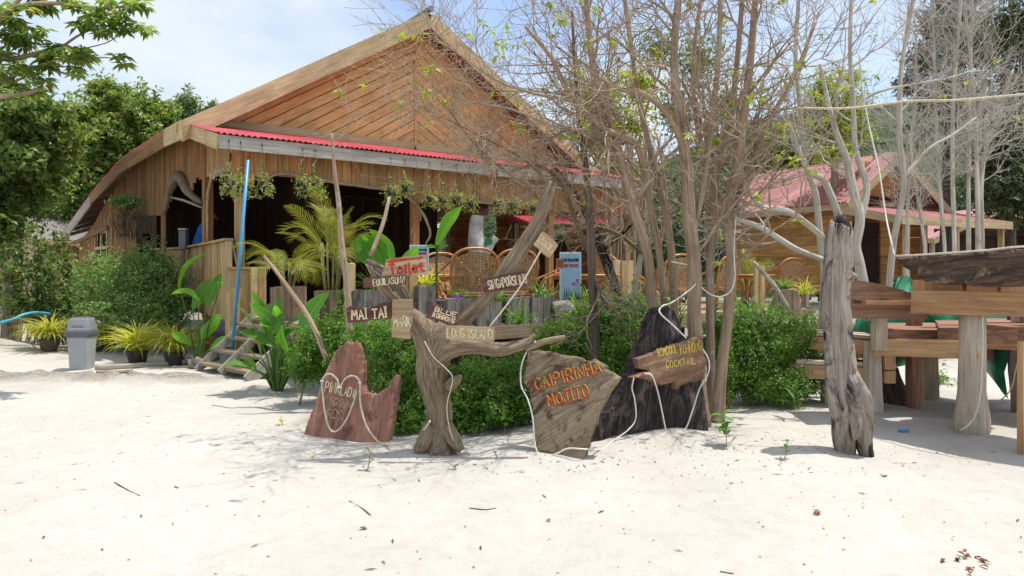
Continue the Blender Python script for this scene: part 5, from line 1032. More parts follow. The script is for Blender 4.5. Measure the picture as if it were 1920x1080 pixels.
pole('wooden_stick', 'dead forked stick leaning over the shrubs near the stump planter', [(1480, 580, 9.0, 3), (1455, 540, 9.0, 4), (1428, 508, 9.05, 4), (1412, 490, 9.1, 3)], 'stick', M['palebark'], 7, .2)
pole('bamboo_cane', 'thin white broken cane in front of the planters', [(1008, 615, 9.0, 2.2), (1003, 598, 9.0, 2), (1002, 585, 9, 1.2)], 'cane', M['palebark'], 6, .1)
def groundline(name, label, px, r, cat, mat, up=0.):
    P = []
    for x, y in px: d = F * EYE / (y - HY); q = at(x, y, d); P.append(V(q.x, q.y, gz(q.x, q.y) + r * .7 + up))
    t = thing(name, P[0], label, cat); mb = MB(); mb.tube(P, r, 8, .1, k=6); mk(name + '_body', mb, mat, t, True); return t
ph = [at(-30, 612, 14.2), at(20, 600, 14.4), at(45, 590, 14.6), at(70, 586, 14.9), at(105, 590, 15.4), at(125, 588, 16.0), at(142, 586, 16.2)]
t = thing('garden_hose', ph[0], 'light blue garden hose lying over the sand bank', 'hose'); mb = MB(); mb.tube([V(p.x, p.y, max(p.z, gz(p.x, p.y) + .03)) for p in ph], .03, 8, k=6); mk('hose_body', mb, M['bluehose'], t, True)
groundline('border_log', 'weathered log edging the bed of striped grass plants', [(178, 694), (250, 690), (330, 684), (395, 680)], .05, 'log', M['greyed']); groundline('border_log', 'short split log lying on the sand right of the bin', [(180, 704), (215, 702), (248, 699)], .035, 'log', M['deck'])
groundline('border_log', 'bleached log lying across the sand behind the bin', [(-40, 648), (40, 645), (90, 642)], .05, 'log', M['greyed'])
for i, (x, y, r) in enumerate(((370, 690, .16), (398, 676, .13), (352, 684, .10))):
    q = at(x, y, F * EYE / (y - HY)); t = thing('garden_stone', (q.x, q.y, 0), ['brown stone at the foot of the steps', 'smaller brown stone behind the steps edge', 'pale stone beside the border log'][i], 'stone'); mb = MB(); mb.tube([(q.x - r, q.y, .02), (q.x - r * .7, q.y, .05), (q.x, q.y, .07), (q.x + r * .8, q.y, .05), (q.x + r, q.y, .02)], [.01, r * .6, r * .8, r * .5, .01], 9, .4, seed=i); mk('stone_body', mb, M['stone'], t)

# ------------------------------------------------------------------ blades, big leaves, fronds
def blade_mesh(name, ln, wd, arch, seg=7, cup=.15, prof=None, cols=2, droop=0):
    """a leaf along +x that bends down; gr.x runs -1..1 across it"""
    mb = MB(); x = z = 0; a = arch * -.5; prof = prof or (lambda t: math.sin(math.pi * min(1, t * .93 + .07)) ** .7)
    for i in range(seg + 1):
        t = i / seg; wv = wd * prof(t); ph = rnd.uniform(-.3, .3)
        for j in range(2 * cols + 1):
            u = (j - cols) / cols; mb.v.append((x - abs(u) * math.sin(a) * wv * cup * -1, u * wv / 2, z + abs(u) * wv * cup * (1 + .4 * math.sin(t * 9 + u * 4 + ph)))); mb.g.append((u, 0, t * ln * 2))
        ang = math.radians(arch * (t + .5 / seg) + droop * t * t); x += math.cos(ang) * ln / seg; z -= math.sin(ang) * ln / seg
    k = 2 * cols + 1
    for i in range(seg):
        for j in range(k - 1): q = i * k + j; mb.f.append((q, q + 1, q + k + 1, q + k))
    return mesh(name, mb, True)
def orient(p, az, el, roll=0): return Matrix.Translation(p) @ Matrix.Rotation(az, 4, 'Z') @ Matrix.Rotation(-el, 4, 'Y') @ Matrix.Rotation(roll, 4, 'X')
def inst(name, me, mat, M_, parent):
    if not me.materials: me.materials.append(mat)
    o = bpy.data.objects.new(name, me); place(o, M_, parent); return o
def blades(name, lst, mat, parent):
    """many narrow blades joined: (base, azimuth, elevation, length, width, bend)"""
    mb = MB(); o = lst[0][0]
    for p, az, el, ln, wd, bend in lst:
        n = 7; x = Vector(p); a = el; c_, s_ = math.cos(az), math.sin(az); sd = V(-s_, c_, 0); b = len(mb.v)
        for i in range(n + 1):
            t = i / n; wv = wd * (.55 + .45 * math.sin(math.pi * min(1, t + .2))) * (1 - t ** 3) ; up_ = V(-c_ * math.sin(a), -s_ * math.sin(a), math.cos(a))
            for u in (-1, 0, 1): q = x + sd * (u * wv / 2) + up_ * (abs(u) * wv * .22); mb.v.append(tuple(q)); mb.g.append((u, 0, t * 3))
            a = el - bend * t * 1.15; x = x + V(c_ * math.cos(a), s_ * math.cos(a), math.sin(a)) * (ln / n)
        for i in range(n):
            for j in (0, 1): q = b + i * 3 + j; mb.f.append((q, q + 1, q + 4, q + 3))
    return mk(name, mb, mat, parent, True)
# striped grass plants in pots
for i, (px, py, d, sz, lab) in enumerate(((92, 655, 14.6, .62, 'striped yellow green grass plant left of the rubbish bin'), (193, 643, 14.9, .56, 'striped yellow green grass plant half hidden behind the rubbish bin'), (258, 674, 13.0, .62, 'striped yellow green grass plant in the middle of the bed'), (328, 678, 12.7, .60, 'striped yellow green grass plant nearest to the steps'))):
    p = at(px, py, d); p.z = gz(p.x, p.y); t = thing('striped_grass_plant', p, lab, 'potted plant', 'striped grass plants in pots along the bed')
    mb = MB(); mb.tube([p + UP * -.03, p + UP * .02, p + UP * .22, p + UP * .24, p + UP * .24, p + UP * .2], [.13, .14, .19, .2, .17, .165], 16); mk('pot', mb, M['claypot' if i == 0 else 'pot'], t, True)
    blades('foliage', [(p + V(rnd.gauss(0, .05), rnd.gauss(0, .05), .2), rnd.uniform(0, 6.28), rnd.uniform(.75, 1.55), sz * 1.35 * rnd.uniform(.65, 1.2), rnd.uniform(.026, .044), rnd.uniform(1.0, 2.1)) for k in range(190)], M['spider'], t)
CL = [blade_mesh('leaf', 1.0, .30, ar, 9, .16, droop=dr) for ar, dr in ((25, 20), (55, 30), (12, 10), (75, 50))]
cprof = lambda t: max(.02, math.sin(math.pi * (t * .96 + .04)) ** .8)
CW = [blade_mesh('leaf', 1.0, .40, ar, 9, .14, prof=cprof, droop=dr) for ar, dr in ((20, 15), (50, 30), (10, 5))]
for me_ in CL + CW: me_.materials.append(M['canna'])
def leafy(name, lab, p, specs, group=None, cat='plant'):
    """upright plant with big leaves: specs of (stalk top offset, azimuth deg, elevation deg, length, wide)"""
    t = thing(name, p, lab, cat, group)
    for sp_ in specs:
        off, az, el, ln, wide = sp_[:5]; roll = R(rnd.uniform(45, 95)) * rnd.choice((-1, 1)) if len(specs) < 15 else rnd.uniform(-.6, .6)
        top = p + V(*off); mb = MB(); mid = p.lerp(top, .5) + V(0, 0, .06); mb.tube([p + V(off[0] * .1, off[1] * .1, -.03), mid, top], [.016, .013, .009], 6, k=4); mk('stalk', mb, M['strap'], t, True)
        inst('leaf', rnd.choice(CW if wide else CL), M['canna'], orient(top, R(az), R(el), roll) @ Matrix.Scale(ln, 4), t)
    return t
def auto(n, h, ln, spread=.3, lo=.25):
    o = []
    for i in range(n):
        az = 360 * i / n + rnd.uniform(-40, 40); f = lo + (1 - lo) * rnd.random(); r = spread * rnd.uniform(.3, 1); el = rnd.uniform(20, 80)
        o.append(((r * math.cos(R(az)) * .8, r * math.sin(R(az)) * .8, h * f), az, el, ln * rnd.uniform(.7, 1.15), rnd.random() < .6))
    return o
pc = at(520, 735, 9.75); leafy('canna_plant', 'lush broad leaved plant growing beside the wooden steps', V(pc.x, pc.y, 0), auto(28, .95, .48, .46))
pc = at(545, 600, 9.4); leafy('canna_plant', 'plant with two tall upright paddle leaves before the hollow stumps', V(pc.x, pc.y, .3), [((-.10, 0, .55), 170, 62, .85, False), ((.12, 0, .5), 5, 66, .70, True), ((-.2, 0, .35), 190, 35, .55, False), ((.0, -.1, .3), 260, 50, .5, False), ((-.15, .05, .5), 165, 50, .6, False)])
pc = at(372, 668, 12.4); leafy('canna_plant', 'ragged broad leaved plant left of the steps in front of the board railing', V(pc.x, pc.y, 0), [((-.32, 0, 1.35), 100, 82, .85, False), ((-.1, 0, 1.0), 20, 62, .6, True), ((.05, -.1, 1.15), 150, 45, .55, False), ((.14, 0, 1.05), 10, 70, .62, True), ((.1, 0, .5), 30, 60, .5, True), ((.1, -.1, .45), 300, 55, .45, True), ((-.1, -.1, .4), 220, 40, .4, True), ((.2, 0, .3), 0, 40, .4, True), ((.36, 0, 1.35), 80, 75, .4, False)])
pc = deckpt(735, -4.0, 1.35); leafy('canna_plant', 'bright green broad leaved plant rising above the toilet board', pc, [((-.12, 0, .30), 168, 48, .72, True), ((-.05, 0, .32), 160, 35, .8, True), ((.03, 0, .35), 150, 62, .66, True), ((.1, 0, .28), 20, 55, .46, True), ((.02, .1, .34), 175, 55, .7, True), ((.16, 0, .22), 10, 40, .36, True)])
pc = deckpt(818, -4.1, 1.4); leafy('canna_plant', 'single tall bright leaf on a bare stalk beside the woven chair', pc, [((.0, 0, .62), 15, 62, .68, True), ((.0, 0, .6), 190, 10, .16, True), ((.02, 0, .6), 0, 12, .16, True)])
# palms
def frond_mesh(ln, arch, nl=22, lw=.017, ll=.30):
    mb = MB(); pts = []; x = z = 0; n = 14
    for i in range(n + 1): t = i / n; a = R(arch * t * t * 1.3 - 8); pts.append(V(x, 0, z)); x += math.cos(a) * ln / n; z -= math.sin(a) * ln / n
    mb.tube(pts, [.011 * (1 - .8 * i / n) for i in range(n + 1)], 5); tint = [.9] * len(mb.v)
    for i in range(nl * 2):
        t = .14 + .86 * (i // 2) / nl; s = 1 if i % 2 else -1; q = t * n; j = min(n - 1, int(q)); p = pts[j].lerp(pts[j + 1], q - j); d = (pts[j + 1] - pts[j]).normalized(); upv = V(-d.z, 0, d.x)
        L_ = ll * (math.sin(math.pi * (t * .82 + .14)) ** .7) * rnd.uniform(.85, 1.1); dr = (d * .75 + V(0, s, 0) * .9 + upv * .35).normalized(); b = len(mb.v); tv = rnd.betavariate(2, 2) if rnd.random() > .06 else 1
        for k, (f, w_) in enumerate(((0, .5), (.35, 1), (.7, .8), (1, .05))):
            c_ = p + dr * (L_ * f) - V(0, 0, 1) * (L_ * .38 * f * f); wv = lw * w_; mb.v += [tuple(c_ + d * wv * .5), tuple(c_ - d * wv * .5)]; tint += [tv, tv]
        for k in range(3): q_ = b + 2 * k; mb.f.append((q_, q_ + 1, q_ + 3, q_ + 2))
    mb.g = list(mb.v); me = mesh('frond', mb, False); a = me.attributes.new('tint', 'FLOAT', 'POINT'); a.data.foreach_set('value', np.array(tint, np.float32)); me.materials.append(M['palm']); return me
FR = [frond_mesh(1.0, a) for a in (35, 60, 85, 110)]
def palm(lab, p, n, ln, el0, stems, h):
    t = thing('feather_palm', p, lab, 'palm', 'feather palms in planters on the terrace')
    for i in range(stems): a = 6.28 * i / stems; mb = MB(); mb.tube([p + V(.08 * math.cos(a), .08 * math.sin(a), -.03), p + V(.13 * math.cos(a), .13 * math.sin(a), h * .5), p + V(.15 * math.cos(a), .15 * math.sin(a), h)], [.018, .014, .01], 6); mk('cane', mb, M['cane'], t, True)
    for i in range(n):
        az = 6.28 * i / n * 2.4 + rnd.uniform(-.4, .4); el = R(rnd.uniform(*el0)); f = rnd.random()
        inst('frond', FR[rnd.randrange(4)], M['palm'], orient(p + V(.12 * math.cos(az), .12 * math.sin(az), h * (.35 + .65 * f)), az, el, rnd.uniform(-.4, .4)) @ Matrix.Scale(ln * rnd.uniform(.75, 1.15), 4), t)
    return t
palm('tall yellow green feather palm in the second stump planter', ST2, 26, .80, (20, 86), 11, .70)
palm('smaller yellow green feather palm in the left stump planter', ST1, 18, .88, (5, 60), 7, .45)
palm('yellow feather palm on the right terrace before the orange bungalow', deckpt(1402, -2.2), 18, .95, (20, 75), 6, .65)
# strappy clumps
for px, d, z, n, ln, lab in ((700, 9.9, 1.38, 30, .42, 'pale strappy plant at the left end of the grey planters'), (732, 10.2, 1.3, 22, .35, 'fine leaved clump in the planter behind the toilet board'), (800, 10.5, 1.42, 34, .42, 'yellow green strappy clump right of the toilet board'), (862, 10.8, 1.22, 26, .34, 'dark green clump round the violet orchid'), (930, 10.6, 1.2, 26, .36, 'green clump behind the SINGAPOR SLING board'), (968, 9.4, .95, 40, .42, 'grassy clump growing before the grey planters'), (1015, 10.9, 1.25, 24, .45, 'green upright clump in the right grey planter'), (1095, 10.6, 1.1, 30, .55, 'leafy orchid clump right of the rough stone'), (1262, 9.6, .9, 40, .6, 'tall strap leaved clump behind the black slab tip'), (1400, 10.4, .95, 44, .65, 'dark strap leaved clump behind the right hedge'), (1440, 10.6, .95, 34, .5, 'green strap leaved clump left of the grey stump planter'), (1470, 13.5, 1.32, 40, .36, 'spiky grey green plant in the right stump planter'), (1510, 12.9, 1.25, 40, .42, 'yellow strappy clump right of the grey stump planter'), (655, 9.7, 1.2, 24, .3, 'low fern like clump by the narrow tan post')):
    p = at(px, HY, d); p.z = z; t = thing('strap_plant', p, lab, 'plant', 'strap leaved plants on the terrace edge')
    blades('foliage', [(p + V(rnd.gauss(0, .06), rnd.gauss(0, .06), 0), rnd.uniform(0, 6.28), rnd.uniform(.6, 1.5), ln * rnd.uniform(.6, 1.2), rnd.uniform(.018, .034), rnd.uniform(.5, 1.8)) for k in range(n)], M['strap'] if px not in (800, 1510) else M['spider'], t)
for px, py, d in ((858, 557, 10.6), (1082, 530, 10.4)):
    p = at(px, py, d); t = thing('orchid', p, 'violet orchid flowers ' + ('in the planter above the fork' if px == 858 else 'on a leafy stem left of the dark dead tree'), 'flower')
    mb = MB()
    for k in range(7 if px == 858 else 3): 
        c_ = p + V(rnd.uniform(-.09, .09), rnd.uniform(-.04, .04), rnd.uniform(-.03, .04))
        for q in range(5): a = 1.257 * q; e = V(math.cos(a), -.35, math.sin(a)); s_ = V(-math.sin(a), 0, math.cos(a)); mb.add([c_, c_ + e * .02 + s_ * .014, c_ + e * .038, c_ + e * .02 - s_ * .014], [(0, 1, 2, 3)])
    mk('petals', mb, M['petal'], t)['kind'] = 'stuff'; mb = MB(); mb.tube([p + V(0, .03, -.22), p + V(.02, .02, -.1), p], .005, 5, k=3); mk('stem', mb, M['strap'], t)

# ------------------------------------------------------------------ hedges and shrubs
def bl(px, py, d, rx, ry=None, depth=None):
    s = d / F; return (tuple(at(px, py, d)), (rx * s, (depth if depth else rx * s), (ry or rx) * s))
def bush(name, lab, blobs, n, size, mat, stems=6, group='round clipped shrubs in front of the terrace', shell=.23, cat='shrub', zmin=.02, aspect=.5):
    C = np.array([b[0] for b in blobs]).mean(0); base = V(C[0], C[1], 0); t = thing(name, base, lab, cat, group); mb = MB()
    for i in range(stems):
        b = blobs[i % len(blobs)]; c_ = V(*b[0]); e = c_ + V(rnd.gauss(0, .4) * b[1][0], rnd.gauss(0, .4) * b[1][1], b[1][2] * rnd.uniform(-.2, .5)); s_ = V(c_.x + rnd.uniform(-.15, .15), c_.y + rnd.uniform(-.1, .1), 0)
        mb.tube([s_, s_.lerp(e, .5) + V(rnd.uniform(-.08, .08), 0, 0), e], [.016, .011, .004], 5, k=3)
        for j in range(4): f = e + V(rnd.gauss(0, .5) * b[1][0], rnd.gauss(0, .5) * b[1][1], rnd.uniform(-.1, .5) * b[1][2]); mb.tube([s_.lerp(e, rnd.uniform(.4, .9)), f], [.006, .002], 4)
    mk('stems', mb, M['bark'], t, True); foliage('foliage', blobs, n, size, M[mat], t, shell, .45, aspect, .55, zmin, None, n // 90); return t
bush('round_shrub', 'leafy green shrub behind the steps plant and the slanting stick', [bl(600, 660, 8.9, 50, 55), bl(640, 625, 8.9, 45, 40), bl(570, 690, 8.7, 30, 30), bl(655, 670, 8.7, 40, 50)], 11000, .042, 'hedge')
bush('round_shrub', 'dense green shrub between the red brown slab and the driftwood trunk', [bl(735, 665, 7.8, 60, 55, .42), bl(775, 720, 7.6, 62, 75, .42), bl(700, 640, 8.1, 45, 40), bl(760, 775, 7.35, 58, 40, .35), bl(790, 650, 7.9, 40, 40)], 22000, .040, 'hedge')
bush('round_shrub', 'dense green shrub right of the driftwood trunk under the low limb', [bl(890, 725, 7.9, 55, 55, .42), bl(920, 770, 7.6, 60, 42, .38), bl(860, 770, 7.5, 34, 42, .3), bl(960, 715, 8.0, 50, 50, .4), bl(980, 775, 7.7, 30, 30)], 19000, .040, 'hedge')
bush('round_shrub', 'green shrub behind the tan slab round the dark dead tree', [bl(1060, 640, 8.4, 55, 42), bl(1110, 625, 8.6, 50, 50), bl(1160, 640, 8.6, 55, 55), bl(1180, 700, 8.2, 50, 60), bl(1130, 700, 8.1, 45, 50)], 20000, .042, 'hedge')
bush('round_shrub', 'loose weedy growth under the charred leaning trunk', [bl(1130, 580, 9.2, 45, 28), bl(1195, 585, 9.2, 50, 30), bl(1090, 600, 9.0, 30, 22)], 5500, .05, 'shrub')
bush('round_shrub', 'large round green shrub right of the grey tree stems', [bl(1420, 660, 9.0, 66, 60), bl(1480, 640, 9.2, 60, 52), bl(1440, 715, 8.8, 75, 42, .5), bl(1385, 690, 8.8, 38, 55), bl(1510, 690, 9.2, 45, 52), bl(1390, 620, 9.1, 40, 36)], 26000, .042, 'hedge')
bush('round_shrub', 'small green shrub between the grey stems and the black slab', [bl(1345, 640, 8.6, 26, 60), bl(1350, 720, 8.4, 26, 45)], 4500, .042, 'hedge')
bush('round_shrub', 'weeds growing in the shade behind the timber table', [bl(1760, 730, 10.5, 45, 28), bl(1810, 745, 10.8, 50, 24), bl(1560, 640, 10.3, 40, 60)], 4500, .06, 'shrub')
bush('round_shrub', 'big pale green shrub against the left wall of the restaurant', [bl(255, 535, 15.0, 72, 62), bl(300, 540, 14.8, 45, 62), bl(215, 555, 15.2, 50, 55), bl(260, 585, 14.6, 80, 36), bl(325, 590, 14.6, 30, 38), bl(285, 505, 15.1, 40, 30)], 22000, .065, 'shrub', 10, shell=.2)
bush('round_shrub', 'open twiggy shrub left of the big pale green shrub', [bl(165, 520, 15.5, 38, 45), bl(150, 570, 15.5, 34, 45), bl(190, 500, 15.5, 30, 30)], 1500, .09, 'shrub', 12, shell=.45)
for i, (px, py, d, rx, ry, n, lab) in enumerate(((30, 530, 15.2, 45, 62, 900, 'dark leafy sapling at the left edge of the picture'), (85, 525, 15.4, 30, 66, 700, 'slender leafy sapling in front of the pale hut'), (122, 505, 16, 26, 50, 600, 'small leafy sapling beside the eave corner'), (-40, 500, 17, 50, 90, 1500, 'leafy sapling just past the left edge'))):
    bush('leafy_sapling', lab, [bl(px, py, d, rx, ry), bl(px + 15, py + 45, d, rx * .7, ry * .4), bl(px - 10, py - 55, d, rx * .6, ry * .4)], n, .13, 'broad', 12, 'saplings left of the restaurant', .35, 'sapling')
for px, py, d, lab in ((60, 575, 15.4, 'low bright leafy plant on the sand bank by the hose'), (100, 572, 15.8, 'low broad leaved plant behind the blue hose')):
    bush('bank_plant', lab, [bl(px, py, d, 32, 14)], 600, .17, 'pale_leaf', 3, None, .3, 'plant', .1, .4)

# ------------------------------------------------------------------ trees with leaves
def tree(name, lab, trunk, blobs, n, size, mat, bark='bark', group=None, shell=.22, lump=.35, aspect=.42, branches=True):
    P = [at(*q[:3]) for q in trunk]; base = P[0]; t = thing(name, base, lab, 'tree', group); mb = MB(); mb.tube(P, [q[3] / F * q[2] for q in trunk], 10, .12, .1, k=4); mk('trunk', mb, M[bark], t, True)
    if branches:
        mb = MB()
        for b in blobs:
            e = V(*b[0]); s_ = P[-1].lerp(P[-2], rnd.random()); mid = s_.lerp(e, .5) + V(0, 0, .25 * (e - s_).length * .4); r = trunk[-1][3] / F * trunk[-1][2] * .5; mb.tube([s_, mid, e], [r, r * .6, r * .2], 6, k=4)
            for j in range(7): mb.tube([mid.lerp(e, rnd.random()), e + V(rnd.gauss(0, .55) * b[1][0], rnd.gauss(0, .55) * b[1][1], rnd.gauss(0, .55) * b[1][2])], [r * .22, r * .06], 4)
        mk('branches', mb, M[bark], t, True)
    foliage('crown', blobs, n, size, M[mat], t, shell, lump, aspect, .6); return t
GL_ = 'broadleaf trees left of the restaurant'
tree('broadleaf_tree', 'big broadleaf tree with a rounded crown just left of the roof', [(170, 560, 27, 12), (175, 470, 27, 11), (190, 380, 27, 8)], [bl(235, 225, 27, 62, 52), bl(190, 290, 27, 60, 50), bl(262, 290, 27, 46, 50), bl(150, 350, 27, 50, 50), bl(285, 215, 28, 30, 34), bl(200, 370, 27, 50, 44), bl(205, 178, 27, 40, 26), bl(120, 400, 27, 36, 40), bl(308, 225, 28, 18, 30), bl(160, 230, 27.5, 44, 30)], 30000, .23, 'mango', group=GL_, shell=.3, lump=.6)
tree('broadleaf_tree', 'darker broadleaf tree at the left edge with low hanging boughs', [(20, 650, 16.5, 18), (25, 480, 16.5, 15), (40, 330, 16.5, 10)], [bl(60, 220, 16, 80, 45), bl(20, 280, 16, 90, 65), bl(95, 265, 17, 56, 50), bl(15, 370, 16.5, 60, 40), bl(-30, 200, 16, 90, 70), bl(-40, 400, 16, 90, 80), bl(75, 330, 17.5, 46, 40)], 24000, .18, 'broad', group=GL_, shell=.34, lump=.6)
tree('broadleaf_tree', 'shaded tree standing further back behind the eave corner', [(95, 600, 26, 10), (98, 450, 26, 8), (110, 380, 26, 6)], [bl(90, 400, 26, 60, 55), bl(150, 400, 27, 50, 45), bl(30, 440, 26, 60, 45), bl(120, 470, 27, 50, 30)], 9000, .19, 'mango', group=GL_)
tree('feathery_tree', 'small hazy pale tree showing over the left roof slope', [(365, 420, 38, 7), (365, 300, 38, 5), (364, 240, 38, 3)], [bl(352, 200, 38, 26, 30), bl(378, 225, 38, 24, 26), bl(340, 235, 39, 22, 26), bl(398, 205, 38, 14, 16), bl(360, 245, 38, 40, 24)], 5200, .26, 'pale_leaf', shell=.45, lump=.5, aspect=.35)
tree('feathery_tree', 'lime green feathery tree above the orange bungalow roof', [(1570, 480, 19, 9), (1565, 330, 19, 7), (1562, 260, 19, 5)], [bl(1545, 165, 19, 40, 40), bl(1590, 195, 19, 40, 36), bl(1555, 235, 19, 45, 36), bl(1525, 210, 19.5, 30, 34), bl(1610, 250, 19, 30, 26), bl(1600, 145, 19.5, 24, 20), bl(1560, 290, 18.5, 40, 18)], 6500, .13, 'lime', shell=.5, lump=.6, aspect=.35)
GR_ = 'tall dusky trees at the right'
tree('dusky_tree', 'tall dusky tree with a ragged crown at the upper right', [(1775, 520, 22, 14), (1780, 300, 22, 11), (1790, 100, 22, 8)], [bl(1780, 40, 22, 60, 55), bl(1740, 110, 22, 40, 36), bl(1830, 90, 22.5, 55, 50), bl(1720, 250, 22, 30, 30), bl(1760, 180, 22.5, 50, 40), bl(1810, 180, 23, 45, 50), bl(1700, 160, 22.5, 26, 24), bl(1800, -40, 22, 60, 60)], 15000, .17, 'dusky', 'darkbark', GR_, .5, .55)
tree('dusky_tree', 'dark dense tree filling the right edge behind the counters', [(1890, 560, 20, 15), (1888, 350, 20, 12), (1885, 120, 20, 9)], [bl(1885, 60, 20, 55, 70), bl(1920, 160, 20, 60, 70), bl(1900, 270, 19.5, 65, 65), bl(1880, 360, 19.5, 70, 50), bl(1940, 40, 20, 60, 80), bl(1850, 300, 20.5, 40, 50), bl(1950, 380, 19, 60, 60)], 14000, .16, 'dusky', 'darkbark', GR_, .35, .45)
GM_ = 'green trees behind the bare stems'
tree('leafy_tree', 'yellow green tree behind the bare stems, left of their middle', [(1150, 480, 25, 10), (1150, 320, 25, 8), (1155, 240, 25, 6)], [bl(1130, 190, 25, 55, 50), bl(1180, 240, 25, 55, 45), bl(1120, 270, 25, 40, 40), bl(1200, 160, 26, 50, 40), bl(1160, 320, 25, 60, 30)], 5200, .2, 'lime', group=GM_, shell=.55, lump=.6)
tree('leafy_tree', 'green tree behind the bare stems, right of their middle', [(1330, 480, 27, 10), (1330, 330, 27, 8), (1325, 230, 27, 6)], [bl(1310, 110, 27, 60, 60), bl(1360, 200, 27, 50, 60), bl(1270, 210, 27, 50, 50), bl(1400, 260, 28, 50, 40), bl(1330, 290, 27, 70, 40), bl(1230, 90, 28, 40, 40)], 6500, .2, 'pale_leaf', group=GM_, shell=.55, lump=.6)
tree('leafy_tree', 'dark green tree between the bare stems and the bungalow roof', [(1440, 480, 30, 10), (1440, 330, 30, 8), (1450, 290, 30, 6)], [bl(1440, 275, 30, 60, 40), bl(1500, 300, 30, 50, 30), bl(1390, 290, 31, 45, 45), bl(1540, 270, 31, 40, 40)], 9000, .22, 'mango', group=GM_, shell=.3, lump=.5)
# overhanging boughs of the near tree at the upper left: rosettes of long glossy leaves
near = thing('glossy_tree', at(-260, 760, 9.5), 'near tree just outside the left edge reaching long leaved boughs into the sky', 'tree')
limb('trunk', [(-260, 780, 9.5, 34), (-250, 500, 9.5, 30), (-230, 200, 9.5, 26), (-200, 60, 9.5, 20)], near, M['bark'], 12, .1)
BR = [[(-230, 200, 9.5, 16), (-60, 90, 9.6, 9), (20, 20, 9.7, 6), (100, 6, 9.8, 4), (190, 15, 9.9, 3), (262, 8, 9.9, 1.5)], [(-60, 90, 9.6, 8), (10, 110, 9.8, 5), (70, 100, 9.9, 4), (120, 85, 10, 3), (160, 108, 10, 2)], [(20, 20, 9.7, 4), (60, -20, 9.8, 4), (160, -20, 9.9, 3), (230, 40, 9.9, 1.6), (262, 55, 9.9, 1)], [(120, 85, 10, 2.5), (150, 65, 10, 2), (190, 48, 10, 1.2)], [(-60, 90, 9.6, 8), (0, 150, 9.8, 5), (60, 125, 9.9, 3), (130, 140, 10, 2)], [(60, 100, 9.9, 2.5), (150, 120, 10, 1.6), (190, 108, 10, 1.2), (222, 112, 10, .9)], [(-200, 150, 9.5, 12), (-80, 170, 9.5, 8), (20, 180, 9.6, 5), (80, 165, 9.8, 3)], [(140, 95, 10, 1.2), (200, 80, 10, 1), (230, 60, 10, .7)]]
for b_ in BR: limb('bough', b_, near, M['bark'], 7, .05, .1, 5)
ROS = [(20, 30), (60, 15), (95, 8), (15, 60), (150, 10), (178, 20), (200, 30), (165, 38), (222, 28), (240, 12), (185, 55), (215, 50), (232, 50), (262, 8), (268, 52), (150, 48), (20, 75), (40, 70), (52, 82), (110, 90), (85, 98), (75, 118), (125, 105), (150, 100), (160, 108), (140, 130), (146, 90), (100, 125), (60, 130), (30, 120), (10, 100), (222, 112), (0, 140), (40, 150), (90, 150), (-20, 60), (-30, 110), (120, -5), (60, -10), (200, 5), (10, 10), (75, 60), (30, 45), (-10, 170), (25, 180), (65, 172)]
Pn, Nn, An, Ln_, Wn = [], [], [], [], []
for px, py in ROS:
    for rr in range(4):
        c_ = at(px + rnd.uniform(-11, 11), py + rnd.uniform(-9, 9), rnd.uniform(9.6, 10.1)); k0 = rnd.uniform(0, 6.28); k = rnd.randrange(8, 12)
        for j in range(k):
            a = k0 + 6.28 * j / k + rnd.uniform(-.2, .2); e = rnd.uniform(-.75, .25); d = np.array([math.cos(a) * math.cos(e), math.sin(a) * math.cos(e), math.sin(e)]); l_ = rnd.uniform(.12, .21)
            up_ = np.array([-math.cos(a) * math.sin(e), -math.sin(a) * math.sin(e), math.cos(e)]); Pn.append(np.array(c_) + d * l_ * .55); An.append(d); Nn.append(up_); Ln_.append(l_); Wn.append(l_ * .36)
leafobj('leaves', np.array(Pn), np.array(Nn), np.array(An), np.array(Ln_), np.array(Wn), M['mango'], near)

# ------------------------------------------------------------------ bare trees: stems along given paths, then branches, twigs and a few leaves
def grow(mb, p, d, ln, r, lvl, mx, tips, up=.12, wob=.32, kids=(7, 5), cen=None):
    n = 5 if lvl < 2 else 3; pts = [p.copy()]; d = d.normalized(); q = p.copy()
    for i in range(n):
        d = (d + V(rnd.gauss(0, wob), rnd.gauss(0, wob), rnd.gauss(0, wob) + up) * .5).normalized(); q = q + d * (ln / n); pts.append(q.copy())
    mb.tube(pts, [max(r * (1 - .75 * i / n), .0022) for i in range(n + 1)], 5 if lvl == 0 else 4 if lvl == 1 else 3, cap=False)
    if lvl >= mx: tips.append((q, d)); return
    for k in range(kids[lvl]):
        t = rnd.uniform(.2, 1) * n; j = min(n - 1, int(t)); b = pts[j].lerp(pts[j + 1], t - j); dd = (pts[j + 1] - pts[j]).normalized(); ax = dd.orthogonal().normalized(); ax.rotate(Matrix.Rotation(rnd.uniform(0, 6.28), 3, dd))
        nd_ = (dd * rnd.uniform(.5, 1.0) + ax * rnd.uniform(.5, 1.0)).normalized(); grow(mb, b, nd_, ln * rnd.uniform(.4, .65), max(r * .5, .003), lvl + 1, mx, tips, up, wob, kids)
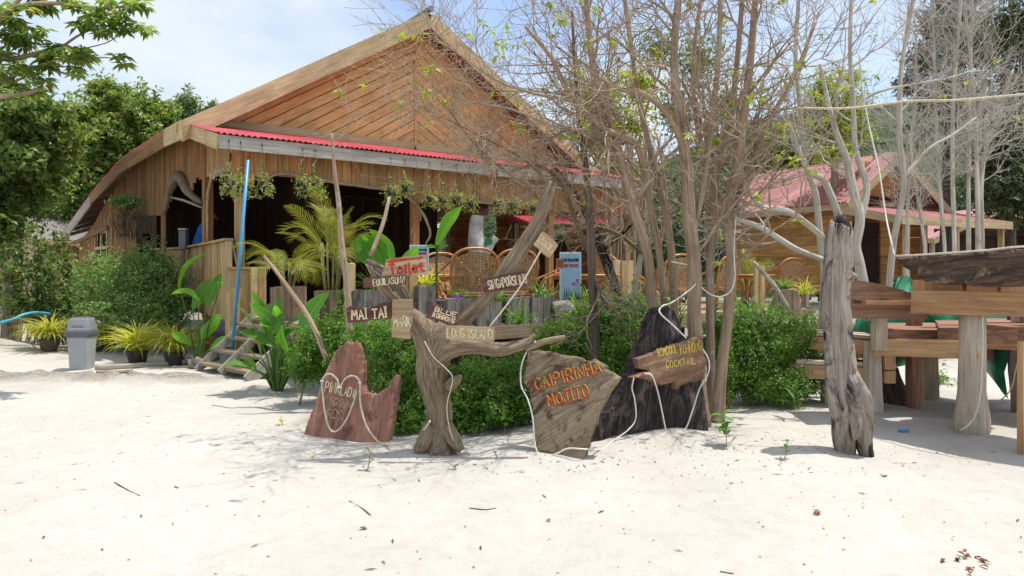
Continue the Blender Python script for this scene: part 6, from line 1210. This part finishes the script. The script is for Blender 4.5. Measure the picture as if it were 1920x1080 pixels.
def bare(name, lab, stems, bark, twigm, per, ln, mx=2, frm=.35, kids=(7, 5), leaf=None, nleaf=0, group=None, cat='tree', lsize=.09, up=.12, n=12, groove=.1, spread=1.0, bias=None, thin=.66):
    b = stems[0][0]; t = thing(name, at(*b[:3]), lab, cat, group); tips = []; mb = MB()
    for st in stems:
        P = [at(*q[:3]) for q in st]; rr = [q[3] / F * q[2] * thin for q in st]; m_ = MB(); m_.tube(P, rr, n, .10, groove, rnd.random() * 9, k=5); mk('stem', m_, M[bark], t, True)
        q = cr([tuple(a) + (r,) for a, r in zip(P, rr)], 6); N = len(q)
        for i in range(int(per * (len(st) / 6 + .3))):
            f = (frm + (1 - frm) * rnd.random()) * (N - 2); j = int(f); p = V(*q[j][:3]); d = (V(*q[j + 1][:3]) - p).normalized(); ax = d.orthogonal().normalized(); ax.rotate(Matrix.Rotation(rnd.uniform(0, 6.28), 3, d))
            dirn = d * rnd.uniform(.3, 1) + ax * rnd.uniform(.5, 1.1) * spread
            if bias: dirn += V(*bias)
            grow(mb, p, dirn, ln * rnd.uniform(.6, 1.3), max(.004, min(q[j][3] * .42, .02)), 0, mx, tips, up, .34, kids)
    o = mk('twigs', mb, twigm, t, True); o['kind'] = 'stuff'
    if leaf:
        P, N_, A_, L_ = [], [], [], []
        for k in range(nleaf):
            p, d = rnd.choice(tips)
            for j in range(7): a = V(rnd.gauss(0, 1), rnd.gauss(0, 1), rnd.gauss(-.3, .6)).normalized(); P.append(np.array(p + a * lsize * .6)); A_.append(np.array(a)); N_.append(unit(np.array([rnd.gauss(0, .5), rnd.gauss(0, .5), 1.])).astype(float)); L_.append(lsize * rnd.uniform(.6, 1.2))
        A_ = np.array(A_); N_ = np.array(N_); N_ = unit(N_ - A_ * (N_ * A_).sum(1, keepdims=True)); leafobj('leaves', np.array(P), N_, A_, np.array(L_), np.array(L_) * .42, M[leaf], t)
    return t
bare('bare_tree', 'many stemmed grey tree with a mass of bare twigs beside the black slab', [
    [(1345, 800, 7.8, 19), (1352, 700, 7.8, 16), (1364, 600, 7.8, 15), (1371, 480, 7.8, 15), (1363, 400, 7.8, 14), (1384, 300, 7.75, 13), (1402, 160, 7.7, 11), (1414, 30, 7.65, 9), (1425, -120, 7.6, 7)],
    [(1318, 800, 7.5, 22), (1309, 700, 7.5, 21), (1302, 600, 7.5, 20), (1302, 500, 7.5, 20), (1292, 400, 7.5, 19), (1286, 300, 7.5, 16), (1270, 200, 7.5, 13), (1264, 100, 7.5, 11), (1271, 0, 7.5, 10), (1275, -120, 7.5, 8)],
    [(1256, 760, 7.9, 15), (1240, 680, 7.9, 14), (1226, 600, 7.9, 14), (1214, 480, 7.9, 13), (1190, 400, 7.85, 13), (1164, 300, 7.8, 11), (1146, 230, 7.8, 10), (1112, 120, 7.7, 9), (1100, 10, 7.7, 8), (1095, -110, 7.7, 6)],
    [(1262, 760, 8.1, 11), (1247, 580, 8.1, 10), (1235, 470, 8.1, 10), (1222, 400, 8.0, 9), (1208, 320, 7.9, 9), (1190, 268, 7.8, 10), (1130, 240, 7.6, 9), (1070, 180, 7.4, 8), (1035, 110, 7.2, 6), (985, 50, 7.0, 4)],
    [(1275, 760, 8.3, 13), (1266, 600, 8.3, 12), (1258, 470, 8.3, 11), (1245, 380, 8.3, 10), (1214, 260, 8.3, 8), (1192, 150, 8.3, 7), (1172, 0, 8.3, 6), (1160, -100, 8.3, 5)],
    [(1335, 790, 8.2, 12), (1332, 600, 8.2, 12), (1332, 450, 8.2, 11), (1346, 300, 8.2, 10), (1374, 190, 8.2, 8), (1392, 0, 8.2, 7), (1400, -100, 8.2, 5)],
    [(1300, 440, 7.6, 9), (1320, 340, 7.6, 9), (1336, 220, 7.6, 8), (1348, 90, 7.6, 7), (1352, -60, 7.6, 6)],
    [(1290, 300, 7.55, 9), (1255, 220, 7.3, 8), (1205, 175, 7.0, 7), (1160, 165, 6.8, 5), (1100, 130, 6.6, 4)],
    [(1368, 420, 7.9, 8), (1400, 330, 8, 7), (1440, 230, 8.1, 6), (1490, 140, 8.2, 5), (1530, 40, 8.3, 4)],
    [(1340, 460, 8.3, 8), (1348, 360, 8.4, 8), (1310, 250, 8.6, 7), (1300, 120, 8.7, 6), (1320, -40, 8.8, 5)],
    [(1075, 190, 7.4, 5), (1000, 175, 7.2, 4), (930, 150, 7.0, 3), (860, 100, 6.9, 2.2), (815, 75, 6.85, 1.5)],
    [(1130, 245, 7.6, 5), (1050, 240, 7.3, 4), (960, 205, 7.0, 3), (880, 190, 6.9, 2), (800, 160, 6.85, 1.4)]], 'bark', M['twig'], 10, .95, 2, .36, (6, 3), 'lime', 140, None, 'tree', .085, .10, 14, .1)
bare('bare_tree', 'straight dark barked dead tree right behind the tan slab', [[(1116, 690, 7.9, 13), (1114, 600, 7.9, 12), (1109, 500, 7.9, 12), (1105, 400, 7.9, 11), (1097, 300, 7.9, 8), (1086, 230, 7.9, 7), (1078, 130, 7.9, 5), (1072, 20, 7.9, 4)], [(1110, 515, 7.9, 6), (1125, 545, 7.85, 6), (1140, 580, 7.8, 5)]], 'deadbark', M['twig'], 12, .6, 2, .5, (5, 4), 'lime', 10)
bare('charred_tree', 'charcoal black leaning dead trunk behind the dark dead tree', [[(1172, 610, 9.4, 15), (1150, 530, 9.4, 15), (1122, 450, 9.3, 14), (1092, 385, 9.2, 11), (1062, 340, 9.1, 8), (1040, 315, 9.0, 5)], [(1130, 470, 9.3, 7), (1165, 440, 9.3, 5), (1190, 415, 9.3, 3)]], 'char', M['twig'], 9, .6, 2, .35, (5, 4), None, 0)
bare('dead_branch', 'pile of dead branches leaning on the porch eave behind the right driftwood limb', [[(1100, 470, 8.6, 7), (1075, 400, 8.4, 7), (1052, 345, 8.2, 6), (1010, 310, 8.0, 5), (960, 320, 7.8, 3)], [(1210, 480, 9.0, 6), (1160, 440, 8.9, 6), (1100, 420, 8.7, 5), (1045, 400, 8.5, 3), (985, 350, 8.2, 2)], [(930, 330, 7.5, 9), (905, 290, 7.5, 6), (880, 250, 7.5, 3)], [(1030, 345, 7.2, 6), (985, 300, 7.1, 4), (930, 270, 7.0, 3), (840, 225, 6.9, 2), (800, 205, 6.9, 1.2)], [(1036, 345, 7.0, 5), (1000, 350, 7.0, 4), (960, 330, 6.9, 3), (890, 270, 6.8, 2), (830, 190, 6.8, 1.2)]], 'drift', M['twig'], 16, .5, 2, .2, (5, 4), None, 0, cat='branch')
bare('bare_tree', 'thin pale stem leaning between the charred trunk and the grey tree', [[(1180, 600, 9.0, 8), (1192, 530, 9.0, 8), (1205, 460, 9.0, 7), (1212, 390, 9.0, 5), (1216, 300, 9.0, 3)]], 'palebark', M['twig'], 8, .5, 2, .5, (4, 3))
bare('pale_tree', 'twisting pale barked tree with arms reaching left behind the driftwood post', [
    [(1632, 600, 9.2, 15), (1612, 500, 9.2, 15), (1605, 460, 9.2, 14), (1612, 410, 9.2, 14), (1600, 360, 9.2, 13), (1588, 300, 9.2, 11), (1570, 255, 9.2, 9), (1552, 190, 9.2, 7), (1538, 120, 9.2, 5)],
    [(1602, 520, 8.9, 10), (1575, 500, 8.8, 10), (1545, 488, 8.6, 9), (1490, 466, 8.4, 9), (1440, 434, 8.3, 9), (1405, 418, 8.25, 8), (1372, 410, 8.2, 6)],
    [(1585, 490, 9.0, 9), (1552, 455, 8.8, 9), (1520, 425, 8.6, 9), (1475, 395, 8.4, 9), (1430, 388, 8.3, 8), (1404, 358, 8.25, 7), (1396, 330, 8.2, 5)],
    [(1600, 590, 9.6, 13), (1585, 470, 9.6, 12), (1570, 400, 9.5, 11), (1545, 340, 9.5, 9), (1515, 320, 9.5, 8), (1490, 260, 9.5, 6), (1470, 200, 9.5, 4)],
    [(1540, 620, 9.8, 11), (1545, 520, 9.8, 10), (1536, 430, 9.8, 10), (1528, 360, 9.8, 9), (1508, 300, 9.8, 8), (1500, 200, 9.8, 7), (1492, 100, 9.8, 6), (1500, -40, 9.8, 5)],
    [(1614, 410, 9.2, 10), (1625, 350, 9.3, 9), (1604, 280, 9.4, 8), (1600, 200, 9.4, 7), (1594, 90, 9.4, 6), (1598, -40, 9.4, 5)],
    [(1665, 560, 9.4, 9), (1676, 450, 9.4, 9), (1694, 350, 9.4, 8), (1686, 250, 9.4, 8), (1690, 130, 9.4, 6), (1710, 10, 9.4, 5), (1720, -60, 9.4, 4)],
    [(1696, 330, 9.4, 5), (1740, 280, 9.4, 4), (1790, 250, 9.4, 3), (1830, 220, 9.4, 2)],
    [(1604, 200, 9.4, 4), (1640, 175, 9.3, 4), (1700, 160, 9.2, 3), (1780, 145, 9.1, 2), (1830, 130, 9.1, 1.4)]], 'palebark', M['paletwig'], 4.5, .95, 2, .55, (4, 3), 'lime', 60, None, 'tree', .085, .08, 12, thin=.64)
WS = [[(1772, 480, 14, 5), (1764, 380, 14, 5), (1756, 250, 14, 4.5), (1752, 100, 14, 4), (1745, -40, 14, 3)], [(1790, 480, 13.6, 6), (1786, 330, 13.6, 5.5), (1788, 180, 13.6, 5), (1800, 30, 13.6, 4), (1806, -60, 13.6, 3)], [(1816, 480, 14.2, 6), (1816, 330, 14.2, 5.5), (1818, 180, 14.2, 5), (1822, 20, 14.2, 4), (1820, -60, 14.2, 3)], [(1834, 480, 13.8, 7), (1832, 330, 13.8, 6), (1826, 180, 13.8, 5), (1812, 40, 13.8, 4), (1800, -60, 13.8, 3)], [(1842, 480, 14.5, 6), (1840, 340, 14.5, 6), (1852, 270, 14.5, 5), (1872, 210, 14.5, 4), (1900, 130, 14.5, 3)], [(1735, 480, 13.2, 5), (1725, 400, 13.2, 4), (1712, 320, 13.2, 3.5), (1705, 250, 13.2, 3)], [(1700, 480, 15, 5), (1704, 330, 15, 4.5), (1715, 200, 15, 4), (1718, 60, 15, 3)]]
WL_ = ['leftmost slim whitish stem behind the burnt slab', 'slim whitish stem bending right near its top', 'straightest slim whitish stem behind the burnt slab', 'thickest of the slim whitish stems behind the burnt slab', 'slim whitish stem with a bend to the right', 'short whitish stem leaning left behind the burnt slab', 'slim whitish stem over the bungalow gable']
for s_, lab in zip(WS, WL_):
    s2 = [(s_[0][0], 640, s_[0][2], s_[0][3] + 1)] + s_; bare('slim_bare_tree', lab, [s2], 'palebark', M['paletwig'], 24, .95, 2, .42, (5, 4), None, 0, 'slim whitish bare trees at the right', up=.2)
TH = 'thin grey trunks seen beyond the open end of the porch'
for i in range(11):
    px = 1132 + i * 11 + rnd.uniform(-4, 4); d = rnd.uniform(17, 22); bare('thin_trunk', 'thin grey trunk in the thicket beyond the porch end', [[(px, 640, d, 5), (px + rnd.uniform(-6, 6), 480, d, 4.5), (px + rnd.uniform(-12, 12), 380, d, 4), (px + rnd.uniform(-20, 20), 250, d, 3)]], 'bark', M['twig'], 7, .8, 1, .4, (4,), None, 0, TH, n=7)
# far woods
hill('hill', 45, 95, 60, 45, 21, 3, 'low forested hill behind the bungalows'); hill('hill', -60, 100, 60, 45, 20, 8, 'low forested hill behind the left trees')
def wood_mass(lab, px0, px1, d, top, n, size):
    bs_ = []
    for i in range(26): px = px0 + (px1 - px0) * (i + .5) / 26; tp = top + rnd.uniform(-30, 40); dd = d * rnd.uniform(.9, 1.2); s_ = dd / F; c_ = at(px, (tp + 540) / 2, dd); bs_.append((tuple(c_), (2.4 * rnd.uniform(.8, 1.3), 2.4, (540 - tp) / 2 * s_)))
    P, D = blob_points(bs_, n, .25, .35); N_ = unit(D * .6 + np.array([0, 0, .5]) + rng.normal(0, .4, (n, 3))); A_ = unit(np.cross(N_, rng.normal(size=(n, 3)))); l_ = size * rng.uniform(.6, 1.4, n); o = leafobj('woodland', P, N_, A_, l_, l_ * .5, M['forest'], None, 'stuff'); o['label'] = lab
wood_mass('dense green woodland behind the bungalows at right', 1080, 2100, 36, 330, 26000, .32)
wood_mass('dense shaded woodland behind the left trees', -260, 330, 34, 300, 16000, .32)
wood_mass('green undergrowth seen beyond the open porch', 780, 1260, 40, 400, 8000, .32)

# ------------------------------------------------------------------ hanging pots along the eave
HG = [(430, 345), (452, 352), (492, 346), (568, 348), (592, 350), (733, 362), (760, 352), (806, 372), (830, 376), (856, 374), (882, 380), (932, 384), (962, 386), (1000, 390)]
HL = ['at the porch corner', 'left of the blue pole', 'right of the blue pole', 'above the left palm', 'left of the tall stick', 'before the middle arch', 'just left of the middle post', 'right of the middle post', 'above the single bright leaf', 'over the woven chair', 'over the painted trunk', 'left of the right driftwood limb', 'nearest the right driftwood limb', 'right of the driftwood limb']
for (px, py), hl in zip(HG, HL):
    p = deckpt(px, -.12, 0); p.z = EYE + (HY - py) / F * p.y - .08; t = thing('hanging_pot', p, 'hanging pot with trailing yellow green orchid ' + hl, 'hanging plant', 'orchid pots hung on wires along the eave')
    mb = MB(); mb.tube([p, p + UP * .02, p + UP * .13, p + UP * .135, p + UP * .11], [.05, .06, .085, .075, .07], 12); mk('pot', mb, M['pot'], t, True)
    mb = MB(); tp = deckpt(px, -.05, 3.98); tp.z = 3.95; mb.tube([p + UP * .5, V(tp.x, tp.y, tp.z)], .0045, 5); 
    for k in range(3): a = 2.1 * k; mb.tube([p + V(.08 * math.cos(a), .08 * math.sin(a), .13), p + UP * .5], .003, 4)
    mb.tube([V(tp.x, tp.y, 3.95), V(tp.x, tp.y - .03, 3.97), V(tp.x, tp.y - .02, 3.91)], .007, 5); mk('wire', mb, M['wire'], t)
    c_ = tuple(p + UP * .17); foliage('foliage', [(c_, (.22, .17, .12)), (tuple(p + V(.07, 0, .0)), (.18, .14, .18)), (tuple(p + V(-.02, -.03, .36)), (.045, .045, .20)), (tuple(p + V(-.08, -.05, -.02)), (.10, .08, .16))], 210, .085, M['orchid'], t, .4, .3, .3, .3)
p = W0 + WD * wallt(275) + WN * .45; p.z = 3.10; t = thing('hanging_fern', p, 'shaggy hanging fern with dry brown roots under the left eave', 'hanging plant'); mb = MB(); mb.tube([p + UP * .3, p + UP * 1.1], .006, 5); mk('wire', mb, M['wire'], t)
foliage('foliage', [(tuple(p + UP * .25), (.40, .3, .16))], 900, .10, M['shrub'], t, .4, .3, .35)
Pq = np.array([np.array(p) + [rnd.gauss(0, .19), rnd.gauss(0, .14), rnd.uniform(-.62, .1)] for k in range(500)]); nq = len(Pq); Aq = unit(np.array([[0, 0, -1.]] * nq) + rng.normal(0, .12, (nq, 3))); Nq = unit(np.cross(Aq, rng.normal(size=(nq, 3)))); leafobj('roots', Pq, Nq, Aq, rng.uniform(.12, .3, nq), rng.uniform(.006, .014, nq), M['dryroot'], t, 'stuff')

# ------------------------------------------------------------------ small growth and litter on the sand
def gp(px, py): d = F * EYE / (py - HY); q = at(px, py, d); return V(q.x, q.y, gz(q.x, q.y))
def sprout(px, py, h, n, ln, lab, mat='strap', wide=.4):
    p = gp(px, py); t = thing('seedling', p, lab, 'seedling'); mb = MB(); tp = p + V(rnd.uniform(-.03, .03), 0, h); mb.tube([p - UP * .02, p.lerp(tp, .5) + V(.01, 0, 0), tp], [.005, .004, .002], 5, k=3); mk('stem', mb, M['bark'], t)
    me_ = blade_mesh('leaf', ln, ln * wide, 40, 5, .12, cols=1); me_.materials.append(M[mat])
    for k in range(n): inst('leaf', me_, M[mat], orient(p.lerp(tp, .35 + .65 * k / max(1, n - 1)), 2.4 * k + rnd.random(), R(rnd.uniform(0, 50))), t)
for px_, py_, r, lab in ((1462, 744, .17, 'brown flat stone under the right hedge beside the low bench'),):
    q = gp(px_, py_); t = thing('garden_stone', q, lab, 'stone'); mb = MB(); mb.tube([(q.x - r, q.y, q.z), (q.x - r * .6, q.y, q.z + .05), (q.x, q.y, q.z + .06), (q.x + r * .8, q.y, q.z + .04), (q.x + r, q.y, q.z)], [.02, r * .5, r * .6, r * .4, .02], 10, .4, seed=4); mk('stone_body', mb, M['stone'], t)
q = at(1337, 640, 8.9); t = thing('blue_marker_board', V(q.x, q.y, 0), 'small slate blue board standing between the grey tree stems', 'board'); board('board_face', V(q.x, q.y, .3), V(q.x, q.y, EYE - 55 / F * 8.9), .085, .02, V(1, .2, 0), M['bluepole'], t); board('stake', V(q.x, q.y + .03, -.05), V(q.x, q.y + .03, .8), .04, .03, V(1, 0, 0), M['greyplank'], t)
sprout(688, 884, .16, 7, .07, 'tiny green seedling on the sand before the red brown slab'); sprout(1362, 845, .30, 11, .13, 'young leafy shoot at the foot of the grey tree', 'canna', .5); sprout(1470, 862, .17, 8, .07, 'small seedling on the sand left of the driftwood post'); sprout(1490, 785, .35, 8, .22, 'thin grassy shoot left of the low bench', 'strap', .12); sprout(852, 885, .03, 3, .06, 'low green weed on the sand in front of the driftwood trunk'); sprout(528, 800, .08, 4, .07, 'yellowish seedling on the sand left of the red brown slab', 'spider'); sprout(965, 800, .30, 14, .13, 'broad leaved weed at the left foot of the tan slab', 'canna', .55); sprout(945, 810, .22, 10, .12, 'broad leaved weed under the shrub by the tan slab', 'canna', .55)
def flat_leaf(px, py, ln, mat, lab):
    p = gp(px, py); t = blade_mesh('dry_leaf', ln, ln * .45, 30, 5, .25, cols=1); t.materials.append(M[mat]); o = bpy.data.objects.new('fallen_leaf', t); place(o, Matrix.Translation(p + UP * .012) @ Matrix.Rotation(rnd.uniform(0, 6.28), 4, 'Z')); tag(o, lab, 'leaf')
flat_leaf(588, 856, .07, 'spider', 'fallen yellow leaf on the sand below the red brown slab'); flat_leaf(1655, 889, .07, 'deadleaf', 'brown fallen leaf on the sand right of the driftwood post'); flat_leaf(1536, 963, .09, 'husk', 'reddish brown fallen leaf alone on the open sand'); flat_leaf(1030, 970, .06, 'deadleaf', 'brown fallen leaf on the sand below the tan slab'); flat_leaf(674, 994, .07, 'litter', 'dark fallen leaf on the open sand, front left of the middle'); flat_leaf(1728, 812, .06, 'spider', 'yellow fallen leaf in the shade of the counter')
cx_ = gp(1695, 812); t = thing('plastic_scrap', cx_, 'small blue plastic scrap on the sand under the counter', 'scrap'); mb = MB(); mb.tube([cx_ + V(-.06, 0, .02), cx_ + V(-.05, 0, .022), cx_ + V(.04, .01, .02), cx_ + V(.06, .012, .02)], [.006, .016, .016, .009], 8); mk('scrap_body', mb, M['bluepipe'], t, True)
h_ = gp(1810, 1052); t = thing('husk_pile', h_, 'scatter of reddish brown husks on the sand at lower right', 'litter')
for k in range(16):
    q = gp(1810 + rnd.gauss(0, 22), 1050 + rnd.gauss(0, 11)); me_ = blade_mesh('husk', rnd.uniform(.03, .06), .022, rnd.uniform(20, 80), 4, .4, cols=1); me_.materials.append(M['husk']); inst('husk', me_, M['husk'], orient(q + UP * .01, rnd.uniform(0, 6.28), rnd.uniform(0, .4)), t)
mb = MB()
for k in range(1000):
    x, y = rnd.uniform(-6, 5.5), 3.7 + 8 * rnd.random() ** 1.3
    if rnd.random() < .45: x = rnd.gauss(1.0, 2.0); y = rnd.gauss(6.3, .5)
    z = gz(x, y); a = rnd.uniform(0, 6.28); ln = rnd.uniform(.006, .03) if rnd.random() < .85 else rnd.uniform(.04, .10); w_ = rnd.uniform(.003, .008); d = V(math.cos(a), math.sin(a), 0); n_ = V(-d.y, d.x, 0); c_ = V(x, y, z + .004)
    mb.add([c_ - d * ln / 2, c_ + n_ * w_ + UP * .004, c_ + d * ln / 2, c_ - n_ * w_ + UP * .002], [(0, 1, 2, 3)])
o = mk('leaf_litter', mb, M['litter']); tag(o, 'fine twigs and leaf crumbs scattered over the white sand', kind='stuff')
for k, pts in enumerate(([(215, 908), (240, 922), (262, 934)], [(655, 948), (680, 960), (695, 968)], [(880, 955), (910, 958), (930, 955)], [(1350, 1074), (1375, 1079)])):
    groundline('fallen_twig', ['thin curved twig on the open sand at left', 'thin twig lying on the sand below the trunk', 'straight short twig on the sand in the middle', 'dark twig at the bottom edge of the sand'][k], pts, .004, 'twig', M['litter'])
